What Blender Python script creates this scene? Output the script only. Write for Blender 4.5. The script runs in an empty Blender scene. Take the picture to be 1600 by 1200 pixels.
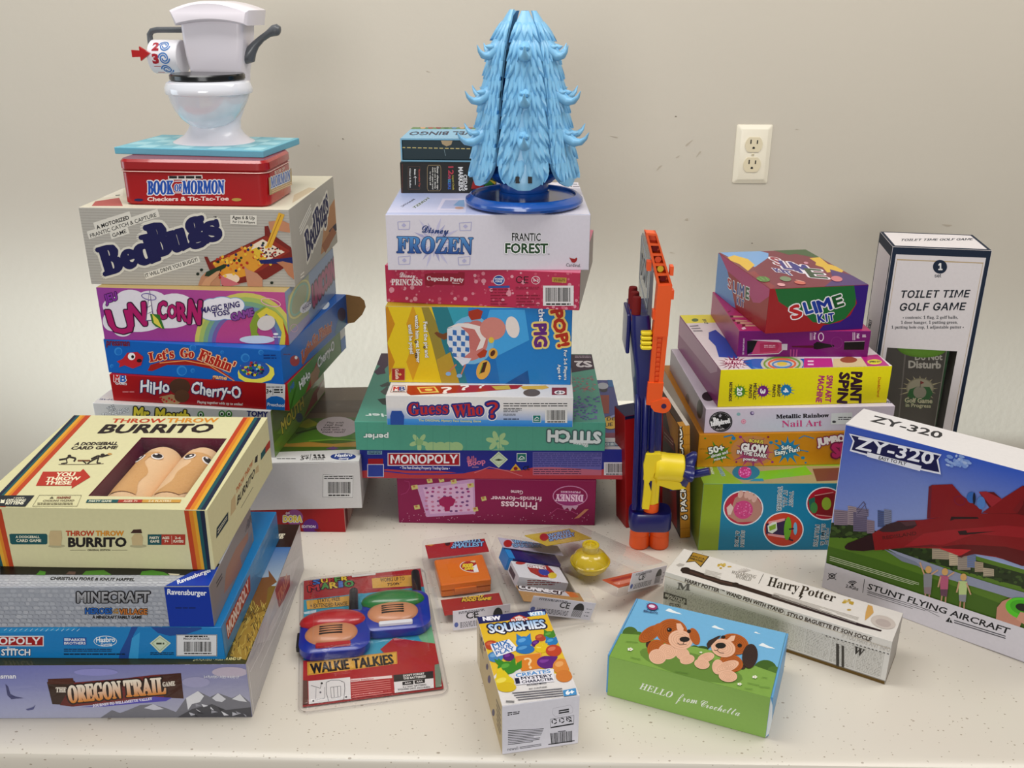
import bpy, bmesh, math, random, os
from mathutils import Vector, Matrix
from mathutils.geometry import tessellate_polygon
import mathutils
PI = math.pi
random.seed(7)
scene = bpy.context.scene
COL = scene.collection
# ------------------------------------------------------------------ camera, light, exposure
F, PITCH, ROLL, YAW, CAMH, WALLY = 1486.522, 0.38327, 0.00108, -0.01885, 0.74197, 1.92522   # table top is z = 0
O = Vector((0, 0, CAMH))
FW = Vector((math.sin(YAW)*math.cos(PITCH), math.cos(YAW)*math.cos(PITCH), -math.sin(PITCH)))
_r = Vector((math.cos(YAW), -math.sin(YAW), 0)); _u = _r.cross(FW)
RT = math.cos(ROLL)*_r + math.sin(ROLL)*_u
UP = -math.sin(ROLL)*_r + math.cos(ROLL)*_u
cd = bpy.data.cameras.new('camera'); cam = bpy.data.objects.new('camera', cd); COL.objects.link(cam)
cd.sensor_width = 36; cd.lens = F*36/1600; cd.clip_start = .01
M = Matrix((RT, UP, -FW)).transposed().to_4x4(); M.translation = O; cam.matrix_world = M
scene.camera = cam
def ray(px, py): return FW + (px-800)/F*RT - (py-600)/F*UP
def atz(px, py, z): d = ray(px, py); return O + d*((z-O.z)/d.z)
def aty(px, py, y): d = ray(px, py); return O + d*((y-O.y)/d.y)

vs = scene.view_settings
vs.view_transform = 'Standard'; vs.look = 'None'; vs.gamma = 1; vs.use_curve_mapping = False
vs.exposure = 0.0
w = bpy.data.worlds.new('room_light'); scene.world = w; w.use_nodes = True
w.node_tree.nodes['Background'].inputs[0].default_value = (1.0, .99, .975, 1)
w.node_tree.nodes['Background'].inputs[1].default_value = .32
def area(name, loc, target, sx, sy, power, col):
    l = bpy.data.lights.new(name, 'AREA'); l.shape = 'RECTANGLE'; l.size = sx; l.size_y = sy; l.energy = power; l.color = col
    o = bpy.data.objects.new(name, l); COL.objects.link(o); o.location = loc
    o.rotation_euler = (Vector(target)-Vector(loc)).to_track_quat('-Z', 'Y').to_euler(); return o
area('ceiling_lamp', (-.55, 1.10, 1.75), (-.45, 1.55, 0), 1.3, .5, 15, (1, .98, .955))
area('ceiling_lamp', (1.05, 1.05, 1.75), (.85, 1.6, .0), 1.3, .5, 15, (1, .965, .915))
area('window_light', (-2.6, 1.2, .35), (.2, 1.9, .15), 1.0, 1.2, 9, (.74, .90, 1))
area('front_fill_light', (-.6, -3.6, .95), (0, 1.9, .2), 2.0, 1.2, 74, (1, .995, .985))  # unseen light added behind the camera to brighten box fronts and wall
def beam(name, loc, target, power, size, blend, rad, col):
    l = bpy.data.lights.new(name, 'SPOT'); l.energy = power; l.spot_size = math.radians(size); l.spot_blend = blend; l.shadow_soft_size = rad; l.color = col
    o = bpy.data.objects.new(name, l); COL.objects.link(o); o.location = loc
    o.rotation_euler = (Vector(target)-Vector(loc)).to_track_quat('-Z', 'Y').to_euler(); return o
beam('lower_wall_beam', (-6, .70, 1.0), (.80, 1.925, -.33), 6200, 9.5, .8, .12, (.84, .95, 1))  # narrow spot added to brighten the lower wall, like daylight from the left

# ------------------------------------------------------------------ colours and materials
def lin(c):
    if not isinstance(c, str): return tuple(c[:3])
    c = c.lstrip('#'); v = [int(c[i:i+2], 16)/255 for i in (0, 2, 4)]
    return tuple((x/12.92 if x <= .04045 else ((x+.055)/1.055)**2.4)**1.12 for x in v)
def newmat(name):
    m = bpy.data.materials.new(name); m.use_nodes = True
    return m, m.node_tree.nodes, m.node_tree.links, m.node_tree.nodes['Principled BSDF']
_m = {}
def plain(name, col, rough=.4, spec=.5, noise=.04, scale=60, bump=0, metal=0, coat=0, trans=0, sss=0):
    if name in _m: return _m[name]
    m, n, l, b = newmat(name); c = lin(col)
    t = n.new('ShaderNodeTexNoise'); t.inputs['Scale'].default_value = scale; t.inputs['Detail'].default_value = 3
    tc = n.new('ShaderNodeTexCoord'); l.new(tc.outputs['Object'], t.inputs['Vector'])
    r = n.new('ShaderNodeMix'); r.data_type = 'RGBA'
    r.inputs[6].default_value = (*[x*(1-noise) for x in c], 1); r.inputs[7].default_value = (*[min(1, x*(1+noise)) for x in c], 1)
    l.new(t.outputs['Fac'], r.inputs[0]); l.new(r.outputs[2], b.inputs['Base Color'])
    b.inputs['Roughness'].default_value = rough; b.inputs['Specular IOR Level'].default_value = spec
    b.inputs['Metallic'].default_value = metal; b.inputs['Coat Weight'].default_value = coat
    b.inputs['Transmission Weight'].default_value = trans
    if sss: b.inputs['Subsurface Weight'].default_value = sss; b.inputs['Subsurface Radius'].default_value = (.01, .006, .004)
    if bump:
        bp = n.new('ShaderNodeBump'); bp.inputs['Strength'].default_value = bump; bp.inputs['Distance'].default_value = .001
        l.new(t.outputs['Fac'], bp.inputs['Height']); l.new(bp.outputs['Normal'], b.inputs['Normal'])
    _m[name] = m; return m
def printed(name, rough, coat=0, crinkle=0, weave=0):
    """cardboard or tin with printed artwork: the ink colour is an attribute of the mesh"""
    if name in _m: return _m[name]
    m, n, l, b = newmat(name)
    a = n.new('ShaderNodeAttribute'); a.attribute_name = 'ink'
    t = n.new('ShaderNodeTexNoise'); t.inputs['Scale'].default_value = 220; t.inputs['Detail'].default_value = 4
    tc = n.new('ShaderNodeTexCoord'); l.new(tc.outputs['Object'], t.inputs['Vector'])
    mr = n.new('ShaderNodeMapRange'); mr.inputs[3].default_value = .95; mr.inputs[4].default_value = 1.05
    l.new(t.outputs['Fac'], mr.inputs[0])
    mx = n.new('ShaderNodeMix'); mx.data_type = 'RGBA'; mx.blend_type = 'MULTIPLY'; mx.inputs[0].default_value = 1
    l.new(a.outputs['Color'], mx.inputs[6]); l.new(mr.outputs[0], mx.inputs[7]); l.new(mx.outputs[2], b.inputs['Base Color'])
    b.inputs['Roughness'].default_value = rough; b.inputs['Specular IOR Level'].default_value = .28
    b.inputs['Coat Weight'].default_value = coat; b.inputs['Coat Roughness'].default_value = .08
    if crinkle:
        t2 = n.new('ShaderNodeTexNoise'); t2.inputs['Scale'].default_value = 14; t2.inputs['Detail'].default_value = 3; t2.inputs['Distortion'].default_value = 1.5
        mp = n.new('ShaderNodeMapping'); mp.inputs['Scale'].default_value = (1, 1, 3)
        l.new(tc.outputs['Object'], mp.inputs[0]); l.new(mp.outputs[0], t2.inputs['Vector'])
        bp = n.new('ShaderNodeBump'); bp.inputs['Strength'].default_value = crinkle; bp.inputs['Distance'].default_value = .004
        l.new(t2.outputs['Fac'], bp.inputs['Height']); l.new(bp.outputs['Normal'], b.inputs['Coat Normal'])
    _m[name] = m; return m
def clear_plastic(name='clear_plastic', tint=(.988, .985, .99), rough=.06, gl=.6):
    if name in _m: return _m[name]
    m, n, l, b = newmat(name); n.remove(b)
    tr = n.new('ShaderNodeBsdfTransparent'); tr.inputs[0].default_value = (*tint, 1)
    g = n.new('ShaderNodeBsdfGlossy'); g.inputs['Roughness'].default_value = rough
    f = n.new('ShaderNodeFresnel'); f.inputs[0].default_value = 1.5
    mu = n.new('ShaderNodeMath'); mu.operation = 'MULTIPLY'; mu.inputs[1].default_value = gl
    t = n.new('ShaderNodeTexNoise'); t.inputs['Scale'].default_value = 25
    bp = n.new('ShaderNodeBump'); bp.inputs['Strength'].default_value = .15; bp.inputs['Distance'].default_value = .003
    l.new(t.outputs['Fac'], bp.inputs['Height'])
    l.new(bp.outputs['Normal'], g.inputs['Normal']); l.new(bp.outputs['Normal'], f.inputs['Normal'])
    mx = n.new('ShaderNodeMixShader'); l.new(f.outputs[0], mu.inputs[0]); pass
    ge = n.new('ShaderNodeNewGeometry'); iv = n.new('ShaderNodeMath'); iv.operation = 'SUBTRACT'; iv.inputs[0].default_value = 1
    l.new(ge.outputs['Backfacing'], iv.inputs[1]); m3 = n.new('ShaderNodeMath'); m3.operation = 'MULTIPLY'
    l.new(mu.outputs[0], m3.inputs[0]); l.new(iv.outputs[0], m3.inputs[1]); l.new(m3.outputs[0], mx.inputs[0])
    l.new(tr.outputs[0], mx.inputs[1]); l.new(g.outputs[0], mx.inputs[2])
    l.new(mx.outputs[0], n['Material Output'].inputs[0]); _m[name] = m; return m

# ------------------------------------------------------------------ objects
def tag(o, label=None, cat=None, group=None, kind=None):
    for k, v in (('label', label), ('category', cat), ('group', group), ('kind', kind)):
        if v: o[k] = v
    return o
def link(name, me, parent=None, mw=None):
    o = bpy.data.objects.new(name, me); COL.objects.link(o)
    if parent: o.parent = parent
    if mw is not None: o.matrix_basis = mw
    return o
def empty(name, mw, label, cat, group=None):
    o = bpy.data.objects.new(name, None); COL.objects.link(o); o.empty_display_size = .03; o.matrix_basis = mw
    return tag(o, label, cat, group)
def pose(x, y, z=0, yaw=0, tilt=0, px=0):
    m = Matrix.Translation((x, y, z)) @ Matrix.Rotation(yaw, 4, 'Z')
    if tilt: m = m @ Matrix.Translation((px, 0, 0)) @ Matrix.Rotation(tilt, 4, 'Y') @ Matrix.Translation((-px, 0, 0))
    return m
class Mesh:
    """plain geometry collected into one mesh"""
    def __init__(s): s.V = []; s.F = []; s.Mi = []; s.mats = []
    def add(s, vs_, fs, m=None, mw=None):
        o = len(s.V); mi = -1
        if m is not None:
            if m not in s.mats: s.mats.append(m)
            mi = s.mats.index(m)
        s.V += [tuple((mw @ Vector(v)) if mw is not None else v) for v in vs_]
        s.F += [tuple(i+o for i in f) for f in fs]; s.Mi += [mi]*len(fs); return s
    def build(s, name, mat=None, parent=None, mw=None, smooth=35, sub=0):
        me = bpy.data.meshes.new(name); me.from_pydata(s.V, [], s.F)
        for m in ([mat] if mat else []) + s.mats: me.materials.append(m)
        k = 1 if mat and s.mats else 0
        if s.mats: me.polygons.foreach_set('material_index', [max(i+k, 0) for i in s.Mi])
        bm = bmesh.new(); bm.from_mesh(me); bmesh.ops.recalc_face_normals(bm, faces=bm.faces[:]); bm.to_mesh(me); bm.free()
        if smooth:
            me.polygons.foreach_set('use_smooth', [True]*len(me.polygons)); me.set_sharp_from_angle(angle=math.radians(smooth))
        o = link(name, me, parent, mw)
        if sub: md = o.modifiers.new('smooth', 'SUBSURF'); md.levels = md.render_levels = sub
        return o
def loft(rings, caps=True, closed=True):
    n = len(rings[0]); V = [tuple(p) for r in rings for p in r]; Fs = []
    for i in range(len(rings)-1):
        for j in range(n if closed else n-1):
            k = (j+1) % n; Fs.append((i*n+j, i*n+k, (i+1)*n+k, (i+1)*n+j))
    if caps: Fs.append(tuple(range(n))[::-1]); Fs.append(tuple((len(rings)-1)*n+j for j in range(n)))
    return V, Fs
def circ(cx, cy, z, rx, ry=None, n=32, p=2.0):
    ry = rx if ry is None else ry; out = []
    for i in range(n):
        a = 2*PI*i/n; c, s_ = math.cos(a), math.sin(a)
        out.append((cx+rx*math.copysign(abs(c)**(2/p), c), cy+ry*math.copysign(abs(s_)**(2/p), s_), z))
    return out
def lathe(prof, n=40, c=(0, 0, 0)):
    return loft([circ(c[0], c[1], c[2]+z, max(r, 1e-5), n=n) for r, z in prof])
def rrect(x0, x1, y0, y1, r, z, k=5):
    out = []
    for cx, cy, a0 in ((x1-r, y1-r, 0), (x0+r, y1-r, 90), (x0+r, y0+r, 180), (x1-r, y0+r, 270)):
        for i in range(k+1):
            a = math.radians(a0+90*i/k); out.append((cx+r*math.cos(a), cy+r*math.sin(a), z))
    return out
def rbox(x0, x1, y0, y1, z0, z1, r=.004, b=.0015, k=5):
    b = min(b, (z1-z0)*.45)
    return loft([rrect(x0+b, x1-b, y0+b, y1-b, max(r-b, .0004), z0, k), rrect(x0, x1, y0, y1, r, z0+b, k),
                 rrect(x0, x1, y0, y1, r, z1-b, k), rrect(x0+b, x1-b, y0+b, y1-b, max(r-b, .0004), z1, k)])
def tube(pts, rad, n=12, fl=1.0):
    pts = [Vector(p) for p in pts]; rings = []; prev = None
    for i, p in enumerate(pts):
        t = (pts[min(i+1, len(pts)-1)]-pts[max(i-1, 0)]).normalized()
        a = (prev if prev is not None else (Vector((0, 1, 0)) if abs(t.y) < .8 else Vector((0, 0, 1)))); a = (a-t*a.dot(t)).normalized(); prev = a; b2 = t.cross(a)
        r = rad[i] if isinstance(rad, (list, tuple)) else rad
        rings.append([p+a*(r*math.cos(2*PI*j/n))+b2*(r*fl*math.sin(2*PI*j/n)) for j in range(n)])
    return loft(rings)
def prism(poly, y0, y1):
    """polygon in x-z extruded along y"""
    n = len(poly); V = [(x, y0, z) for x, z in poly]+[(x, y1, z) for x, z in poly]
    T = tessellate_polygon([[Vector((x, z, 0)) for x, z in poly]])
    Fs = [tuple(t) for t in T]+[tuple(i+n for i in t)[::-1] for t in T]+[(i, (i+1) % n, (i+1) % n+n, i+n) for i in range(n)]
    return V, Fs
def ellipsoid(c, r, n=20, m=12):
    R = []
    for i in range(m+1):
        a = PI*i/m; R.append(circ(c[0], c[1], c[2]-r[2]*math.cos(a), max(r[0]*math.sin(a), 1e-5), max(r[1]*math.sin(a), 1e-5), n))
    return loft(R)

# ------------------------------------------------------------------ lettering
_fonts = {}
def font(k):
    if k in _fonts: return _fonts[k]
    f = None; nm = {'i': 'Inter.woff2', 'm': 'NotoSansMath-Regular.woff2'}.get(k)
    if nm:
        for base in (bpy.utils.system_resource('DATAFILES', path='fonts') or '', os.path.join(bpy.utils.resource_path('LOCAL'), 'datafiles', 'fonts')):
            p = os.path.join(base, nm)
            if os.path.exists(p):
                try: f = bpy.data.fonts.load(p)
                except Exception: f = None
                break
    _fonts[k] = f; return f
def mathify(s, style):
    up, lo, dg = {'serif': (0x1D400, 0x1D41A, 0x1D7CE), 'script': (0x1D4D0, 0x1D4EA, 0x1D7CE), 'serifit': (0x1D468, 0x1D482, 0x1D7CE)}[style]
    return ''.join(chr(up+ord(c)-65) if 'A' <= c <= 'Z' else chr(lo+ord(c)-97) if 'a' <= c <= 'z' else chr(dg+ord(c)-48) if '0' <= c <= '9' else c for c in s)
_tc = {}
def glyphs(s, style='sans', bold=.02, space=1.0):
    key = (s, style, round(bold, 4), space)
    if key in _tc: return _tc[key]
    cu = bpy.data.curves.new('lettering', 'FONT')
    f = None
    if style in ('serif', 'script', 'serifit'):
        f = font('m')
        if f: s = mathify(s, style)
    elif style == 'inter': f = font('i')
    if f: cu.font = f
    cu.body = s; cu.size = 1; cu.offset = bold; cu.resolution_u = 2; cu.fill_mode = 'FRONT'; cu.space_character = space
    ob = bpy.data.objects.new('lettering', cu); me = ob.to_mesh()
    V = [(v.co.x, v.co.y) for v in me.vertices]; P = [tuple(p.vertices) for p in me.polygons]
    ob.to_mesh_clear(); bpy.data.objects.remove(ob); bpy.data.curves.remove(cu)
    _tc[key] = (V, P); return _tc[key]

# ------------------------------------------------------------------ printed boxes
def clip(poly, W, H, m):
    """keep a polygon of (s, t, colour) inside the face"""
    if all(m <= q[0] <= W-m and m <= q[1] <= H-m for q in poly): return poly
    for ax, lim, sg in ((0, m, 1), (0, W-m, -1), (1, m, 1), (1, H-m, -1)):
        out = []
        for i in range(len(poly)):
            a, b = poly[i], poly[(i+1) % len(poly)]
            da, db = (a[ax]-lim)*sg, (b[ax]-lim)*sg
            if da >= 0: out.append(a)
            if (da >= 0) != (db >= 0):
                t = da/(da-db); out.append((a[0]+t*(b[0]-a[0]), a[1]+t*(b[1]-a[1]), tuple(x+t*(y-x) for x, y in zip(a[2], b[2]))))
        poly = out
        if len(poly) < 3: return []
    return poly
class Box:
    """a carton with artwork printed on its faces, built as one mesh; q = x, y, yaw, width, depth, height, z of the front bottom edge's middle"""
    def __init__(s, q, mw=None, base='#cccccc', bev=.0009, rv=0, tilt=0, px=0, hole=None, sides=None, fx=0, **cols):
        x, y, yaw, s.w, s.d, s.h, z = q
        s.mw = mw if mw is not None else pose(x, y, z, yaw, tilt, px)
        s.inv = s.mw.inverted(); s.oc = s.inv @ O
        s.V = []; s.F = []; s.C = []; s.lay = {}; s.step = 8e-6; s.vw = (0, 0, 1); s.bev = bev; s.fx = fx
        w2, d, h = s.w/2, s.d, s.h
        X, Y, Z = Vector((1, 0, 0)), Vector((0, 1, 0)), Vector((0, 0, 1))
        s.fr = {'F': (Vector((-w2, 0, 0)), X, Z, -Y, s.w, h), 'T': (Vector((-w2, 0, h)), X, Y, Z, s.w, d),
                'R': (Vector((w2, 0, 0)), Y, Z, X, d, h), 'L': (Vector((-w2, d, 0)), -Y, Z, -X, d, h),
                'K': (Vector((w2, d, 0)), -X, Z, Y, s.w, h)}
        base = lin(base); c = {k: lin(cols.get(k, base)) for k in 'FTRLKB'}
        s.base = c
        if rv:
            V, Fs = rbox(-w2, w2, 0, d, 0, h, rv, bev); o = 0
            s.V += V; s.F += Fs; s.C += [[base]*len(f) for f in Fs]
        else:
            bm = bmesh.new(); bmesh.ops.create_cube(bm, size=1)
            for v in bm.verts: v.co = Vector((v.co.x*s.w, (v.co.y+.5)*d, (v.co.z+.5)*h))
            if hole:
                bm.normal_update(); bmesh.ops.delete(bm, geom=[f for f in bm.faces if (f.normal.z > .9 if hole[0] == 'T' else f.normal.y < -.9)], context='FACES_ONLY')
            bmesh.ops.bevel(bm, geom=[e for e in bm.edges if len(e.link_faces) == 2], offset=bev, segments=2, affect='EDGES', profile=.5)
            bm.normal_update(); bm.verts.index_update()
            s.V += [tuple(v.co) for v in bm.verts]
            for f in bm.faces:
                n = f.normal; a = max((abs(n.x), 'R' if n.x > 0 else 'L'), (abs(n.y)+1e-4, 'K' if n.y > 0 else 'F'), (abs(n.z)+2e-4, 'T' if n.z > 0 else 'B'))[1]
                s.F.append(tuple(v.index for v in f.verts)); s.C.append([c[a]]*len(f.verts))
            bm.free()
        if hole: s.cut(hole)
    def cut(s, hole):
        """an opening in a face: frame of card round it and the walls of the recess behind"""
        f, s0, t0, s1, t1, dep, ci = hole; o, u, v, n, W, H = s.fr[f]; c = s.base[f]; ci = lin(ci)
        m = s.bev if f == 'F' or True else 0
        P = lambda a, b, k=0: tuple(o+u*a+v*b-n*k)
        out = [(0, 0), (W, 0), (W, H), (0, H)]; inn = [(s0, t0), (s1, t0), (s1, t1), (s0, t1)]
        def quad(pts, col):
            b = len(s.V); s.V.extend(pts); s.F.append(tuple(range(b, b+4))); s.C.append([col]*4)
        for i in range(4):
            j = (i+1) % 4
            quad([P(*out[i]), P(*out[j]), P(*inn[j]), P(*inn[i])], c)
            quad([P(*inn[i]), P(*inn[j]), P(*inn[j], dep), P(*inn[i], dep)], ci)
        quad([P(*q, dep) for q in inn], ci); s.holer = (f, s0, t0, s1, t1)
    def v(s, x0, y0, k): s.vw = (x0, y0, k); return s
    def st(s, f, p):
        """where a sight line meets a face, in metres along that face"""
        o, u, v, n, W, H = s.fr[f]
        d = s.inv.to_3x3() @ ray(s.vw[0]+p[0]/s.vw[2]+s.fx, s.vw[1]+p[1]/s.vw[2])
        P = s.oc + d*((o-s.oc).dot(n)/d.dot(n)) - o
        return (P.dot(u), P.dot(v))
    def z(s, f, n=1): q = s.lay.get(f, 3e-5); s.lay[f] = q+s.step+1.5e-6*n; return q
    def put(s, f, tris, zz):
        o, u, v, n, W, H = s.fr[f]
        for poly in tris:
            poly = clip(poly, W, H, s.bev*.5)
            if len(poly) < 3: continue
            b = len(s.V); s.V += [tuple(o+u*a+v*t+n*zz) for a, t, c in poly]
            s.F.append(tuple(range(b, b+len(poly)))); s.C.append([c for a, t, c in poly])
    def poly_st(s, f, pts, cols):
        if len(pts) > 4 or len(pts) == 4:
            tr = tessellate_polygon([[Vector((a, b, 0)) for a, b in pts]])
        else: tr = [(0, 1, 2)]
        s.put(f, [[(*pts[i], cols[i]) for i in t] for t in tr], s.z(f)); return s
    def p(s, f, pts, col):
        c = lin(col) if not isinstance(col, list) else None
        return s.poly_st(f, [s.st(f, q) for q in pts], [c]*len(pts) if c else [lin(k) for k in col])
    def r(s, f, x0, y0, x1, y1, col): return s.p(f, [(x0, y0), (x1, y0), (x1, y1), (x0, y1)], col)
    def e(s, f, cx, cy, rx, ry, col, rot=0, n=22):
        c, k = math.cos(math.radians(rot)), math.sin(math.radians(rot))
        return s.p(f, [(cx+rx*math.cos(a)*c-ry*math.sin(a)*k, cy+rx*math.cos(a)*k+ry*math.sin(a)*c) for a in [2*PI*i/n for i in range(n)]], col)
    def ring(s, f, cx, cy, rx, ry, wd, col, rot=0, n=26, a0=0, a1=360):
        c, k = math.cos(math.radians(rot)), math.sin(math.radians(rot)); zz = s.z(f); cl = lin(col); T = []
        def P(a, q): x, y = (rx-q)*math.cos(a), (ry-q)*math.sin(a); return (*s.st(f, (cx+x*c-y*k, cy+x*k+y*c)), cl)
        for i in range(n):
            a, b = math.radians(a0+(a1-a0)*i/n), math.radians(a0+(a1-a0)*(i+1)/n)
            T.append([P(a, 0), P(b, 0), P(b, wd), P(a, wd)])
        s.put(f, T, zz); return s
    def lines(s, f, segs, wd, col):
        """strokes: list of (x0, y0, x1, y1)"""
        cl = lin(col); T = []
        for x0, y0, x1, y1 in segs:
            L = math.hypot(x1-x0, y1-y0) or 1; nx, ny = -(y1-y0)/L*wd/2, (x1-x0)/L*wd/2
            T.append([(*s.st(f, q), cl) for q in ((x0+nx, y0+ny), (x1+nx, y1+ny), (x1-nx, y1-ny), (x0-nx, y0-ny))])
        zz = s.z(f, min(len(T), 20))
        for i, q in enumerate(T): s.put(f, [q], zz+1.5e-6*(i % 20))
        return s
    def path(s, f, pts, wd, col): return s.lines(f, [(*pts[i], *pts[i+1]) for i in range(len(pts)-1)], wd, col)
    def n(s, f, u0, v0, u1, v1, col):
        """rectangle in fractions of the face (0..1 from its lower left)"""
        W, H = s.fr[f][4:]; c = [lin(k) for k in col] if isinstance(col, list) else [lin(col)]*4
        return s.poly_st(f, [(u0*W, v0*H), (u1*W, v0*H), (u1*W, v1*H), (u0*W, v1*H)], c)
    def dots(s, f, pts, col_of, n=9):
        zz = s.z(f)
        for x, y, rx, ry, col in pts:
            c = lin(col); zz = s.z(f, 0) if s.step < 5e-6 else zz+1.2e-6; s.put(f, [[(*s.st(f, (x+rx*math.cos(2*PI*i/n), y+ry*math.sin(2*PI*i/n))), c) for i in range(n)]], zz)
        s.lay[f] = max(s.lay.get(f, 0), zz+8e-6); return s
    def t(s, f, txt, bl, br, h, col, st='sans', b=.02, out=None, ow=.05, out2=None, ow2=.1, warp=None, sp=1.0, top=None):
        V0, _ = glyphs(txt, st, 0, sp)
        if not V0: return s
        x0, x1 = min(a for a, c in V0), max(a for a, c in V0); y1 = max(c for a, c in V0)
        if isinstance(h, tuple): tl = h
        else:
            dx, dy = br[0]-bl[0], br[1]-bl[1]; L = math.hypot(dx, dy); tl = (bl[0]+dy/L*h, bl[1]-dx/L*h)
        A, B, C_ = s.st(f, bl), s.st(f, br), s.st(f, tl)
        ax, ay = (B[0]-A[0]), (B[1]-A[1]); bx, by = C_[0]-A[0], C_[1]-A[1]
        K = (x1-x0)/y1*(math.hypot(bx, by)/max(math.hypot(ax, ay), 1e-9))      # keeps strokes even when letters are squeezed
        for oc, off in ((out2, b+ow2), (out, b+ow), (col, b)):
            if oc is None: continue
            soft = off <= .03 and st == 'sans'; e_ = max(0, off*.6)
            V, P = glyphs(txt, st, off if soft else 0, sp); c1 = lin(oc); ct = lin(top) if top and oc is col else c1
            nd = 1 if soft or e_ < .003 else 8 if e_ < .02 else 14; zz = s.z(f, nd)
            for k in range(nd):
                ox, oy = (e_*math.cos(2*PI*k/nd)*K, e_*math.sin(2*PI*k/nd)) if nd > 1 else (0, 0); q = []
                for gx, gy in V:
                    X, Y = (gx-x0+ox)/(x1-x0), (gy+oy)/y1
                    if warp: Y += warp(X)
                    m = min(max(Y, 0), 1); q.append((A[0]+ax*X+bx*Y, A[1]+ay*X+by*Y, tuple(i+(j-i)*m for i, j in zip(c1, ct))))
                s.put(f, [[q[i] for i in pl] for pl in P], zz+1.5e-6*k)
        return s
    def bar(s, f, x0, y0, x1, y1, bg='#e6e6e6'):
        """a bar code on its label"""
        s.r(f, x0, y0, x1, y1, bg); rnd = random.Random(int(x0*7+y0)); x = x0+(x1-x0)*.08; T = []; H = y1-y0
        while x < x1-(x1-x0)*.1:
            wd = (x1-x0)*rnd.choice((.008, .012, .02, .028)); T.append((x+wd/2, y0+H*.1, x+wd/2, y1-H*.2, wd)); x += wd+(x1-x0)*rnd.choice((.008, .012, .02))
        c = lin('#151515'); zz = s.z(f)
        for X, a, _, b2, wd in T: s.put(f, [[(*s.st(f, q), c) for q in ((X-wd/2, a), (X+wd/2, a), (X+wd/2, b2), (X-wd/2, b2))]], zz)
        return s.ml(f, x0+(x1-x0)*.1, y1-H*.14, x1-(x1-x0)*.1, y1-H*.04, 1, '#222222', 1)
    def ml(s, f, x0, y0, x1, y1, n, col, fill=.55, seed=3, quad=None):
        """print too small to read"""
        rnd = random.Random(seed); c = lin(col); zz = s.z(f); dy = (y1-y0)/n; T = []
        q = quad or [(x0, y0), (x1, y0), (x1, y1), (x0, y1)]
        def P(a, b): return tuple((q[0][i]*(1-a)+q[1][i]*a)*(1-b)+(q[3][i]*(1-a)+q[2][i]*a)*b for i in (0, 1))
        for i in range(n):
            x = 0; end = 1 if rnd.random() < .7 else rnd.uniform(.6, 1)
            L = abs(x1-x0) or math.hypot(q[1][0]-q[0][0], q[1][1]-q[0][1])
            hh = math.hypot(q[3][0]-q[0][0], q[3][1]-q[0][1])/n
            while x < end:
                wd = rnd.uniform(.8, 3.5)*hh/L; e2 = min(x+wd, end)
                T.append([(*s.st(f, P(a, (i+k)/n)), c) for a, k in ((x, .2), (e2, .2), (e2, .2+fill*.8), (x, .2+fill*.8))]); x = e2+.35*hh/L
        s.put(f, T, zz); return s
    def sp(s, f, cx, cy, r, col, n=11, seed=1, ry=None):
        rnd = random.Random(seed); pts = []; ry = ry or r
        for i in range(n*4):
            a = 2*PI*i/(n*4); k = (1+.5*rnd.random()) if i % 4 == 0 else (.62 if i % 4 == 2 else .72)
            pts.append((cx+r*k*math.cos(a), cy+ry*k*math.sin(a)))
        return s.p(f, pts, col)
    def build(s, name, mat, label=None, cat=None, group=None, parent=None, smooth=False):
        me = bpy.data.meshes.new(name); me.from_pydata(s.V, [], s.F); me.materials.append(mat)
        at = me.attributes.new('ink', 'FLOAT_COLOR', 'CORNER'); buf = []
        for cs in s.C:
            for c in cs: buf += [c[0], c[1], c[2], 1]
        at.data.foreach_set('color', buf)
        if smooth: me.polygons.foreach_set('use_smooth', [True]*len(me.polygons)); me.set_sharp_from_angle(angle=.6)
        o = bpy.data.objects.new(name, me); COL.objects.link(o)
        if parent: o.parent = parent; o.matrix_basis = parent.matrix_basis.inverted() @ s.mw
        else: o.matrix_basis = s.mw
        return tag(o, label, cat, group)
GLOSS = printed('printed_gloss_card', .32, .12)
SATIN = printed('printed_satin_card', .45, .05)
MATTE = printed('printed_matte_card', .6)
WRAP = printed('printed_card_in_film', .4, .5, .4)
TIN = printed('printed_tin', .22, .5)
CLEAR = clear_plastic()
LSTK, CSTK, RSTK, FSTK = 'boxes in the tall left stack', 'boxes in the middle stack', 'boxes in the right stack', 'boxes in the front left stack'

# ------------------------------------------------------------------ the room: wall, floor, table, outlet
def wall_material():
    m = plain('wall_paint', '#c8c1b4', .55, .4, .015, 6)
    n, l = m.node_tree.nodes, m.node_tree.links; b = n['Principled BSDF']
    t = n.new('ShaderNodeTexNoise'); t.inputs['Scale'].default_value = 90; t.inputs['Detail'].default_value = 2
    tc = n.new('ShaderNodeTexCoord'); l.new(tc.outputs['Object'], t.inputs['Vector'])
    bp = n.new('ShaderNodeBump'); bp.inputs['Strength'].default_value = .14; bp.inputs['Distance'].default_value = .002
    l.new(t.outputs['Fac'], bp.inputs['Height']); l.new(bp.outputs['Normal'], b.inputs['Normal']); return m
W = Mesh(); W.add(*rbox(-3.2, 3.2, WALLY, WALLY+.1, -.74, 1.9, .01, .001))
sm = plain('wall_scuff', '#b8ae9e', .7); dk = plain('wall_nick', '#857a6e', .7)
def smear(px, py, rx, ry, rot, m):
    c, k = math.cos(rot), math.sin(rot); P = []
    for i in range(14):
        a = 2*PI*i/14; q = 1+.25*math.sin(3*a+px); x, y = rx*.8*q*math.cos(a), ry*.6*q*math.sin(a)
        p = aty(px+x*c-y*k, py+x*k+y*c, WALLY); P.append((p.x, WALLY-.0004, p.z))
    W.add(P, [tuple(range(14))], m)
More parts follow.
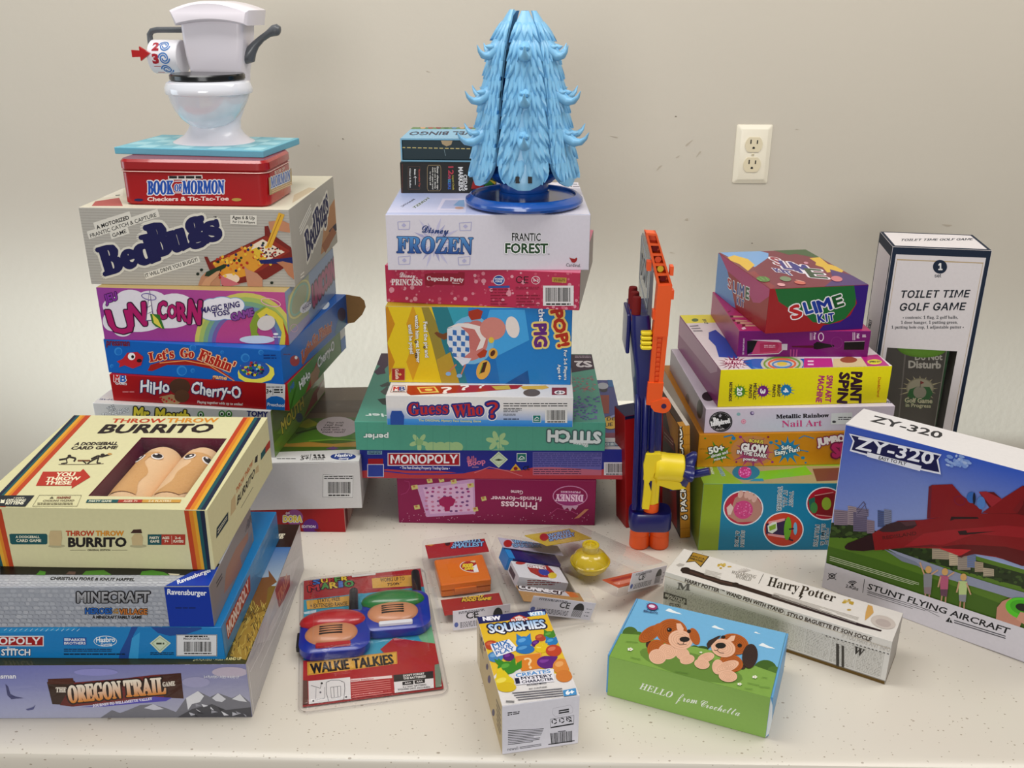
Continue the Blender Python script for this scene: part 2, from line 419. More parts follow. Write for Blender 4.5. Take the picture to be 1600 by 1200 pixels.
for a in ((1076, 224, 9, 2, -.7, sm), (1092, 240, 7, 2, -.9, sm), (1030, 262, 7, 2, -.8, sm), (1059, 245, 4, 1.5, -.5, sm), (1073, 343, 3, 3, 0, sm), (1056, 182, 2, 1.5, 0, dk), (536, 217, 2, 1.4, .4, dk), (960, 214, 8, 1, .2, sm), (1245, 202, 3, 1, 0, sm), (1480, 352, 9, 2.5, .1, sm), (1050, 395, 5, 1.3, .2, sm), (669, 112, 4, .8, .3, sm), (1175, 380, 1.5, 1.5, 0, dk), (498, 228, 2.4, 1, .3, sm)): smear(*a)
tag(W.build('wall_back', wall_material(), smooth=0), kind='structure')
Fl = Mesh(); Fl.add(*rbox(-3.2, 3.2, -2.5, WALLY, -.80, -.74, .01, .001))
tag(Fl.build('floor', plain('floor_tile', '#8d8478', .5, .4, .08, 5), smooth=0), kind='structure')
def table_material():
    m = plain('speckled_table_plastic', '#e0d9cc', .27, .45, .015, 5)
    n, l = m.node_tree.nodes, m.node_tree.links; b = n['Principled BSDF']
    src = b.inputs['Base Color'].links[0].from_socket
    tc = n.new('ShaderNodeTexCoord')
    for sc, th, col, st in ((110, .13, '#b0a494', 1.7), (230, .20, '#b3a897', 1.3)):
        mp = n.new('ShaderNodeMapping'); mp.inputs['Scale'].default_value = (1/st, 1, 1); l.new(tc.outputs['Object'], mp.inputs[0])
        v = n.new('ShaderNodeTexVoronoi'); v.inputs['Scale'].default_value = sc; l.new(mp.outputs[0], v.inputs['Vector'])
        sep = n.new('ShaderNodeSeparateColor'); l.new(v.outputs['Color'], sep.inputs[0])
        a = n.new('ShaderNodeMath'); a.operation = 'LESS_THAN'; l.new(v.outputs['Distance'], a.inputs[0])
        r = n.new('ShaderNodeMath'); r.operation = 'MULTIPLY'; r.inputs[1].default_value = th*2.0; l.new(sep.outputs[0], r.inputs[0])
        k = n.new('ShaderNodeMath'); k.operation = 'SUBTRACT'; k.inputs[1].default_value = th*.95; l.new(r.outputs[0], k.inputs[0]); l.new(k.outputs[0], a.inputs[1])
        mx = n.new('ShaderNodeMix'); mx.data_type = 'RGBA'; mx.inputs[7].default_value = (*lin(col), 1)
        l.new(a.outputs[0], mx.inputs[0]); l.new(src, mx.inputs[6]); src = mx.outputs[2]
    l.new(src, b.inputs['Base Color']); return m
tb = empty('folding_table', Matrix.Translation((0, 1.28, -.74)), 'long white speckled plastic table carrying all the toys and games', 'table')
Y0, Y1 = .783-1.28, 1.76-1.28
TM = Mesh(); TM.add(*loft([rrect(-.765, .765, Y0+.004, Y1, .03, .715), rrect(-.765, .765, Y0-.0035, Y1, .03, .718), rrect(-.765, .765, Y0-.0035, Y1, .03, .733), rrect(-.763, .763, Y0-.001, Y1-.002, .029, .7375), rrect(-.760, .760, Y0+.004, Y1-.004, .028, .7396), rrect(-.755, .755, Y0+.012, Y1-.01, .027, .74)]))
TM.build('table_top', table_material(), tb)
SK = Mesh(); SK.add(*loft([rrect(-.762, .762, Y0-.0028, Y1-.003, .03, .69), rrect(-.762, .762, Y0-.0028, Y1-.003, .03, .7138)]))
SK.build('skirt', plain('table_skirt_plastic', '#d8d1c6', .4), tb)
for sx in (-.6, .6):
    for sy in (-.3, .18):
        L = Mesh(); L.add(*tube([(sx, sy, 0), (sx, sy, .69)], .015)); L.build('leg', plain('grey_table_steel', '#6c6f72', .4, metal=.6), tb)

oc = Vector((.43862, WALLY, .46016))
ot = empty('wall_outlet', Matrix.Translation(oc), 'cream duplex electrical outlet on the beige wall', 'outlet')
ivory = plain('ivory_plastic', '#e9e2d0', .35, .5, .01); ivory2 = plain('ivory_socket_plastic', '#ddd2b6', .35, .5, .01); black = plain('black_slot', '#141210', .6)
def facing(V): return [(a, -c, b) for a, b, c in V]          # xy drawing turned to face the camera
def slab(x0, x1, z0, z1, t0, t1, r, b):
    V, Fs = rbox(x0, x1, z0, z1, t0, t1, r, b); return facing(V), Fs
P = Mesh(); V, Fs = loft([rrect(-.035, .035, -.057, .057, .003, 0), rrect(-.0345, .0345, -.0565, .0565, .003, .002), rrect(-.027, .027, -.049, .049, .003, .0058), rrect(-.0262, .0262, -.0482, .0482, .003, .0062)])
P.add(facing(V), Fs); P.build('cover_plate', ivory, ot)
for k, zc in enumerate((.0195, -.0195)):
    S = Mesh(); pts = [(.017*math.cos(2*PI*i/40), max(-.0142, min(.0142, .0175*math.sin(2*PI*i/40)))+zc) for i in range(40)]
    S.add(*prism(pts, -.0078, -.005)); so = S.build('socket', ivory2, ot)
    for (x, h) in ((-.0063, .0082), (.0063, .0072)):
        q = Mesh(); q.add(*slab(x-.0012, x+.0012, zc+.0015, zc+.0015+h, .0075, .0081, .0005, .0001)); q.build('slot', black, so)
    q = Mesh(); q.add(*prism([(.0025*math.cos(a), max(-.0016, .0026*math.sin(a))+zc-.0065) for a in [2*PI*i/20 for i in range(20)]], -.0081, -.0075)); q.build('ground_hole', black, so)
q = Mesh(); V, Fs = lathe([(.0028, .005), (.0028, .0068), (.0015, .0074)], 18); q.add(facing(V), Fs); q.add(*slab(-.0022, .0022, -.0003, .0003, .0072, .0076, .0002, .0001), black); q.build('screw', ivory2, ot)

# ------------------------------------------------------------------ tall left stack, from the table up
# red board game at the bottom
b = Box((-.4732, 1.2383, 0, .4, .26, .0402, 0), base='#a8161d', R='#c79a93').v(400, 780, 6.667)
b.e('F', 400, 190, 90, 82, '#a45a9c').t('F', 'DORA', (288, 238), (476, 238), 66, '#e8d24a', b=.06, out='#f4f0ee', ow=.1, out2='#3a2a6a', ow2=.15)
b.t('F', 'the', (312, 160), (352, 150), 26, '#f6efef').e('F', 568, 288, 82, 82, '#6e2b8c').t('F', 'EDITION', (478, 298), (618, 298), 26, '#f2ecf2', b=.04)
b.e('F', 640, 320, 34, 12, '#7a1016')
for i in range(7): b.n('R', .02+i*.13, .1, .09+i*.13, .9, ('#7a2a2e', '#d8b8a8', '#5a6a3a', '#c8a070')[i % 4])
b.build('board_game_box', SATIN, 'flat red box lying on the table at the foot of the tall left stack', 'box', LSTK)
# white box in film
b = Box((-.4458, 1.2278, .0655, .4, .2898, .0773, .0402), base='#d4d2d0', T='#5f5140').v(130, 560, 3.404)
b.n('T', 0, .0, 1, .62, '#4c6a22').n('T', 0, .55, 1, 1, '#6a5a48').n('T', .5, .62, 1, .8, '#55463a')
b.p('T', [(1010, 470), (1480, 470), (1480, 440), (1330, 455), (1150, 440), (1020, 460)], '#b08a3e').p('T', [(1080, 455), (1200, 370), (1330, 400), (1480, 400), (1480, 425), (1250, 440)], '#55822a')
b.p('T', [(1120, 360), (1200, 320), (1260, 350), (1190, 372)], '#8a8f2a').path('T', [(1130, 400), (1240, 372), (1300, 385)], 9, '#2f4218').path('T', [(1200, 440), (1330, 430), (1460, 436)], 7, '#75a03a')
b.p('T', [(1290, 480), (1330, 468), (1360, 478), (1330, 488)], '#6a4a7a')
b.e('T', 1350, 364, 110, 54, '#b9adb0')
for i, (s_, x0, x1) in enumerate((('Play with', 1295, 1385), ('real bug', 1285, 1380), ('tokens.', 1275, 1365), ('Look who to', 1265, 1395), ('meet next!', 1270, 1388))):
    y = 346+i*12.5; b.t('T', s_, (x0, y), (x1, y), (x0+4, y-9), '#2c2228', b=.02)
b.p('T', [(1000, 499), (1480, 484), (1480, 560), (1000, 560)], '#dcdad8')
b.t('T', 'AGES', (1155, 524), (1200, 522), (1158, 515), '#333333').t('T', '5+', (1155, 541), (1198, 539), (1162, 523), '#222222', b=.03).lines('T', [(1212, 508, 1206, 542)], 3, '#333333')
for x in (1225, 1248, 1270): b.e('T', x+6, 516, 8, 5, '#3a3a3a').p('T', [(x-4, 530), (x+12, 520), (x+20, 530)], '#3a3a3a')
b.t('T', '2-4 PLAYERS', (1215, 542), (1280, 540), (1217, 533), '#444444')
b.e('T', 1383, 523, 68, 18, '#1d3f8c').t('T', 'Hasbro', (1338, 525), (1428, 522), (1345, 509), '#f2f2f4', b=.04).t('T', 'Gaming', (1358, 538), (1410, 536), (1362, 528), '#f2f2f4')
b.ml('T', 1030, 530, 1130, 540, 1, '#6a6a6a')
b.r('F', 1276, 616, 1438, 742, '#dedddb').path('F', [(1276, 618), (1436, 624), (1434, 740), (1274, 738), (1276, 618)], 1.6, '#555555').ml('F', 1282, 624, 1432, 644, 2, '#333333').bar('F', 1290, 648, 1432, 735, '#dedddb')
b.n('R', 0, 0, 1, 1, '#cbc8c4')
b.build('board_game_box', WRAP, 'white film-wrapped box with a front barcode, directly on the flat red box', 'box', LSTK)
# white game box peeking over the cream box
b = Box((-.5065, 1.2631, -.0902, .2703, .2534, .0748, .1175), base='#cfcdcb', R='#5b7428').v(130, 560, 3.404)
b.t('F', 'THE', (136, 287), (172, 270), 26, '#f2f2f2', b=.0, out='#1c1c3a', ow=.08).t('F', 'TO THE FROG', (105, 318), (243, 284), 24, '#f2f2f2', out='#1c1c3a', ow=.08)
b.t('F', 'Mr. Mouth', (270, 322), (560, 340), 62, '#e6d33c', b=.06, out='#22200e', ow=.11)
for x, y in ((625, 300), (738, 296), (775, 296)): b.e('F', x, y, 18, 20, '#4c8a3a').e('F', x, y-2, 10, 11, '#e9efe4').e('F', x, y, 6, 7, '#10240f')
b.t('F', 'TOMY', (870, 306), (980, 312), 28, '#20246e', b=.05)
b.t('T', 'AWESOME', (300, 222), (90, 214), (295, 228), '#27306e', b=.05)
b.v(400, 380, 4).n('R', 0, 0, 1, .3, '#6d8f2e').p('R', [(130, 1190), (430, 800), (430, 930), (250, 1200)], '#6f8f3a').t('R', 'MOUTH', (165, 1190), (300, 1020), (155, 1120), '#c9bc3a', b=.05, out='#1d2410', ow=.08)
b.p('R', [(300, 1090), (360, 930), (430, 840), (430, 925), (360, 1010)], '#8a3328').e('R', 270, 1090, 22, 30, '#2f4d6a').p('R', [(380, 940), (428, 840), (430, 925), (385, 985)], '#c9b7a8')
b.build('board_game_box', WRAP, 'off-white box with yellow lettering, half hidden behind the cream windowed box', 'box', LSTK)
# red box with the blue corner panel
b = Box((-.4789, 1.2684, -.1195, .2718, .2719, .0419, .1923), base='#a81217', R='#4b7f2c').v(130, 560, 3.404)
b.t('F', 'M', (166, 122), (196, 122), 36, '#c8262c', b=.06, out='#eeeeee', ow=.1).t('F', 'B', (198, 124), (226, 125), 36, '#2c63b4', b=.06, out='#eeeeee', ow=.1).t('F', 'GAMES', (172, 138), (232, 142), 11, '#eeeeee')
b.p('F', [(405, 205), (470, 190), (545, 215), (500, 245), (430, 238)], '#b89468').dots('F', [(415+14*i, 212+(i % 3)*8, 6, 6, '#c3161c') for i in range(9)], 0)
b.e('F', 514, 150, 56, 44, '#5c3a20').e('F', 525, 200, 40, 34, '#6a4526').path('F', [(440, 160), (430, 130)], 4, '#2a2a5e')
b.t('F', 'HiHo', (306, 180), (456, 186), 60, '#efeff2', b=.03, out='#2a235e', ow=.09, warp=lambda x: .12*math.sin(9*x))
b.t('F', 'Cherry-O', (575, 190), (836, 208), 60, '#efeff2', b=.03, out='#2a235e', ow=.09, warp=lambda x: .1*math.sin(11*x)).t('F', 'Playing together adds up to smiles!', (608, 237), (848, 250), 13, '#efe6e0')
b.ml('F', 210, 172, 276, 186, 1, '#d08080')
b.p('F', [(972, 130), (1075, 138), (1072, 300), (975, 300)], '#dcdcdc').p('F', [(975, 300), (974, 218), (1000, 202), (1030, 200), (1060, 208), (1073, 222), (1072, 300)], '#1c74c4')
b.t('F', '3+', (974, 185), (1002, 187), 22, '#222222', b=.03).lines('F', [(1010, 160, 1008, 195)], 2, '#333333').ml('F', 1015, 160, 1062, 186, 2, '#333333', .8).ml('F', 975, 148, 1060, 158, 1, '#222222').t('F', 'Preschool', (980, 252), (1070, 258), 17, '#f0f2f6')
b.v(400, 380, 4).p('R', [(160, 900), (280, 790), (200, 1060), (212, 1070)], '#4b7f2c').p('R', [(305, 950), (380, 740), (392, 870), (320, 1010)], '#a5221f').p('R', [(340, 820), (385, 760), (400, 800), (370, 890), (345, 900)], '#a8795a')
b.t('R', 'HiHo', (277, 915), (340, 833), (268, 868), '#eeeeee', b=.03, out='#2a235e', ow=.08).t('R', 'Cherry-O', (388, 782), (490, 660), (383, 725), '#eeeeee', b=.03, out='#2a235e', ow=.08)
b.t('R', 'MB', (213, 930), (238, 895), (213, 895), '#3c6ab8', b=.05).n('R', .9, 0, 1, 1, '#e0e0e0').n('R', .9, 0, 1, .55, '#1c74c4')
b.build('board_game_box', GLOSS, 'slim red game box with a blue and white corner panel under the blue fishing game', 'box', LSTK)
# blue fishing box with torn flap
b = Box((-.4828, 1.2702, -.1532, .2716, .2784, .0521, .2342), base='#1268ba').v(100, 260, 3.478)
for x, y, r in ((295, 1005, 22), (700, 985, 18), (985, 1040, 24), (640, 1110, 28), (1070, 1010, 14), (260, 1085, 10), (860, 1010, 10), (880, 1120, 18), (700, 1110, 12)): b.e('F', x, y, r, r, '#3d8ed2').e('F', x+2, y+2, r*.75, r*.75, '#1f74c2')
b.p('F', [(455, 1110), (470, 1078), (560, 1052), (700, 1050), (800, 1072), (930, 1160), (800, 1100), (700, 1080), (560, 1078), (480, 1112)], '#a8261c').path('F', [(520, 1068), (660, 1055), (790, 1080), (935, 1172)], 5, '#e8a060')
for s_, bl, br, h in (("Let's", (468, 1062), (600, 1038), 50), ('Go', (632, 1034), (704, 1040), 46), ("Fishin'", (728, 1046), (912, 1118), 58)): b.t('F', s_, bl, br, h, '#b3241c', 'serif', .03, out='#eec9a0', ow=.06, out2='#a8341c', ow2=.075)
b.t('F', 'game', (808, 1150), (884, 1160), 15, '#f0c48c', b=.03, out='#a03018', ow=.06).t('F', 'pressman', (232, 972), (356, 976), 24, '#7c2030', b=.04)
b.p('F', [(288, 1060), (320, 1045), (345, 1012), (400, 1008), (432, 1035), (420, 1080), (375, 1098), (330, 1080), (300, 1092), (305, 1072)], '#c22a34').e('F', 368, 1032, 20, 20, '#f2f0ee').e('F', 374, 1034, 8, 9, '#1a1a1a').e('F', 410, 1055, 14, 10, '#40141a')
b.p('F', [(945, 1120), (960, 1080), (1100, 1070), (1140, 1095), (1145, 1130), (1125, 1160), (1075, 1175), (985, 1170), (950, 1150)], '#e6dd5e').e('F', 1035, 1105, 84, 50, '#2c5fae')
rr = random.Random(4); b.dots('F', [(1035+70*math.sqrt(rr.random())*math.cos(a), 1100+36*math.sqrt(rr.random())*math.sin(a), 8, 7, rr.choice(('#b3262c', '#d8c63a', '#2f7a46', '#5a3a8a', '#7ec0e0', '#12305e'))) for a in [i*.37 for i in range(60)]], 0)
b.ml('F', 1085, 1020, 1155, 1050, 2, '#0c3a80')
b.v(400, 380, 4).t('R', "Let's Go Fishin'", (288, 738), (476, 548), (283, 680), '#b3341c', 'serif', .03, out='#d89a70', ow=.06, warp=lambda x: .5*math.sin(PI*x)).e('R', 242, 735, 30, 34, '#a83440').e('R', 250, 715, 9, 11, '#e8e8e8').p('R', [(285, 750), (320, 660), (470, 555), (330, 690), (295, 760)], '#b0522c')
b.p('R', [(490, 560), (520, 455), (560, 430), (560, 520), (500, 575)], '#3a7a9c').e('R', 535, 445, 26, 42, '#4a4a6a').ml('R', 170, 690, 220, 700, 1, '#7c2030')
b.e('T', 432, 388, 30, 22, '#e0e6ea', rot=-40)
fb = b.build('board_game_box', GLOSS, 'bright blue fishing game box with an open cardboard flap at its back corner', 'box', LSTK)
pr = Mesh(); fl = [(0, .001), (.012, .004), (.026, .018), (.033, .032), (.031, .043), (.024, .049), (0, .0518)]
pr.add(*prism(fl, 0, .0016)); pr.build('flap', plain('raw_cardboard', '#927048', .8, .2, .08, 90), fb, Matrix.Translation((.1358, .2768, 0)))['label'] = 'bent brown cardboard flap'
# pink unicorn box
b = Box((-.4775, 1.2803, -.0664, .2740, .2590, .0783, .2863), base='#a94c93', R='#7d93b4', T='#b8a06a').v(100, 260, 3.478)
b.p('F', [(170, 650), (1210, 650), (1230, 985), (200, 985)], ['#9c4aa0', '#c25a93', '#b9468a', '#a0479a'])
for r, c in ((275, '#cfc76a'), (252, '#a9bd6c'), (228, '#7fa88a'), (204, '#6f8db0'), (182, '#7c64a6'), (160, '#bb4c8e')): b.e('F', 985, 962, r, r, c, n=40)
for x, y, rx, ry in ((260, 840, 50, 55), (280, 760, 70, 50), (360, 720, 80, 50), (470, 730, 90, 55), (600, 760, 110, 70), (690, 800, 60, 60), (400, 830, 150, 70), (560, 840, 120, 40), (320, 890, 50, 35)): b.e('F', x, y, rx, ry, '#e4dfe6')
for x, y, rx, ry in ((800, 770, 55, 50), (860, 750, 70, 40), (930, 755, 50, 40), (820, 800, 80, 36), (900, 790, 70, 40)): b.e('F', x, y, rx+4, ry+4, '#7fa8d0')
for x, y, rx, ry in ((800, 770, 55, 50), (860, 750, 70, 40), (930, 755, 50, 40), (820, 800, 80, 36), (900, 790, 70, 40)): b.e('F', x, y, rx, ry, '#e9e6ee')
b.t('F', 'JEU', (228, 742), (292, 724), 42, '#8e3aa0', b=.07, out='#3a1c4a', ow=.1)
UL = (('U', (262, 903), (385, 903), (228, 785)), ('N', (362, 868), (448, 860), (352, 748)), ('C', (512, 826), (556, 826), (512, 735)), ('O', (566, 822), (610, 824), (566, 752)), ('R', (622, 836), (668, 840), (616, 742)), ('N', (676, 850), (738, 856), (684, 726)))
for s_, bl, br, tl in UL: b.t('F', s_, bl, br, tl, '#3a1238', b=.115)
for s_, bl, br, tl in UL: b.t('F', s_, bl, br, tl, '#b3206e', b=.055)
b.p('F', [(466, 668), (443, 840), (491, 837)], '#6a5a86').p('F', [(466, 680), (450, 835), (484, 832)], '#f0ecec').path('F', [(455, 800), (481, 788)], 4, '#8c8496').path('F', [(457, 765), (478, 753)], 4, '#8c8496').path('F', [(460, 730), (474, 720)], 4, '#8c8496').ring('F', 462, 708, 42, 18, 4, '#5a3a9a', rot=12)
b.p('F', [(468, 800), (520, 805), (548, 885), (500, 870), (480, 850)], '#3d7a34').p('F', [(480, 800), (512, 830), (535, 880), (490, 850)], '#e0d258')
b.t('F', 'MAGIC RING', (750, 797), (956, 762), 30, '#3a2a6e', b=.03).t('F', 'TOSS', (812, 818), (902, 802), 26, '#3a2a6e', b=.03).t('F', 'GAME', (915, 838), (1034, 808), 38, '#8c4a9c', b=.08, out='#4a2060', ow=.11)
b.p('F', [(1020, 930), (1010, 860), (1040, 790), (1090, 760), (1110, 790), (1060, 830), (1050, 900), (1080, 940)], '#8aa03a').p('F', [(1050, 800), (1100, 765), (1150, 790), (1190, 830), (1215, 920), (1215, 975), (1170, 975), (1185, 900), (1150, 830), (1100, 800), (1070, 830)], '#d9c84a').p('F', [(1190, 840), (1225, 930), (1225, 985), (1200, 985), (1205, 920)], '#b0342c')
b.e('F', 1100, 850, 50, 40, '#d6d0cc', rot=-20).e('F', 1050, 940, 95, 22, '#cfd8e2').ring('F', 1125, 738, 56, 22, 5, '#e6b0c0', rot=14).e('F', 1152, 910, 14, 6, '#ececec').ml('F', 1135, 922, 1180, 932, 1, '#ececec')
b.v(400, 380, 4).p('R', [(200, 330), (330, 190), (330, 440), (205, 560)], '#9aa07e').p('R', [(205, 560), (330, 440), (350, 520), (210, 620)], '#8f86b4').ring('R', 270, 350, 60, 130, 12, '#c9c27a', rot=20).ring('R', 270, 350, 48, 110, 12, '#7fae9a', rot=20)
b.e('R', 310, 400, 44, 26, '#d9d9e4', rot=-45).t('R', 'MAGIC', (295, 432), (345, 375), (290, 400), '#4a3a7a', b=.04).t('R', 'UNICORN', (356, 400), (490, 212), (350, 275), '#a5346e', b=.09, out='#4a1c44', ow=.12).ring('R', 238, 530, 24, 26, 4, '#c9a0b8')
b.build('board_game_box', GLOSS, 'pink and purple unicorn game box with a rainbow, in the tall left stack', 'box', LSTK)
# grey bug game
b = Box((-.4794, 1.2999, -.0324, .2957, .2708, .1103, .3647), base='#b7b3ab', T='#d6d0bd', R='#b3aea4').v(100, 260, 3.478)
b.lines('F', [(70, y, 1260, y+18) for y in range(220, 660, 15)], 3.2, '#a8a49c')
def strip(x0, y0, x1, y1, h): b.lines('F', [(x0, y0-h*.38, x1, y1-h*.38)], h, '#ddd9cf')
strip(165, 342, 362, 280, 42); strip(130, 392, 514, 268, 44); strip(252, 392, 350, 360, 44); strip(440, 610, 736, 516, 34)
b.t('F', 'A MOTORIZED', (180, 342), (355, 286), 20, '#222222', b=.03).t('F', 'FRANTIC CATCH & CAPTURE', (146, 388), (503, 272), 21, '#222222', b=.008).t('F', 'GAME', (266, 386), (341, 360), 21, '#222222', b=.008).t('F', 'IT WILL DRIVE YOU BUGGY!', (446, 604), (728, 514), 20, '#222222', b=.015)
nv = '#151452'; ol = '#dcd8cc'
for s_, bl, br, tl in (('B', (222, 588), (322, 560), (180, 452)), ('e', (330, 556), (402, 534), (304, 470)), ('d', (402, 534), (520, 506), (360, 398)), ('B', (492, 490), (590, 462), (440, 332)), ('u', (588, 462), (680, 436), (560, 366)), ('g', (684, 400), (772, 376), (660, 296)), ('s', (776, 408), (858, 386), (752, 316))):
    b.t('F', s_, bl, br, tl, ol, 'serif', .13)
for s_, bl, br, tl in (('B', (222, 588), (322, 560), (180, 452)), ('e', (330, 556), (402, 534), (304, 470)), ('d', (402, 534), (520, 506), (360, 398)), ('B', (492, 490), (590, 462), (440, 332)), ('u', (588, 462), (680, 436), (560, 366)), ('g', (684, 400), (772, 376), (660, 296)), ('s', (776, 408), (858, 386), (752, 316))):
    b.t('F', s_, bl, br, tl, nv, 'serif', .06)
b.t('F', 'TM', (815, 282), (830, 278), 9, '#222222').p('F', [(904, 263), (1048, 266), (1048, 318), (904, 312)], '#dedad0').t('F', 'Ages 6 & Up', (915, 285), (1036, 288), 18, '#222222', b=.04).t('F', 'For 2 to 4 Players', (918, 306), (1038, 310), 12, '#222222', b=.02)
b.p('F', [(728, 650), (745, 600), (770, 575), (850, 560), (850, 655)], '#b98a6c')
b.p('F', [(762, 490), (780, 490), (795, 520), (1092, 375), (1090, 325), (1110, 322), (1122, 360), (1235, 440), (1248, 520), (1100, 612), (860, 650), (850, 600), (790, 560)], '#7c2218').p('F', [(800, 525), (1100, 378), (1230, 460), (1080, 560), (880, 640), (845, 590)], '#94301f')
b.p('F', [(810, 530), (1020, 430), (1110, 510), (1010, 590), (880, 620)], '#d79a34').p('F', [(1000, 440), (1080, 395), (1200, 465), (1110, 510)], '#e6d8c4').p('F', [(1010, 455), (1050, 440), (1110, 490), (1080, 510)], '#dcb93c').e('F', 905, 610, 50, 28, '#e6d2bc').p('F', [(850, 590), (960, 640), (880, 655), (855, 640)], '#c4707a')
rr = random.Random(2); b.dots('F', [(830+i*4.6+rr.uniform(-20, 20), 535-(i*1.3)+rr.uniform(-55, 75), 8, 8, rr.choice(('#b3341c', '#e2b838', '#1d2a5a', '#c24a20', '#e8c24a', '#243a20', '#d8862a'))) for i in range(62)], 0, 7)
b.dots('F', [(1120+rr.uniform(-50, 60), 465+rr.uniform(-22, 28), 6, 5, rr.choice(('#7a1c1c', '#f0e8e0', '#b3341c', '#3a2020'))) for i in range(34)], 0, 7)
for x, y in ((728, 584), (838, 518), (748, 562), (1130, 632)): b.e('F', x, y, 9, 8, '#1c2a1c')
b.p('F', [(765, 595), (775, 572), (870, 530), (885, 535), (878, 550), (790, 598)], '#1c3a22').p('F', [(1060, 508), (1180, 500), (1248, 492), (1248, 530), (1180, 528), (1070, 528)], '#1a2468')
b.p('F', [(1112, 300), (1180, 290), (1225, 310), (1230, 360), (1170, 350), (1120, 345)], '#c08a6a').p('F', [(1168, 250), (1200, 262), (1128, 440), (1095, 444)], '#dcae3c').lines('F', [(1180, 262, 1108, 436)], 4, '#a87a20')
b.p('F', [(1155, 520), (1190, 515), (1256, 530), (1258, 620), (1220, 590), (1190, 545)], '#b97f5e').p('F', [(980, 540), (1000, 560), (1050, 580), (1080, 610), (1080, 655), (1000, 655)], '#c08e74').p('F', [(770, 610), (830, 570), (850, 565), (840, 590), (800, 630), (790, 655), (740, 655)], '#c89a78')
b.p('T', [(170, 190), (300, 170), (320, 215), (150, 215)], '#b4605a').p('T', [(200, 150), (320, 120), (320, 160), (220, 170)], '#e2dccc').p('T', [(1250, 155), (1330, 115), (1370, 120), (1240, 200)], '#c8b89c').lines('T', [(280, 158, 305, 156)], 4, '#3a4a3a')
b.p('R', [(1395, 480), (1420, 260), (1480, 160), (1482, 330), (1440, 440)], '#b98a62').p('R', [(1440, 350), (1485, 300), (1485, 340), (1450, 390)], '#2e2c44').p('R', [(1400, 430), (1460, 330), (1480, 360), (1420, 470)], '#a06848')
b.t('R', 'BedBugs', (1322, 512), (1438, 238), (1306, 372), '#dcd8cc', 'serif', .12).t('R', 'BedBugs', (1322, 512), (1438, 238), (1306, 372), nv, 'serif', .03).ml('R', 0, 0, 10, 10, 3, '#e8e4da', quad=[(1278, 330), (1340, 200), (1345, 250), (1285, 380)]).ml('R', 0, 0, 10, 10, 2, '#e4e0d6', quad=[(1285, 585), (1305, 565), (1305, 605), (1285, 615)])
b.build('board_game_box', MATTE, 'big grey box with navy lettering and a bed of coloured bugs, under the red tin', 'box', LSTK)
# red tin
b = Box((-.4662, 1.3170, -.0653, .2094, .1131, .0475, .4750), base='#a91218', rv=.014, bev=.003).v(120, 0, 3.636)
b.p('F', [(518, 1000), (712, 994), (716, 1014), (640, 1022), (520, 1020)], '#e8e0dc').ml('F', 524, 996, 708, 1016, 1, '#1c1c1c', .9)
for bo, c in ((.09, '#e8e6ea'), (.03, '#2457b0')):
    b.t('F', 'BOOK', (405, 1103), (548, 1101), 74, c, 'serif', bo).t('F', 'OF', (556, 1086), (598, 1085), 38, c, 'serif', bo).t('F', 'MORMON', (603, 1100), (836, 1097), 72, c, 'serif', bo)
b.lines('F', [(556, 1030, 600, 1029), (556, 1096, 600, 1095)], 5, '#e8e6ea').t('F', 'Checkers & Tic-Tac-Toe', (402, 1142), (862, 1138), 22, '#ecd8d4', b=.03)
b.e('F', 352, 1136, 26, 8, '#2d2a5a').e('F', 908, 1134, 28, 9, '#b89a50')
b.p('R', [(1090, 1010), (1220, 955), (1222, 1050), (1095, 1110)], '#a8905a').t('R', 'MORMON', (1104, 1068), (1212, 1022), (1102, 1010), '#3a6ab0', 'serif', .04, out='#d8dae0', ow=.07).t('R', 'BOOK OF', (1125, 990), (1180, 966), (1125, 972), '#d8d0c0', b=.05).ml('R', 0, 0, 9, 9, 2, '#e0b890', quad=[(1110, 1080), (1222, 1030), (1222, 1052), (1110, 1100)])
tin = b.build('game_tin', TIN, 'red rectangular tin with a lid and blue lettering below the toy toilet', 'tin', LSTK, smooth=True)
L = Mesh(); L.add(*rbox(-.106, .106, -.0013, .1144, .0470, .0633, .0153, .0035), plain('red_tin_lid', '#a51117', .22, .5, .02, coat=.5))
L.add(*rbox(-.1064, .1064, -.0017, .1148, .0462, .0474, .0157, .0004), plain('pale_tin_seam', '#d8b0a8', .25, metal=.2)); L.build('lid', None, tin)

# ------------------------------------------------------------------ toy toilet on its blue tile plate
PLW = pose(-.4818, 1.3533, .5383, -.1428) 
root = empty('toy_toilet', PLW, 'toy toilet with black seat on a light blue tile base, on the red tin', 'toy')
b = Box((0, 0, 0, .2235, .138, .0097, 0), mw=PLW, base='#6fb0c4', T='#7dbccb', bev=.0012)
for i in range(8):
    for j in range(5):
        if (i+j) % 2: b.n('T', .02+i*.12, .03+j*.19, .02+i*.12+.118, .03+j*.19+.187, '#a3d3dc')
b.build('base_plate', SATIN, parent=root)
white = plain('white_toy_plastic', '#e6e0e6', .3, .5, .01, 20, coat=.3); whiteg = plain('glossy_white_toy_plastic', '#e3e4ea', .12, .5, .01, 20, coat=.8)
gmet = plain('grey_toy_plastic', '#5f6266', .28, .5, .04); blk = plain('black_toy_plastic', '#0e0e10', .18, .5, .1)
m = Mesh(); m.add(*loft([circ(.003, .078, .0090, .0605, .050, 40), circ(.003, .078, .0105, .0600, .0495, 40), circ(.003, .078, .0135, .0540, .045, 40), circ(.005, .078, .0200, .0440, .040, 40), circ(.006, .078, .0280, .0380, .036, 40), circ(.009, .079, .0400, .0350, .036, 40), circ(.013, .082, .0550, .0370, .038, 40), circ(.014, .084, .0700, .040, .04, 40)])); m.build('pedestal', white, root)
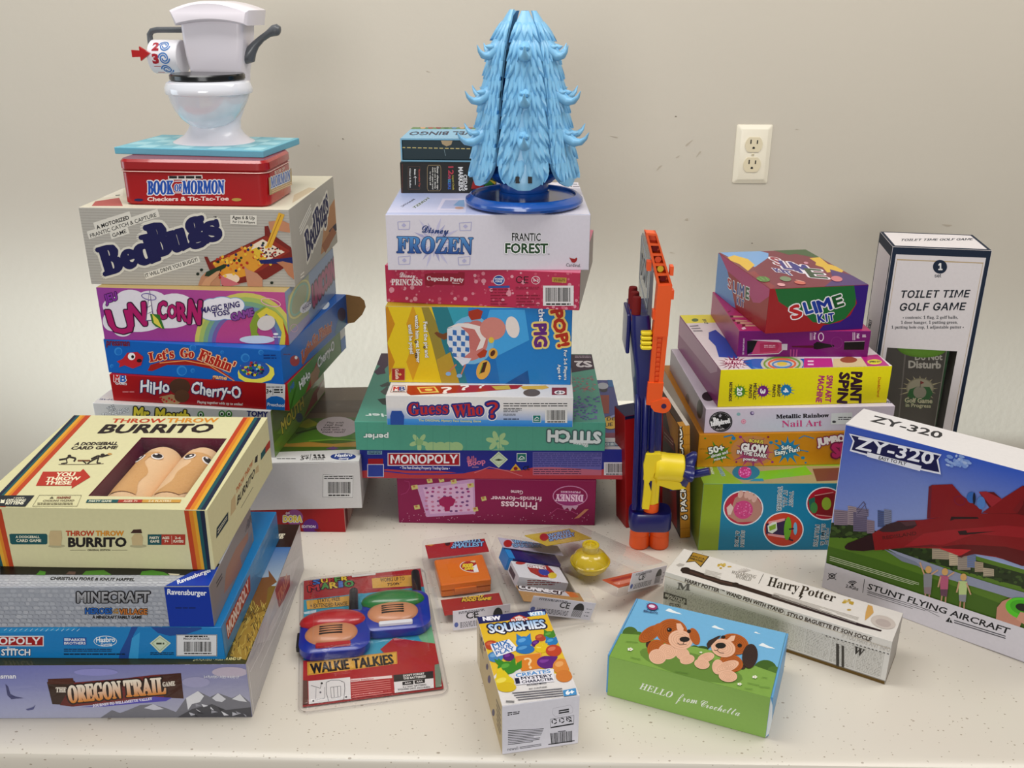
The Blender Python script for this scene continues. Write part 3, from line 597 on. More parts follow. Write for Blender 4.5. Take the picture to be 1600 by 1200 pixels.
m = Mesh(); m.add(*loft([circ(.0075, .058, .0306, .003, .003, 40), circ(.0078, .058, .0322, .017, .016, 40), circ(.0085, .058, .0375, .0285, .027, 40), circ(.0095, .058, .046, .0395, .037, 40), circ(.011, .058, .057, .048, .0455, 40), circ(.0125, .058, .069, .054, .051, 40), circ(.0135, .058, .0795, .0572, .0545, 40), circ(.0138, .058, .0806, .0606, .0575, 40), circ(.0138, .058, .0830, .0615, .0585, 40), circ(.0138, .058, .0890, .0612, .0582, 40), circ(.0138, .058, .0955, .0585, .0555, 40), circ(.0138, .058, .0985, .053, .050, 40)])); m.build('bowl', whiteg, root)
m = Mesh(); m.add(*loft([circ(.0138, .058, .0985, .0505, .048, 40), circ(.0138, .058, .1003, .0525, .05, 40), circ(.0138, .058, .1055, .0525, .05, 40), circ(.0138, .058, .1075, .0505, .048, 40)])); m.build('seat', blk, root)
def tk(z, x0, x1, y0, y1, r=.008): return rrect(x0, x1, y0, y1, r, z)
m = Mesh(); m.add(*loft([tk(.085, -.018, .0485, .092, .125, .004), tk(.095, -.0255, .0500, .088, .127), tk(.110, -.0285, .0510, .085, .129), tk(.130, -.0310, .0555, .083, .131), tk(.150, -.0322, .0595, .082, .132), tk(.182, -.0330, .0630, .082, .133)])); m.build('tank', white, root)
m = Mesh(); R_ = []
def arch(u, hh): return hh-.0122*(2*u-1)**2
for y, ins in ((.0705, .004), (.0725, .0012), (.075, 0), (.134, 0), (.1365, .0012), (.138, .004)):
    ring_ = [];
    for i in range(17): u = i/16; ring_.append((-.0405+ins+u*(.1185-2*ins), y, arch(u, .2026)-ins*.8))
    for i in range(17): u = 1-i/16; ring_.append((-.0345+ins+u*(.1085-2*ins), y, .1792-.006*(2*u-1)**2-.003+ins*.8))
    R_.append(ring_)
m.add(*loft(R_)); m.build('tank_lid', white, root)
m = Mesh(); m.add(*tube([(.052, .108, .128), (.058, .107, .1285), (.0625, .106, .136), (.070, .106, .1445), (.080, .106, .1525), (.090, .106, .1585), (.096, .106, .1615), (.1005, .106, .1635), (.105, .106, .1645), (.1085, .106, .1642), (.1095, .106, .164)], [.011, .0105, .0078, .0058, .0048, .0050, .0066, .0080, .0079, .0052, .001], 16)); m.build('flush_handle', gmet, root)
m = Mesh(); m.add(*tube([(-.03, .095, .164), (-.074, .095, .1637), (-.0825, .095, .162), (-.0865, .095, .157), (-.0868, .095, .15), (-.0868, .095, .122), (-.082, .095, .122)], .0042, 12)); m.build('roll_holder', gmet, root)
m = Mesh(); V, Fs = lathe([(.008, -.0225), (.0225, -.0225), (.0235, -.0215), (.0235, .0215), (.0225, .0225), (.008, .0225)], 40)
m.add([(-.0605+c, .095+a, .127+bb) for a, bb, c in V], Fs); roll = m.build('paper_roll', plain('white_roll_plastic', '#e4e2e6', .35, .5, .01), root)
def on_roll(txt, x0, x1, a0, a1, mat, st='sans', bo=.06):
    V, P = glyphs(txt, st, bo); ax = min(v[0] for v in V); bx = max(v[0] for v in V); by = max(v[1] for v in V); q = Mesh(); W_ = []
    for gx, gy in V:
        x = x0+(gx-ax)/(bx-ax)*(x1-x0); an = math.radians(a0+(gy/by)*(a1-a0)); W_.append((x, .095-.0238*math.cos(an), .127+.0238*math.sin(an)))
    q.add(W_, P); return q
redp = plain('red_roll_print', '#a8182e', .4); blup = plain('blue_roll_print', '#3a78b8', .4)
for d, a in (('2', 40), ('3', -4), ('1', -47)):
    on_roll(d, -.0750, -.0645, a-15, a+17, redp).build('numeral', redp, roll)
    q = Mesh()
    for k in range(2):
        for i in range(26):
            t0, t1 = i*.24, (i+1)*.24; rr0, rr1 = .0014+.0010*t0, .0014+.0010*t1; pts = []
            for t_, r_ in ((t0, rr0), (t1, rr1), (t1, rr1+.0019), (t0, rr0+.0019)):
                x = -.0565+r_*math.cos(t_+k*PI); an = math.radians(a+2)+r_*math.sin(t_+k*PI)/.0238; pts.append((x, .095-.0238*math.cos(an), .127+.0238*math.sin(an)))
            q.add(pts, [(0, 1, 2, 3)])
    q.build('swirl', blup, roll)
m = Mesh(); m.add(*prism([(-.102, .1275), (-.102, .1372), (-.0895, .1365), (-.0895, .142), (-.0742, .1325), (-.0895, .1225), (-.0895, .128)], .0655, .0695)); m.add(*tube([(-.09, .069, .132), (-.0885, .095, .132)], .002)); m.build('pointer', plain('red_toy_plastic', '#b31b1c', .3), root)

# ------------------------------------------------------------------ front left stack
b = Box((-.5049, .8341, .0284, .4, .2985, .0722, 0), base='#8a8fc4', T='#6a5a2a', R='#b5b2b4').v(0, 850, 3.2)
b.n('F', 0, 0, 1, 1, ['#aeb2d0', '#b4b3bd', '#8f8fb8', '#6f79c4'])
b.p('F', [(500, 870), (560, 830), (600, 845), (640, 830), (700, 805), (760, 800), (830, 820), (880, 840), (930, 770), (990, 735), (1050, 765), (1090, 745), (1160, 770), (1200, 750), (1262, 800), (1262, 870)], '#7c7c84')
b.p('F', [(930, 770), (990, 735), (1020, 760), (1000, 790), (960, 800), (940, 830)], '#dcdce0').p('F', [(1060, 770), (1090, 745), (1130, 775), (1110, 790), (1080, 785)], '#d4d4da').p('F', [(1160, 775), (1200, 750), (1235, 790), (1200, 785)], '#d8d8dc').p('F', [(720, 820), (765, 800), (820, 825), (770, 830)], '#c9c9d4').p('F', [(880, 870), (960, 825), (1060, 800), (1130, 830), (1262, 815), (1262, 870)], '#505056')
for seed in range(14):
    rr = random.Random(seed); x, y = rr.uniform(900, 1230), rr.uniform(790, 850); b.p('F', [(x, y), (x+rr.uniform(15, 45), y+rr.uniform(8, 22)), (x+rr.uniform(0, 20), y+rr.uniform(12, 24))], rr.choice(('#d9d9de', '#3c3c42', '#9a9aa2', '#bcbcc4')))
b.e('F', 1150, 640, 90, 26, '#c5b9c8').e('F', 980, 690, 70, 26, '#a8a6c6').e('F', 480, 640, 110, 18, '#9a9ad2')
b.p('F', [(235, 690), (375, 685), (380, 735), (360, 805), (262, 800)], '#3c2416').p('F', [(240, 675), (365, 670), (372, 700), (240, 700)], '#5b2f24').p('F', [(372, 692), (620, 672), (760, 655), (905, 645), (918, 770), (820, 768), (620, 790), (360, 812), (300, 805)], '#7c2420').p('F', [(800, 654), (905, 645), (918, 772), (820, 768)], '#4a2418').p('F', [(300, 805), (360, 700), (372, 812)], '#6a2018')
b.p('F', [(400, 815), (560, 800), (770, 762), (860, 768), (830, 785), (700, 795), (520, 812)], '#5a52b4').t('F', 'JOURNEY TO WILLAMETTE VALLEY', (465, 814), (762, 778), 13, '#e4e0f0', 'serif', .03)
b.t('F', 'THE', (280, 740), (332, 740), 24, '#f0e6d8', 'serif', .02).t('F', 'OREGON', (348, 792), (608, 766), (338, 710), '#d88a2c', 'serif', .03, out='#2c140e', ow=.07, top='#f4ecdc').t('F', 'TRAIL', (628, 762), (830, 746), (618, 682), '#d88a2c', 'serif', .03, out='#2c140e', ow=.07, top='#f4ecdc').t('F', 'GAME', (815, 712), (876, 706), 22, '#f0e6d8', 'serif', .02)
b.p('F', [(28, 700), (40, 712), (52, 750), (75, 762), (118, 770), (80, 772), (58, 775), (38, 755)], '#4a4c78').p('F', [(130, 826), (165, 815), (178, 804), (168, 826), (140, 831)], '#5a5c8c').t('F', 'Pressman', (-60, 672), (80, 670), 22, '#eeeef6', b=.03).t('F', '2-4 PLAYERS • AGES 14 AND UP', (1020, 668), (1196, 670), 12, '#eeeef2', b=.01)
b.n('T', 0, .0, 1, .06, '#4a4a1e').n('T', 0, .06, 1, .3, '#5d5220').n('T', 0, .28, 1, .5, '#8a6c22').n('T', 0, .5, 1, .8, ['#b9c4c8', '#b9c4c8', '#4f7fb8', '#4f7fb8']).n('T', 0, .8, 1, 1, '#3a1f18').n('T', .1, .82, .9, .84, '#7a4a3a')
b.v(0, 850, 3.2).p('T', [(1255, 250), (1265, 180), (1300, 170), (1345, 165), (1342, 130), (1375, 175), (1385, 190), (1340, 220), (1330, 300), (1280, 320)], '#8a5a24').p('T', [(1150, 560), (1200, 400), (1260, 360), (1330, 330), (1310, 420), (1270, 480), (1230, 580)], '#a88a3a')
rr = random.Random(9); b.lines('T', [(x, y, x+rr.uniform(-18, 22), y-rr.uniform(14, 40)) for x, y in [(1160+rr.random()*170, 300+rr.random()*260) for i in range(70)]], 3, '#c9b25a').lines('T', [(x, y, x+rr.uniform(-14, 18), y-rr.uniform(10, 30)) for x, y in [(1160+rr.random()*170, 330+rr.random()*240) for i in range(60)]], 3, '#4a3c18')
b.t('T', '2-4 PLAYERS • AGES 14 AND UP', (965, 585), (1206, 580), (968, 571), '#e8dca0', b=.03).v(400, 780, 6.667).t('T', 'GAME', (90, 412), (278, 410), (120, 362), '#efe6cc', 'serif', .03)
b.v(0, 850, 3.2).p('R', [(1280, 500), (1400, 140), (1500, 60), (1440, 240), (1350, 480)], '#c3c0c2').p('R', [(1395, 320), (1375, 230), (1400, 165), (1450, 155), (1450, 210), (1420, 280)], '#9c4048').t('R', 'TRAIL', (1395, 300), (1445, 185), (1388, 250), '#c98a70', 'serif', .03).lines('R', [(1240, 610, 1270, 850), (1250, 640, 1410, 330), (1300, 620, 1480, 210), (1275, 820, 1500, 260)], 3, '#d8d6d8')
b.build('board_game_box', WRAP, 'large film-wrapped box with mountains and a brown banner, bottom of the front left stack', 'box', FSTK)
b = Box((-.5294, .8453, .0104, .4, .2503, .0424, .0722), base='#1a88c6', R='#2a86b8').v(0, 850, 3.2)
b.p('F', [(590, 590), (600, 540), (640, 460), (660, 405), (690, 415), (665, 460), (680, 520), (690, 590)], '#24549c').p('F', [(750, 412), (1000, 405), (1010, 425), (930, 452), (850, 460), (790, 445)], '#24549c').p('F', [(660, 470), (700, 440), (690, 590), (640, 590)], '#3fa4da').p('F', [(0, 420), (390, 415), (380, 430), (0, 445)], '#2f9ad2')
b.lines('F', [(x, 432+(i % 3)*2, x+14, 424) for i, x in enumerate(range(20, 390, 26))], 2.4, '#c4e2f2')
b.r('F', -190, 459, 219, 511, '#e8e4e4').r('F', -186, 464, 214, 507, '#a8161e').t('F', 'MONOPOLY', (-150, 501), (200, 500), 33, '#f2f0f0', 'inter', .035)
b.t('F', 'STITCH', (8, 556), (150, 556), 30, '#f0f2f4', b=.05, out='#1a3a70', ow=.09).t('F', 'Disney', (36, 526), (76, 526), 12, '#e8eef4', 'script', .02)
b.r('F', 318, 468, 432, 505, '#2458a8').t('F', 'PARKER', (345, 485), (428, 485), 13, '#eef0f4', b=.04).t('F', 'BROTHERS', (322, 501), (428, 501), 12, '#eef0f4', b=.04).p('F', [(322, 470), (342, 470), (342, 484), (322, 484)], '#c8d4e8')
b.ring('F', 527, 485, 58, 27, 3, '#eaf2f8').t('F', 'Hasbro', (482, 490), (575, 488), 24, '#f2f6fa', b=.03).t('F', 'Gaming', (505, 508), (560, 506), 14, '#f2f6fa', b=.01)
b.p('F', [(750, 495), (800, 455), (855, 495), (800, 545)], '#d4dfc8').p('F', [(758, 495), (800, 462), (846, 495), (800, 537)], '#aebf9c').p('F', [(765, 495), (800, 467), (839, 495), (800, 531)], '#d0dcc4').ml('F', 782, 490, 822, 502, 1, '#3a4a3a', .9)
b.ml('F', 320, 522, 560, 540, 2, '#1a4470').ml('F', 320, 545, 625, 556, 1, '#12304e', .7).ml('F', 752, 540, 868, 556, 2, '#12304e')
b.r('F', 882, 452, 1086, 560, '#e2e2e4').path('F', [(884, 454), (1084, 454), (1084, 558), (884, 558), (884, 454)], 2, '#2a2a2a').ml('F', 925, 456, 1040, 465, 1, '#222222', .9).t('F', 'PROOF OF PURCHASE', (918, 478), (1048, 478), 10, '#222222').bar('F', 905, 480, 1075, 552, '#e2e2e4')
b.p('R', [(1128, 400), (1140, 480), (1252, 232), (1250, 150)], '#a8202a').t('R', 'MONOPOLY', (1142, 462), (1246, 228), (1134, 410), '#e8dcd8', 'inter', .04)
b.n('R', 0, 0, .03, 1, '#3a94c6')
b.build('board_game_box', WRAP, 'slim blue film-wrapped board game with a barcode label, second from the bottom at front left', 'box', FSTK)
b = Box((-.4867, .8443, .0297, .3, .1761, .0511, .1146), base='#a7abb4', T='#b4b6bd', R='#8d8684').v(0, 850, 3.2)
rr = random.Random(11)
def cobble(f, x0, x1, y0, y1, sx, sy, cols):
    y = y0
    while y < y1:
        x = x0+rr.uniform(-sx, 0)
        while x < x1:
            w_, h_ = sx*rr.uniform(.7, 1.15), sy*rr.uniform(.75, 1.05)
            b.p(f, [(x+w_*.2, y), (x+w_*.85, y+h_*.08), (x+w_*.97, y+h_*.6), (x+w_*.65, y+h_*.95), (x+w_*.1, y+h_*.85), (x, y+h_*.35)], rr.choice(cols)); x += sx
        y += sy
b.step = 0
cobble('F', -330, 830, 205, 405, 30, 21, ('#b3b7bf', '#aeb2ba', '#b8bbc2', '#a9adb6')); cobble('T', -330, 890, 150, 206, 30, 13, ('#bcbec5', '#b8bac1', '#c2c4ca'))
b.step = 8e-6
b.p('T', [(0, 100), (1120, 100), (1095, 157), (0, 154)], '#1c1a16').p('T', [(700, 157), (710, 138), (760, 132), (820, 142), (850, 158)], '#4e8f2a').p('T', [(180, 156), (200, 134), (230, 140), (225, 157)], '#4e8f2a').p('T', [(410, 156), (430, 136), (520, 132), (560, 156)], '#528a2c').p('T', [(330, 152), (345, 138), (380, 140), (375, 154)], '#6a5048').p('T', [(840, 148), (900, 152), (890, 160), (850, 156)], '#d8d0b8')
b.t('T', 'CHRISTIAN FIORE & KNUT HAPPEL', (250, 180), (672, 186), (256, 166), '#1c1c1e', b=.03)
b.p('T', [(820, 214), (905, 168), (960, 140), (1120, 110), (1060, 215)], '#0d44ae').p('F', [(820, 205), (1075, 200), (1080, 420), (850, 420)], '#0b3da6').t('F', 'Ravensburger', (838, 250), (1032, 256), 26, '#f2f4f8', b=.035).t('T', 'Ravensburger', (890, 202), (1060, 138), (885, 182), '#f2f4f8', b=.035).ml('F', 878, 312, 982, 326, 1, '#0a2c70')
b.t('F', 'MINECRAFT', (388, 290), (746, 288), 50, '#8f9094', b=.03, out='#242428', ow=.14, top='#b5b6ba').t('F', 'HEROES', (428, 347), (560, 347), 28, '#2a6ab8', b=.05, out='#16202e', ow=.08).t('F', 'OF', (570, 332), (590, 332), 10, '#c89a50', b=.05, out='#2a2018', ow=.08).t('F', 'THE', (566, 346), (593, 346), 10, '#c89a50', b=.05, out='#2a2018', ow=.08).t('F', 'VILLAGE', (598, 350), (736, 350), 28, '#c07a3c', b=.05, out='#2a2018', ow=.08).t('F', 'A MINECRAFT FAMILY GAME', (464, 370), (708, 371), 14, '#1c1c1e', b=.03)
b.p('R', [(1130, 130), (1180, 20), (1240, -60), (1240, 60), (1190, 150), (1120, 250)], '#a2765e').p('R', [(1200, 60), (1260, -60), (1260, 10), (1210, 110)], '#7a8290').ml('R', 0, 0, 10, 10, 2, '#38343a', quad=[(1080, 190), (1110, 140), (1112, 175), (1085, 225)])
b.v(0, 630, 3.333).t('R', 'MINECRAFT', (1280, 668), (1372, 512), (1290, 610), '#77777c', b=.04, out='#2c2c30', ow=.07)
b.build('board_game_box', SATIN, 'grey cobblestone-patterned box with a blue corner, directly under the cream box with the window', 'box', FSTK)
# cream box with the window
q = (-.4672, .8805, -.0078, .2541, .2424, .0743, .1657)
b = Box(q, base='#dcd7ac').v(0, 630, 3.333)
cs = [b.st('T', p) for p in ((720, 181), (1166, 181), (985, 487), (472, 487))]
HS = (sum(c[0] for c in (cs[0], cs[3]))/2, sum(c[1] for c in (cs[2], cs[3]))/2, sum(c[0] for c in (cs[1], cs[2]))/2, sum(c[1] for c in (cs[0], cs[1]))/2)
b = Box(q, base='#dcd7ac', hole=('T', *HS, .056, '#6e2440'), bev=.0012).v(0, 630, 3.333)
red, ora, yel, tea, nav = '#c04a24', '#d98a2a', '#dfa936', '#1f5d60', '#1c2a46'
xt = (1276, 1298, 1314, 1334, 1352, 1371); xm = (957, 981, 1002, 1020, 1040, 1064); xb = (1004, 1030, 1050, 1066, 1082, 1099)
for i, c in enumerate((red, ora, yel, tea, nav)):
    b.p('T', [(xt[i], 60), (xt[i+1], 60), (xm[i+1], 562), (xm[i], 562)], c).p('F', [(xm[i], 552), (xm[i+1], 552), (xb[i+1], 870), (xb[i], 870)], c)
xt = (386, 404, 418, 434, 448, 476); xl = (-92, -72, -56, -37, -20, 9); xb2 = (-12, 8, 22, 40, 54, 76)
for i, c in enumerate((nav, tea, yel, ora, red)):
    b.p('T', [(xt[i], 62), (xt[i+1], 62), (xl[i+1], 562), (xl[i], 562)], c).p('F', [(xl[i]-2, 552), (xl[i+1]-2, 552), (xb2[i+1], 870), (xb2[i], 870)], c)
b.t('T', 'THROW', (578, 102), (852, 102), (592, 81), '#c04a24', b=.05).t('T', 'THROW', (865, 101), (1130, 100), (876, 79), '#d9942e', b=.05).t('T', 'BURRITO', (512, 156), (1090, 152), (556, 112), '#2e221e', b=.06)
b.t('T', 'A DODGEBALL', (386, 220), (608, 217), (398, 205), '#2e221e', b=.06).t('T', 'CARD GAME', (368, 242), (605, 239), (380, 226), '#2e221e', b=.06)
b.path('T', [(308, 296), (345, 290), (360, 280), (395, 288), (385, 305)], 9, '#2e241e').path('T', [(345, 290), (350, 312), (318, 316)], 6, '#2e241e').e('T', 362, 276, 10, 7, '#2e241e').path('T', [(405, 300), (470, 300)], 8, '#7a4a2c').path('T', [(430, 300), (450, 316)], 6, '#2e241e').path('T', [(475, 292), (510, 275), (530, 280), (578, 265)], 9, '#2e241e').path('T', [(515, 280), (505, 312), (525, 314)], 7, '#2e241e').path('T', [(510, 285), (470, 305), (455, 318)], 7, '#2e241e').e('T', 535, 270, 11, 7, '#2e241e').e('T', 572, 266, 12, 5, '#c49a5a').path('T', [(305, 320), (450, 320), (540, 316)], 2.5, '#6a5a4a')
b.p('T', [(187, 431), (224, 358), (418, 358), (434, 343), (471, 386), (372, 446), (376, 431)], '#bb3a2a')
for s_, bl, br, h in (('YOU', (290, 383), (385, 381), 22), ('THROW', (238, 404), (412, 402), 20), ('THESE', (232, 426), (368, 424), 20)): b.t('T', s_, bl, br, (bl[0]+9, bl[1]-h*.9), '#f0e8c8', b=.06)
b.p('T', [(-20, 538), (-20, 482), (180, 482), (132, 540)], '#262c34').t('T', 'EXPLODING', (32, 513), (130, 513), (40, 501), '#e8e4cc', b=.04).t('T', 'KITTENS', (28, 529), (120, 529), (36, 515), '#e8e4cc', b=.06).t('T', 'A GAME BY', (70, 498), (126, 498), (73, 492), '#e8e4cc', b=.03).p('T', [(2, 522), (6, 502), (12, 506), (22, 506), (28, 500), (22, 522)], '#e8e4cc')
b.path('T', [(205, 481), (425, 481), (402, 538), (170, 538), (205, 481)], 1.6, '#7a745c').t('T', 'WARNING', (292, 500), (365, 499), (298, 488), '#8a3a2a', b=.03).t('T', 'CHOKING HAZARD', (222, 514), (384, 513), (228, 505), '#7a7058', b=.02).ml('T', 195, 519, 380, 532, 2, '#8a8468').p('T', [(258, 498), (272, 487), (280, 498)], '#6a644c')
b.p('T', [(448, 520), (455, 504), (620, 504), (612, 520)], tea).p('T', [(612, 520), (620, 504), (745, 504), (738, 520)], '#b3402e').p('T', [(738, 520), (745, 504), (945, 504), (938, 520)], '#d0a04a').t('T', 'PARTY GAME', (462, 517), (580, 517), (466, 508), '#e8e4c8', b=.04).t('T', 'AGES 7+', (642, 517), (715, 517), (646, 508), '#f0d8c0', b=.04).t('T', '2-6 PLAYERS', (772, 517), (890, 517), (776, 508), '#f0e4c0', b=.04)
b.p('F', [(48, 684), (56, 680), (240, 680), (247, 686), (247, 730), (240, 735), (62, 735), (54, 728)], tea).t('F', 'A DODGEBALL', (82, 702), (206, 702), 12, '#e8e4cc', b=.05).t('F', 'CARD GAME', (86, 722), (214, 722), 14, '#e8e4cc', b=.05)
b.t('F', 'THROW', (344, 690), (490, 690), 25, '#c04a24', b=.07).t('F', 'THROW', (500, 690), (644, 690), 25, '#d9942e', b=.07).t('F', 'BURRITO', (358, 747), (656, 746), 46, '#241c1a', b=.07).t('F', 'ORIGINAL EDITION', (456, 769), (574, 769), 9, '#4a4438').lines('F', [(365, 765, 447, 765), (582, 765, 664, 765)], 1.8, '#6a6454')
b.e('F', 295, 744, 44, 8, '#b8b28e').p('F', [(258, 740), (254, 690), (262, 664), (320, 664), (324, 700), (318, 742)], '#cdb88c').e('F', 720, 744, 44, 8, '#b8b28e').p('F', [(690, 740), (685, 700), (700, 680), (735, 680), (745, 700), (742, 740)], '#cdb88c').p('F', [(680, 676), (695, 658), (735, 656), (740, 676)], '#4a2c24')
b.r('F', 770, 683, 842, 737, tea).r('F', 842, 683, 965, 737, '#b3402e').lines('F', [(894, 690, 896, 732)], 2, '#f0d8c0')
for s_, x0, x1, y in (('PARTY', 780, 830, 706), ('GAME', 783, 830, 724), ('AGES', 846, 882, 706), ('7+', 858, 878, 724), ('2-6', 912, 942, 706), ('PLAYERS', 904, 956, 724)): b.t('F', s_, (x0, y), (x1, y), 12, '#f0e8d0', b=.05)
b.t('R', 'THROW THROW', (1230, 474), (1316, 322), (1229, 446), '#c06a2c', b=.06).t('R', 'BURRITO', (1234, 532), (1324, 378), (1238, 486), '#241c1a', b=.06).lines('R', [(1255, 545, 1318, 436)], 2, '#6a6454').p('R', [(1200, 590), (1204, 505), (1225, 470), (1228, 550)], '#cdb88c').p('R', [(1328, 370), (1332, 335), (1345, 320), (1348, 355)], '#cdb88c').p('R', [(1325, 312), (1330, 280), (1342, 268), (1340, 305)], '#2c2422')
b.p('R', [(1126, 705), (1128, 650), (1188, 565), (1188, 612)], '#1f3a44').ml('R', 0, 0, 9, 9, 2, '#d8d4bc', quad=[(1134, 655), (1182, 585), (1182, 605), (1134, 685)]).p('R', [(1358, 298), (1358, 262), (1382, 225), (1382, 262)], tea).p('R', [(1382, 262), (1382, 225), (1406, 188), (1406, 230)], '#b3402e')
cream = b.build('party_game_box', MATTE, 'cream box with rainbow stripes and a window showing two plush rolls', 'box', FSTK)
m = Mesh(); w2 = .2541/2
m.add(*rbox(HS[0]-w2-.002, HS[2]-w2+.002, HS[1]-.002, HS[3]+.002, .0738-.0007, .0738-.0003, .001, .0001)); m.build('window', CLEAR, cream, smooth=0)['label'] = 'clear film window'
skin = plain('plush_tortilla', '#ecca9f', .75, .2, .05, 30, .3); fold = plain('plush_fold', '#d9ac74', .8, .2, .05, 30, .3); ew = plain('plush_eye_white', '#f0ece6', .5); ek = plain('plush_eye_black', '#15110f', .35)
BM = pose(*q[:2], q[6], q[2])
cxs = (HS[0]+(HS[2]-HS[0])*.275-w2, HS[0]+(HS[2]-HS[0])*.74-w2); rad = (HS[2]-HS[0])*.252; yb = HS[1]+.001; L_ = HS[3]-HS[1]-.004; ZS = (.056-.0035)/(2*rad)
for k, cx in enumerate(cxs):
    cz = .0743-.056+rad*ZS
    rt = empty('plush_burrito', BM @ Matrix.Translation((cx, yb, cz-rad*ZS)), ('tan plush roll in the left half of the cream box window', 'tan plush roll in the right half of the cream box window')[k], 'plush toy', 'plush rolls in the cream box')
    R_ = [[(x, t*L_, rad*ZS+z*ZS) for x, z, _ in circ(0, 0, 0, rad*s_, rad*s_, 32)] for t, s_ in ((0, .55), (.015, .8), (.05, .93), (.14, .985), (.4, 1), (.75, .99), (.9, .94), (.96, .82), (.99, .55))]
    m = Mesh(); m.add(*loft(R_)); m.build('body', skin, rt)
    m = Mesh(); sg = [1, -1][k]
    for i in range(12):
        for j in range(10):
            def P_(i_, j_):
                t = .12+.68*i_/12; wv = .35+.25*math.sin(t*7+k)+.15*math.sin(t*17); a = PI/2-sg*(wv-1.15*j_/10-.1); return (rad*1.012*math.cos(a), t*L_, rad*ZS+rad*ZS*1.012*math.sin(a))
            m.add([P_(i, j), P_(i+1, j), P_(i+1, j+1), P_(i, j+1)], [(0, 1, 2, 3)])
    m.build('wrap_fold', fold, rt)['label'] = 'darker folded edge of the wrap'
    for a in ((62, 108) if k == 0 else (66, 112)):
        aa = math.radians(a-14*(1 if k else -1)); ex, ez = rad*math.cos(aa), rad*ZS+rad*ZS*math.sin(aa); nrm = Vector((math.cos(aa), 0, math.sin(aa)))
        rotm = Matrix.Translation((ex, L_*.72, ez)) @ nrm.to_track_quat('Z', 'Y').to_matrix().to_4x4()
        m = Mesh(); m.add(*ellipsoid((0, 0, .0004), (.0072, .0072, .0012)), ew, rotm); m.add(*ellipsoid((0, 0, .001), (.0056, .0058, .0012)), ek, rotm); m.add(*ellipsoid((.0015, .0022, .0021), (.002, .002, .0005), 10, 6), ew, rotm); m.build('eye', None, rt)

# ------------------------------------------------------------------ middle stack, from the table up
b = Box((-.0472, 1.2670, -.0066, .2992, .27, .0770, 0), base='#8a1450', R='#5a4034').v(540, 560, 3.478)
b.p('F', [(385, 690), (700, 655), (706, 845), (440, 862)], '#c49ac0').p('F', [(420, 705), (690, 675), (695, 830), (460, 845)], '#d3aecb')
rr = random.Random(3); b.dots('F', [(x+rr.uniform(-6, 6), y+rr.uniform(-5, 5), 9, 6, rr.choice(('#a5457e', '#b0608c', '#7a4a80', '#c07a9a'))) for x in range(440, 690, 32) for y in range(705, 840, 24)], 0, 8)
b.p('F', [(505, 770), (530, 752), (570, 750), (598, 768), (585, 800), (568, 806), (566, 830), (540, 832), (536, 806), (512, 798)], '#a01a5a')
for x, y, w_ in ((355, 700, 34), (440, 665, 28), (505, 660, 26), (570, 670, 30), (735, 762, 26), (370, 808, 30), (660, 690, 34), (690, 820, 26)): b.p('F', [(x, y-8), (x+w_, y-14), (x+w_+6, y+8), (x+6, y+14)], '#c8bd7a').e('F', x+w_*.5, y-4, 7, 6, '#b87a4a')
b.path('F', [(300, 740), (330, 730), (350, 700), (345, 670), (320, 665)], 5, '#9c3468').dots('F', [(300+rr.random()*1050, rr.choice((845, 865, 880))+rr.uniform(-10, 10), 2.2, 2.2, '#d8a8c0') for i in range(60)], 0, 6)
b.path('F', [(1105, 850), (1150, 815), (1230, 830), (1300, 870)], 4, '#b04478').p('F', [(1240, 872), (1300, 820), (1322, 818), (1270, 865)], '#c98a6a')
b.ring('F', 1220, 748, 95, 57, 5, '#c98ab0').e('F', 1220, 760, 78, 40, '#9c3a78').t('F', 'DISNEY', (1292, 742), (1140, 738), 36, '#e6c4d8', 'serif', .03).t('F', 'PRINCESS', (1275, 722), (1170, 720), 9, '#e6c4d8').p('F', [(1175, 800), (1265, 800), (1250, 822), (1232, 810), (1220, 830), (1206, 810), (1188, 822)], '#c9a0b8')
b.t('F', 'Princess', (1040, 783), (846, 776), 38, '#ead0da', b=.02).t('F', 'friends~forever', (1066, 752), (790, 748), 24, '#ead0da', b=.015).t('F', 'Game', (964, 718), (898, 715), 20, '#ead0da', b=.015)
b.build('board_game_box', SATIN, 'maroon box with upside-down lettering on the table, bottom of the middle stack', 'box', CSTK)
b = Box((-.0505, 1.2679, .0092, .3987, .2773, .0502, .0770), base='#22308c', T='#474c86', R='#2a2f70').v(540, 560, 3.478)
b.p('F', [(60, 612), (200, 604), (330, 590), (420, 592), (520, 612), (640, 625), (760, 600), (850, 604), (940, 612), (1050, 585), (1150, 590), (1300, 612), (1420, 600), (1560, 585), (1560, 680), (60, 680)], '#b8434a').path('F', [(205, 612), (350, 628), (520, 628), (640, 622)], 6, '#2a3a9a').path('F', [(700, 622), (780, 590), (880, 612), (960, 640)], 4, '#c87a80')
b.p('F', [(210, 600), (330, 582), (560, 584), (640, 606), (560, 612), (330, 610)], '#1c2a8a')
b.r('F', 228, 514, 622, 584, '#d8d0d4').r('F', 233, 518, 617, 579, '#a8182a').t('F', 'MONOPOLY', (246, 570), (606, 568), 44, '#f0eef0', 'inter', .035).t('F', '• The Fast-Dealing Property Trading Game •', (296, 600), (566, 604), 14, '#e4e0ec', b=.02)
b.r('F', 118, 502, 198, 522, '#7ea4b8').ml('F', 124, 504, 192, 520, 2, '#3a5a70', .8).r('F', 122, 545, 204, 574, '#a01c2c').r('F', 118, 574, 208, 645, '#c8c4d4').r('F', 122, 578, 204, 642, '#35489c')
b.t('F', 'Betty', (662, 566), (712, 556), 32, '#b86a8a', 'script', .03).t('F', 'Boop', (668, 586), (760, 570), 28, '#d07a9a', b=.05).t('F', 'EDITION', (688, 594), (722, 594), 6, '#d8a0b0')
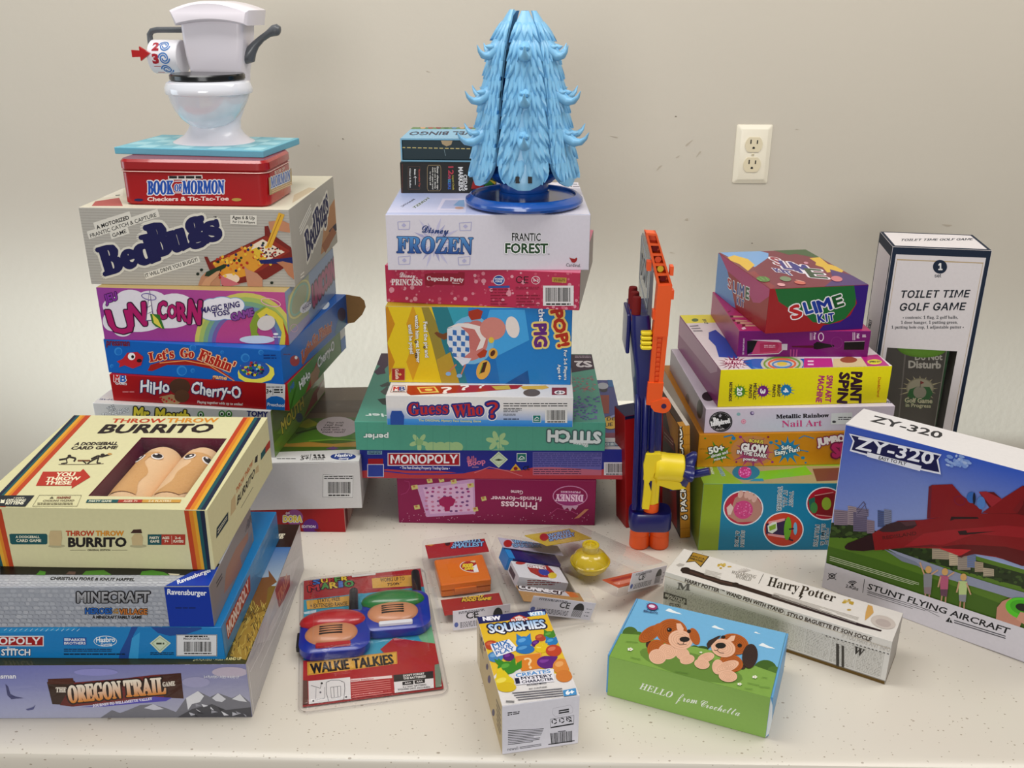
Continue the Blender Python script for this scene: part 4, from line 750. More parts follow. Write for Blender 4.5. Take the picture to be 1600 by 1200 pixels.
b.p('F', [(782, 551), (832, 506), (882, 549), (832, 594)], '#cfdcc0').p('F', [(790, 551), (832, 513), (874, 549), (832, 587)], '#a8bd9c').p('F', [(796, 551), (832, 519), (867, 549), (832, 581)], '#c6d6ba').p('F', [(808, 552), (832, 545), (856, 552), (832, 557)], '#3a4a3a')
b.r('F', 930, 515, 983, 561, '#e0e4e4').r('F', 933, 518, 980, 558, '#1c7468').path('F', [(942, 545), (955, 530), (972, 540)], 4, '#e4ecea').t('F', 'Hasbro', (940, 552), (974, 548), 9, '#e4ecea').p('F', [(894, 610), (924, 572), (955, 608)], '#dcae3c').e('F', 924, 598, 11, 10, '#8a2a2a').t('F', 'CE', (965, 608), (1000, 606), 22, '#1c1c30', b=.02)
b.p('F', [(1017, 508), (1394, 510), (1390, 634), (1017, 634)], '#6a66a8').p('F', [(1017, 592), (1120, 590), (1392, 606), (1390, 634), (1017, 634)], '#bb6a80').ml('F', 1022, 514, 1388, 590, 7, '#33367e', .45).ml('F', 1022, 598, 1280, 632, 3, '#4a2a50', .5)
b.bar('F', 1404, 564, 1516, 634, '#d8d2d6')
b.p('T', [(1300, 430), (1530, 430), (1548, 500), (1300, 500)], '#d9d5d8').p('T', [(1300, 405), (1520, 405), (1528, 432), (1300, 432)], '#7a2a4e').r('T', 1380, 455, 1512, 478, '#2c5a80').t('T', 'PARKER BROTHERS', (1386, 476), (1506, 472), (1387, 460), '#d0dce4', b=.04).e('T', 1440, 350, 50, 38, '#1c2030').e('T', 1440, 350, 46, 34, '#c9a23a').t('T', 'DES', (1420, 338), (1480, 334), (1421, 322), '#2a2418', b=.04).t('T', 'UE', (1410, 372), (1450, 366), (1411, 354), '#2a2418', b=.04).r('T', 1380, 200, 1432, 300, '#8a3a30').e('T', 1402, 170, 22, 14, '#26243a').e('T', 1398, 150, 30, 18, '#a8aab4').path('T', [(1440, 320), (1490, 300), (1470, 280)], 10, '#8a90b8').p('T', [(1420, 105), (1450, 105), (1462, 155), (1430, 155)], '#2a6aa0')
b.n('R', .0, .0, 1, .4, '#a03a48')
b.build('board_game_box', GLOSS, 'wide blue and coral board game box jutting out on both sides of the middle stack', 'box', CSTK)
b = Box((-.0702, 1.2612, .0128, .3659, .2884, .0463, .1272), base='#58a28c', T='#5c9a88', R='#4a8a78').v(540, 560, 3.478)
def flower(x, y, r, c, n=5, ph=0.):
    for i in range(n):
        a = ph+2*PI*i/n; b.e('F', x+r*.58*math.cos(a), y+r*.5*math.sin(a), r*.44, r*.22, c, rot=math.degrees(a))
flower(400, 455, 54, '#a8c893', 5, .3); b.e('F', 400, 455, 22, 18, '#8fb883')
for dx in (470, 515, 560, 600): b.e('F', dx, 482, 38, 28, '#a3c48f')
flower(825, 450, 62, '#a8c893', 6, .2); b.p('F', [(790, 500), (860, 480), (870, 520), (800, 520)], '#8fbc90')
for i in range(30): b.r('F', 70+i*45, 350, 72+i*45, 500, '#539a86') if i % 2 else None
b.t('F', 'perler', (232, 412), (98, 410), 28, '#e2eae6', b=.06, out='#3a7466', ow=.1).t('F', 'STITCH', (1384, 402), (1102, 392), 58, '#d6dcdc', b=.09, out='#4a6a68', ow=.15).t('F', 'Disney', (1318, 464), (1238, 456), 18, '#d6dcdc', 'script', .03)
b.t('T', 'perler', (330, 300), (106, 300), (336, 316), '#dfe8e4', b=.06)
b.v(580, 460, 4.2105).p('T', [(55, 378), (110, 378), (110, 470), (88, 490), (95, 520), (40, 530), (18, 510), (60, 470), (30, 460)], '#4e3a52').p('T', [(55, 600), (110, 575), (140, 600), (70, 610)], '#4a5452').p('T', [(60, 640), (110, 600), (115, 660), (85, 660)], '#585e5c').p('T', [(40, 690), (110, 680), (110, 730), (75, 725)], '#33403e')
b.p('T', [(1290, 395), (1460, 395), (1470, 490), (1290, 520)], '#3e2c40').t('T', 'S2', (1440, 440), (1340, 440), (1452, 478), '#d6d2d4', b=.06).ml('T', 1340, 402, 1445, 420, 2, '#a89aa8')
b.step = 0
for i in range(60):
    x, y = rr.uniform(1310, 1465), rr.uniform(525, 640); b.r('T', x, y, x+14, y+7, rr.choice(('#9a6a70', '#a87a74', '#8a6878', '#7a8a86')))
for i in range(90):
    x, y = rr.uniform(1320, 1490), rr.uniform(670, 820); b.r('T', x, y, x+15, y+8, rr.choice(('#5a5a92', '#6a64a0', '#4f6a90', '#7a6aa8', '#5f9a8c')))
b.step = 8e-6
b.build('craft_kit_box', SATIN, 'sea-green box with pale flowers and upside-down lettering in the middle stack', 'box', CSTK)
b = Box((-.0701, 1.2466, -.0105, .2675, .267, .0461, .1734), base='#dcdad8', R='#b9cfe0').v(580, 460, 4.2105)
b.n('F', 0, .62, 1, 1, '#e2e0de').n('F', 0, 0, 1, .62, ['#1f86d2', '#1f86d2', '#e2e0de', '#e2e0de']).n('F', 0, 0, 1, .22, ['#1c80d0', '#1c80d0', '#4f9cd8', '#4f9cd8'])
for c, o1 in (('#e9e7e6', .17), ('#1f2c80', .12), ('#b8262a', .012)):
    b.t('F', 'Guess', (246, 792), (505, 782), 74, c, 'serif', o1).t('F', 'Who', (540, 805), (735, 790), 76, c, 'serif', o1).t('F', '?', (766, 812), (838, 806), 100, c, 'serif', o1)
b.t('F', 'The ORIGINAL Mystery Face Guessing Game', (312, 834), (722, 840), 14, '#d9d88a', b=.02)
b.p('F', [(128, 862), (125, 800), (135, 765), (200, 765), (218, 800), (214, 862)], '#1c4fa0')
b.ml('F', 870, 712, 1290, 742, 2, '#3a3a3c', .5).ml('F', 870, 746, 990, 778, 3, '#3a3a3c', .5).ml('F', 870, 784, 950, 800, 2, '#3a3a3c', .5).ml('F', 870, 814, 972, 826, 1, '#1c2c4a', .7)
b.r('F', 1062, 793, 1117, 842, '#e4eaea').r('F', 1065, 796, 1114, 839, '#1c7c74').path('F', [(1075, 820), (1090, 806), (1104, 816)], 4, '#e8eeee').t('F', 'Hasbro', (1072, 832), (1106, 830), 10, '#e8eeee').bar('F', 1144, 752, 1290, 845, '#dcdcda')
b.p('T', [(140, 600), (228, 600), (235, 645), (125, 645)], '#8a3a34').p('T', [(143, 603), (224, 603), (231, 642), (130, 642)], '#e4e0dc').t('T', 'M', (146, 632), (182, 632), (149, 608), '#c0342c', b=.05).t('T', 'B', (186, 632), (222, 632), (187, 608), '#2c5a98', b=.05).ml('T', 142, 635, 222, 641, 1, '#3a3a3a', .9)
b.p('T', [(238, 600), (1000, 596), (960, 622), (700, 642), (260, 664), (235, 650)], '#a8281e').p('T', [(300, 612), (420, 606), (448, 645), (325, 650)], '#dcc46a').p('T', [(315, 618), (412, 612), (430, 638), (332, 643)], '#c0342c').e('T', 378, 628, 26, 8, '#dcc46a')
for x, y, k in ((488, 632, 1.), (610, 615, .8), (720, 606, .6)): b.t('T', '?', (x-30*k, y+18*k), (x+32*k, y+16*k), (x-24*k, y-20*k), '#eee6e0', 'serif', .05)
b.p('T', [(790, 605), (905, 600), (920, 625), (820, 628)], '#c9b03a').p('T', [(980, 605), (1150, 600), (1170, 615), (1130, 625), (1000, 625)], '#d9b23c').e('T', 1056, 648, 56, 24, '#6a5c4c').r('T', 1188, 614, 1286, 662, '#8a2a24').e('T', 1240, 646, 36, 13, '#e8e2de').t('T', '6+', (1218, 653), (1264, 653), (1220, 638), '#2a1c1c', b=.05)
b.build('board_game_box', GLOSS, 'white-to-blue box with red question-mark lettering in the middle stack', 'box', CSTK)
b = Box((-.0722, 1.2962, -.0172, .2672, .1226, .1171, .2195), base='#2383c6', T='#c8b030', R='#15203c', L='#2a2a3a').v(580, 460, 4.2105)
b.p('F', [(80, 40), (395, 70), (520, 80), (500, 330), (600, 610), (80, 610)], '#e2c51e')
for i in range(-1, 4):
    for j in range(5):
        x, y = 105+i*170+(85 if j % 2 else 0), 70+j*125; kx = 1-.13*max(0, i)
        if x < 430: b.p('F', [(x, y), (x+85*kx*.6, y+125), (x, y+250), (x-85*kx*.6, y+125)], ('#c98d16', '#d4a01a')[(i+j) % 2]) if j % 2 == 0 else None
b.p('F', [(330, 85), (380, 85), (500, 330), (600, 610), (470, 610), (400, 330)], '#9a8a3a').p('F', [(395, 75), (540, 85), (620, 330), (640, 610), (560, 610), (470, 330)], '#2a7f8a').p('F', [(500, 80), (640, 85), (620, 330), (560, 240)], '#3aa0b4').p('F', [(430, 430), (520, 380), (590, 610), (470, 610)], '#b89a34').p('F', [(780, 100), (1010, 100), (1040, 300), (960, 340), (800, 420), (720, 300)], '#4aa6de').p('F', [(590, 430), (820, 430), (850, 610), (640, 610)], '#1a74b8').p('F', [(860, 600), (1030, 500), (1045, 610)], '#125a9a').e('F', 660, 300, 150, 160, '#7ab8dc')
b.p('F', [(415, 255), (430, 245), (470, 260), (500, 250), (520, 280), (480, 300), (440, 280)], '#7a4a24')
b.e('F', 640, 310, 128, 128, '#c97f78', rot=15).e('F', 690, 270, 75, 100, '#c47670').p('F', [(500, 220), (570, 190), (640, 190), (720, 210), (755, 290), (735, 350), (690, 370), (720, 300), (680, 230), (580, 210)], '#e6dcd8').p('F', [(500, 225), (580, 205), (640, 260), (650, 380), (600, 420), (540, 400), (500, 320)], '#d8dce2')
for i in range(5):
    for j in range(5):
        if (i+j) % 2: b.p('F', [(508+i*28, 232+j*38), (534+i*28, 236+j*38), (536+i*27, 270+j*36), (510+i*27, 266+j*36)], '#3f74b4')
b.e('F', 800, 225, 85, 75, '#cf8a80').e('F', 930, 215, 44, 72, '#e6dcd6', rot=-12).p('F', [(640, 110), (700, 95), (735, 110), (720, 160), (660, 170), (640, 140)], '#a8381c').p('F', [(695, 395), (740, 360), (765, 370), (750, 410), (715, 420)], '#b0401c').p('F', [(540, 410), (660, 420), (640, 450), (600, 470), (575, 440)], '#d8dce6').path('F', [(560, 460), (500, 520)], 9, '#c88060').path('F', [(620, 460), (590, 530)], 9, '#c88060').e('F', 508, 522, 18, 13, '#8ab4dc').e('F', 580, 535, 18, 13, '#8ab4dc')
b.e('F', 802, 388, 30, 36, '#d9a84a').e('F', 800, 386, 22, 14, '#5a2c18', rot=-60).e('F', 738, 495, 44, 66, '#dcae4e', rot=20).p('F', [(715, 520), (735, 450), (765, 440), (745, 510)], '#4a2414').path('F', [(712, 525), (735, 455)], 6, '#7aa03a').e('F', 790, 300, 18, 20, '#dcc04a')
b.t('F', 'POP!', (1182, 110), (1232, 345), 74, '#b8341c', b=.1, out='#ecd27a', ow=.2).t('F', 'the', (1100, 92), (1108, 182), 36, '#eef0f2', b=.05, out='#2c5aa8', ow=.12).t('F', 'PIG', (1072, 198), (1078, 342), 78, '#6a2a80', b=.1, out='#ecd27a', ow=.2)
b.t('F', 'For 2-6 Players', (1268, 366), (1270, 562), 20, '#e8f0f4', b=.04, out='#1a4a7a', ow=.08).t('F', 'Ages 4+', (1228, 460), (1230, 560), 20, '#e8f0f4', b=.04, out='#1a4a7a', ow=.08)
for s_, x, y0, y1 in (('Feed the pig and', 344, 180, 413), ('watch him get bigger', 288, 136, 448), ('until he pops!', 245, 200, 390)): b.t('F', s_, (x, y0), (x+12, y1), 24, '#f0eee4', b=.03, out='#5a4010', ow=.09)
b.r('F', 134, 484, 224, 566, '#c8a060').r('F', 138, 488, 220, 562, '#a8281e').t('F', 'Goliath', (158, 492), (162, 556), 22, '#e8d8c0', 'serif', .02).p('F', [(190, 515), (202, 525), (190, 535), (180, 525)], '#d8b060')
b.build('board_game_box', GLOSS, 'tall yellow and bright blue box turned sideways, mid-height in the middle stack', 'box', CSTK)
b = Box((-.0681, 1.3013, -.1278, .2796, .27, .0549, .3366), base='#b93358', R='#4a1c2c', L='#5a2030', T='#d0708a').v(580, 270, 4.2105)
rr = random.Random(8); DD = []
for i in range(150):
    x = rr.uniform(95, 1380); y = rr.uniform(690, 900) if rr.random() < .75 else rr.uniform(620, 700); r_ = rr.uniform(4, 13); DD.append((x, y, r_, r_, rr.choice(('#c8566f', '#cf6c82', '#d88a9a', '#c24a66', '#dca0ac'))))
for x, y, r_ in ((740, 712, 16), (690, 715, 13), (905, 795, 18), (290, 830, 15), (135, 770, 18), (270, 755, 14), (1000, 720, 14), (620, 830, 14), (790, 770, 12)): DD.append((x, y, r_, r_, '#dd9aa8'))
b.dots('F', DD, 0, 12)
b.t('F', 'Disney', (188, 686), (290, 692), 32, '#efdfe2', 'script', .02).t('F', 'PRINCESS', (134, 738), (335, 740), 40, '#f0e2e4', 'serif', .02)
b.p('F', [(352, 668), (395, 658), (570, 662), (575, 652), (616, 655), (612, 735), (600, 742), (420, 735), (395, 748), (356, 742)], '#9a1c38').t('F', 'Cupcake Party', (366, 706), (608, 716), 26, '#f2e2e4', 'serif', .02).t('F', 'Game', (532, 728), (580, 730), 9, '#f2e2e4')
b.e('F', 840, 706, 38, 33, '#dfe2ec').e('F', 840, 706, 34, 29, '#23509c').t('F', 'WONDER', (812, 704), (868, 704), 12, '#eef0f4', b=.04).t('F', 'FORGE', (818, 720), (862, 720), 12, '#eef0f4', b=.04).p('F', [(770, 745), (910, 742), (912, 756), (772, 758)], '#3a5aa0').ml('F', 785, 762, 900, 876, 6, '#8a1c3a', .4).ml('F', 950, 748, 1105, 770, 2, '#7a1830', .5).ml('F', 955, 800, 1110, 880, 4, '#8a1c3a', .45)
b.t('F', 'CE', (952, 724), (1034, 726), 44, '#2a1018', 'inter', .0).ring('F', 1083, 706, 29, 27, 3, '#e8dce0').lines('F', [(1062, 690, 1104, 724)], 3, '#e8dce0').t('F', '0-3', (1066, 714), (1100, 716), 16, '#e8dce0').p('F', [(1190, 686), (1286, 690), (1284, 724), (1190, 718)], '#bd9a4a').ml('F', 1200, 694, 1276, 716, 2, '#7a5a1c', .7)
b.bar('F', 1131, 742, 1332, 874, '#e2dede')
b.build('board_game_box', GLOSS, 'sparkly pink box with a barcode, just below the white icy box', 'box', CSTK)
b = Box((-.0575, 1.2947, .0228, .2813, .2476, .0783, .3915), base='#d7d3dc', R='#39333c', T='#b9bfdc').v(580, 270, 4.2105)
for a in range(0, 360, 15):
    L1 = (110, 190, 150)[(a//15) % 3]; x, y = math.cos(math.radians(a)), math.sin(math.radians(a)); b.p('F', [(412+x*40, 458+y*36), (412+x*L1*.6-y*9, 458+y*L1*.58+x*9), (412+x*L1, 458+y*L1*.9), (412+x*L1*.6+y*9, 458+y*L1*.58-x*9)], ('#b9b6d4', '#c3c0da', '#adaccd')[(a//15) % 3])
for x, y in ((215, 345), (620, 352), (218, 575), (612, 578)): b.path('F', [(x-40, y-22), (x+40, y-28), (x+36, y+26), (x-36, y+28), (x-40, y-22)], 4, '#a9a8cc').p('F', [(x, y-14), (x+16, y), (x, y+14), (x-16, y)], '#b4b2d2')
b.t('F', 'Disney', (334, 392), (508, 402), 46, '#27427c', 'script', .02)
b.t('F', 'FROZEN', (170, 524), (664, 532), 106, '#1f4f98', 'serif', .012, out='#1c3468', ow=.03, top='#5a96cc')
for x in (215, 300, 400, 500, 585): b.p('F', [(x, 430), (x+30, 425), (x+12, 520), (x-10, 522)], '#8fbce0') if 0 else None
b.t('F', 'FRANTIC', (926, 446), (1114, 448), 50, '#16161a', b=.02, out='#efeef2', ow=.08).t('F', 'FOREST', (884, 526), (1160, 528), 62, '#1c4a22', b=.05, out='#f0eff2', ow=.12, out2='#9a98a2', ow2=.15).t('F', 'TM', (1160, 538), (1172, 538), 6, '#333333')
b.p('F', [(1302, 556), (1318, 562), (1338, 566), (1352, 556), (1356, 566), (1350, 582), (1336, 592), (1320, 588)], '#a01e1e').t('F', 'Cardinal.', (1282, 616), (1378, 620), 22, '#1c1c1e', b=.0)
b.p('T', [(100, 262), (190, 130), (640, 130), (620, 262)], ['#cfcfe4', '#a9b8de', '#c4c6e0', '#d2d0e2']).t('T', 'FOREST', (385, 170), (285, 236), (372, 162), '#1c4a22', b=.06, out='#e8e8ee', ow=.12).t('T', 'FRANTIC', (290, 176), (205, 226), (278, 172), '#20202a', b=.04)
b.p('T', [(470, 170), (620, 170), (600, 245), (432, 245)], '#d9d4e6').p('T', [(488, 180), (612, 180), (598, 236), (455, 236)], '#b8bcd8').p('T', [(540, 215), (580, 180), (612, 178), (615, 225)], '#86a8cc').e('T', 580, 232, 30, 8, '#c09a8c').p('T', [(1150, 30), (1370, 30), (1440, 290), (1180, 290)], '#dcd8e0').ml('T', 1290, 70, 1370, 130, 4, '#8a8690', .5).p('T', [(1320, 100), (1390, 105), (1395, 145), (1330, 140)], '#c2bec8')
b.build('board_game_box', SATIN, 'white box with icy blue lettering and a snowflake, directly under the toy tree', 'box', CSTK)
b = Box((-.1241, 1.4482, .0209, .1442, .1, .0462, .4698), base='#16130f', T='#1c1814').v(600, 0, 3.428)
b.t('F', 'CEDAR', (426, 936), (429, 1022), 18, '#eceae6', b=.02).t('F', 'MARKERS', (398, 896), (402, 1022), 24, '#eceae6', b=.025).t('F', '12', (345, 892), (346, 936), 26, '#c03a4a', b=.05).t('F', 'Liquid Chalk', (366, 940), (368, 1018), 8, '#c8b84a')
for s_, y0, y1, c in (('MA', 938, 960, '#b8446a'), ('RK', 961, 980, '#4a9ac0'), ('ERS', 981, 1014, '#3a6ac0')): b.t('F', s_, (343, y0), (343, y1), 15, c, b=.04)
b.path('F', [(238, 885), (300, 885), (305, 900), (305, 1010), (298, 1022), (238, 1022), (232, 1008), (232, 900), (238, 885)], 2, '#a8926a')
for k, (s_, y0, y1) in enumerate((('Easy clean up:', 892, 1015), ('just use a damp', 898, 1010), ('cloth or paper towel', 896, 1014), ('to wipe off', 918, 992))): b.t('F', s_, (284-k*13, y0), (284-k*13, y1), 8, '#e4e0d4', b=.03 if k == 0 else .01)
b.path('F', [(130, 892), (192, 892), (192, 1014), (130, 1014), (130, 892)], 1.6, '#6a4a3a').t('F', 'Reversible Tip', (185, 908), (186, 1000), 8, '#b04438', b=.03).t('F', '6mm', (162, 906), (162, 936), 9, '#ecebe6', b=.03).t('F', 'Chisel & Bullet', (136, 902), (137, 1005), 8, '#ecebe6', b=.01).path('F', [(168, 945), (168, 990)], 2, '#ecebe6').path('F', [(174, 952), (167, 944), (160, 952)], 2, '#ecebe6')
b.lines('F', [(96, y, 100, y) for y in range(880, 1035, 6)], 2.4, '#8a3a2a')
b.p('F', [(466, 1010), (480, 960), (500, 950), (540, 975), (530, 1010)], '#a8221c').p('F', [(478, 950), (490, 940), (535, 965), (525, 985)], '#c8641c').p('F', [(530, 975), (585, 962), (590, 985), (545, 1005)], '#2f7a2a').p('F', [(560, 960), (600, 975), (595, 990)], '#c8a81c')
b.build('marker_box', SATIN, 'black marker box behind the toy tree, under the dark bingo box', 'box', CSTK)
b = Box((-.1236, 1.4546, -.0214, .1439, .135, .0342, .5160), base='#7fb0c8', T='#8fb9d0', hole=('F', .0022, .0022, .1417, .0318, .004, '#10262c')).v(600, 0, 3.428)
b.p('T', [(175, 662), (560, 662), (560, 692), (140, 692)], '#6a8a5a')
for i in range(26): x = 180+i*14; b.e('T', x, 672+(i % 3)*6, 14, 6, ('#a05a48', '#3a6a3a', '#c8a07a', '#8a3a3a', '#5a8ab0')[i % 5])
b.t('T', 'TRAVEL BINGO', (600, 704), (146, 706), (596, 722), '#2a2c4a', b=.02)
bb = b.build('bingo_game_box', SATIN, 'light blue sleeve box with a dark drawer, behind the toy tree', 'box', CSTK)
d = Box((-.1236, 1.4546, -.0214, .1384, .0036, .0292, .5160), base='#14323a', mw=b.mw @ Matrix.Translation((0, .0003, .0025))).v(600, 0, 3.428)
d.lines('F', [(x, 790+(x-90)*.018, x+20, 790.5+(x-90)*.018) for x in range(94, 640, 29)], 5, '#c9b87a').p('F', [(303, 748), (368, 750), (360, 775), (335, 784), (312, 772)], '#b09a78').path('F', [(322, 800), (330, 835)], 2, '#8aa0a4')
d.build('drawer', SATIN, parent=bb)['label'] = 'dark green drawer front with a yellow dashed line'

# ------------------------------------------------------------------ toy tree
TR = Matrix.Translation((-.0087, 1.3657, .4698))
root = empty('toy_tree', TR, 'pale blue plastic toy tree on a round dark blue stand', 'toy')
tb_ = plain('pale_blue_plastic', '#84bcde', .38, .5, .03, 40, coat=.1); db_ = plain('dark_blue_plastic', '#1c58a8', .2, .5, .05, 40, coat=.4); sl_ = plain('slot_black', '#0a0c10', .6)
m = Mesh(); m.add(*lathe([(.0, 0), (.074, 0), (.0825, .0035), (.0845, .007), (.0838, .0105), (.0775, .0165), (.0752, .0172), (.0738, .0162), (.0725, .0125), (.036, .0122)], 64)); m.build('stand', db_, root)
m = Mesh(); m.add(*lathe([(.0362, .012), (.0362, .0205), (.0345, .0215), (.0345, .0325), (.040, .0335), (.052, .044), (.055, .046), (.055, .05), (.045, .056), (.040, .12), (.030, .17), (.016, .22), (.010, .245), (.001, .246)], 48)); m.build('trunk', db_, root)
RP = [(.030, .0755), (.045, .0750), (.060, .0725), (.10, .0655), (.157, .0545), (.195, .0465), (.215, .0410), (.235, .0325), (.25, .0235), (.2595, .0165)]
def rz(z):
    for (z0, r0), (z1, r1) in zip(RP, RP[1:]):
        if z <= z1: return r0+(r1-r0)*(z-z0)/(z1-z0)
    return RP[-1][1]
def half(z):
    a = math.radians(29.2)
    if z < .078: a *= math.sqrt(max(0, 1-((.078-z)/.0452)**2.3))*.95+.05
    if z > .245: a *= 1-.35*(z-.245)/.0145
    return a
def cyl(r, th, z): return (r*math.cos(th), r*math.sin(th), z)
def panel(rnd):
    P = Mesh(); NZ, NT = 40, 10; V = []; Fs = []
    for s_ in (0, 1):
        for i in range(NZ+1):
            z = .0335+(.2595-.0335)*i/NZ; a = half(z)
            for j in range(NT+1): t = -1+2*j/NT; V.append(cyl(rz(z)-.0035*s_-(.0015*t*t), a*t, z+(0 if i else 0)))
    n1 = (NZ+1)*(NT+1)
    for i in range(NZ):
        for j in range(NT):
            q = (i*(NT+1)+j, i*(NT+1)+j+1, (i+1)*(NT+1)+j+1, (i+1)*(NT+1)+j); Fs.append(q); Fs.append(tuple(k+n1 for k in q)[::-1])
        for j in (0, NT): Fs.append((i*(NT+1)+j, (i+1)*(NT+1)+j, (i+1)*(NT+1)+j+n1, i*(NT+1)+j+n1))
    for i in (0, NZ):
        for j in range(NT): Fs.append((i*(NT+1)+j, i*(NT+1)+j+1, i*(NT+1)+j+1+n1, i*(NT+1)+j+n1))
    P.add(V, Fs)
    rows = 9
    for ri in range(rows):
        z0 = .066+ri*.0215; n = 9 if ri < 6 else 7 if ri < 8 else 5
        for j in range(n):
            t = -1+2*(j+(.5 if ri % 2 else .35 if j else .15))/n+rnd.uniform(-.07, .07); R0 = rz(z0); A = half(min(z0, .244)); wd = A*R0*2/n*1.12
            fan = t*.95+rnd.uniform(-.12, .12); ln = rnd.uniform(.026, .033)*(1 if ri < 8 else .8); lift = rnd.uniform(.0010, .0022)
            L, Wd = 6, 4; V = []
            for i in range(L+1):
                u = i/L; zz = z0+.008-ln*u; th = A*t+fan*A*.30*u*u
                prof = (.55+.45*math.sin(min(1, u*1.9)*PI/2))*(1-u**2.2)+.015
                out = .0006+lift*math.sin(PI*min(1, u*.62+.05))+.0026*u*u
                for k in range(Wd+1):
                    q = -1+2*k/Wd; tt = th+q*wd*prof/R0*.62; AZ = half(max(zz, .038)); tt = max(-AZ, min(AZ, tt)); V.append(cyl(rz(max(zz, .034))+out*(1-.75*abs(q)**1.6)+(-.0012 if i == 0 else 0), tt, max(zz, .036)))
            base = len(V)
            Fs = [(i*(Wd+1)+k, i*(Wd+1)+k+1, (i+1)*(Wd+1)+k+1, (i+1)*(Wd+1)+k) for i in range(L) for k in range(Wd)]
            edge = [k for k in range(Wd+1)]+[(i+1)*(Wd+1)+Wd for i in range(L)]+[L*(Wd+1)+k for k in range(Wd-1, -1, -1)]+[i*(Wd+1) for i in range(L-1, 0, -1)]
            inn = []
            for e_ in edge:
                x, y, z = V[e_]; r_ = math.hypot(x, y); k_ = (r_-.0035)/r_; V.append((x*k_, y*k_, z)); inn.append(len(V)-1)
            for a in range(len(edge)): b2 = (a+1) % len(edge); Fs.append((edge[a], edge[b2], inn[b2], inn[a]))
            P.add(V, Fs)
    return P
def hook(z0):
    P = Mesh(); R0 = rz(z0); S = {.104: .036, .157: .032, .214: .025}[z0]
    pts = [(R0-.008, .007), (R0+S*.12, -.001), (R0+S*.42, -.0062), (R0+S*.68, -.0048), (R0+S*.87, .0005), (R0+S, .0085)]
    P.add(*tube([(r_, 0, z0-.005+d) for r_, d in pts], [.0105, .0098, .0078, .0056, .0032, .0005], 12, .8))
    for k in range(3):
        r_ = R0-.003+k*S*.15; P.add(*tube([(r_-.004, (-1)**k*.003, z0-.001-k*.0005), (r_+.001, (-1)**k*.0036, z0+.0005), (r_+.006, (-1)**k*.004, z0+.0004), (r_+.0105, (-1)**k*.0038, z0+.0018)], [.0036, .0040, .0028, .0003], 8))
    return P
rnd = random.Random(5); proto = panel(rnd); pm = None
hooks = [hook(z) for z in (.104, .157, .214)]; hm = [None]*3
for i in range(6):
    mw = Matrix.Rotation(math.radians(-90+60*i), 4, 'Z')
    if i in (5,): mw = Matrix.Rotation(math.radians(-90+60*i-2), 4, 'Z') @ Matrix.Translation((.072, 0, .035)) @ Matrix.Rotation(.028, 4, 'Y') @ Matrix.Translation((-.072, 0, -.035))
    if pm is None: p_ = proto.build('tree_panel', tb_, root, mw, smooth=50); pm = p_.data
    else: p_ = link('tree_panel', pm, root, mw)
    for k in range(3):
        if hm[k] is None: h_ = hooks[k].build('branch_hook', tb_, p_, Matrix.Identity(4), smooth=60); hm[k] = h_.data
        else: link('branch_hook', hm[k], p_, Matrix.Identity(4))
    if i == 0:
        for s_ in (-1, 1):
            q = Mesh(); V = [cyl(rz(z)+d, s_*math.radians(6.2)+w_, z) for d in (.0, .0042) for z in (.044, .0525) for w_ in (-.034, .034)]
            q.add(V, [(4, 5, 7, 6), (0, 1, 3, 2), (0, 1, 5, 4), (2, 3, 7, 6), (0, 2, 6, 4), (1, 3, 7, 5)]); q.build('slot', sl_, p_, Matrix.Identity(4), smooth=0)

# ------------------------------------------------------------------ right stack, from the table up
b = Box((.3553, 1.2015, .0284, .2147, .27, .1091, 0), base='#1583a6', T='#8fae3a', L='#93ab34', R='#1583a6').v(1040, 620, 4.617)
b.p('F', [(230, 610), (416, 610), (376, 1130), (225, 1130)], '#93a92e')
def badge(x, y, rx, ry, c): b.e('F', x, y, rx, ry, '#e2e6e8', n=36).e('F', x, y, rx-8, ry-8, c, n=36)
badge(560, 803, 145, 126, '#b92f4a'); badge(850, 957, 146, 126, '#c8442c'); badge(1150, 770, 136, 120, '#b51f34')
b.p('F', [(560, 690), (640, 700), (695, 780), (690, 850), (640, 900), (520, 905), (450, 860), (440, 820), (480, 790), (500, 730)], '#b8897c').p('F', [(440, 800), (470, 770), (490, 800), (470, 850), (450, 850)], '#dcc4bc').e('F', 560, 815, 70, 66, '#cc4a86', rot=-20).dots('F', [(560+rr.uniform(-60, 60), 815+rr.uniform(-50, 50), 6, 5, rr.choice(('#e08ab4', '#d8609a', '#b83a78'))) for i in range(40)], 0, 7)
for x, y in ((585, 705), (612, 716), (540, 702), (640, 735)): b.e('F', x, y, 18, 28, '#d8b0a4', rot=20)
b.p('F', [(724, 915), (800, 900), (870, 880), (890, 870), (905, 890), (890, 1030), (850, 1020), (760, 1000), (724, 990)], '#3a2450').p('F', [(740, 900), (860, 875), (860, 892), (745, 925)], '#e0a0a0').p('F', [(735, 985), (860, 1000), (860, 1020), (740, 1000)], '#e0a0a0').e('F', 880, 950, 26, 84, '#6fae2e', rot=4).p('F', [(735, 930), (770, 905), (800, 900), (805, 960), (770, 985), (740, 975)], '#dfe6da').p('F', [(745, 935), (795, 915), (795, 950), (750, 968)], '#8ab43a').e('F', 935, 950, 14, 46, '#7ab4d0').lines('F', [(890, 955, 925, 950), (895, 1010, 895, 1035), (895, 1030, 920, 1036)], 10, '#2c1a3a')
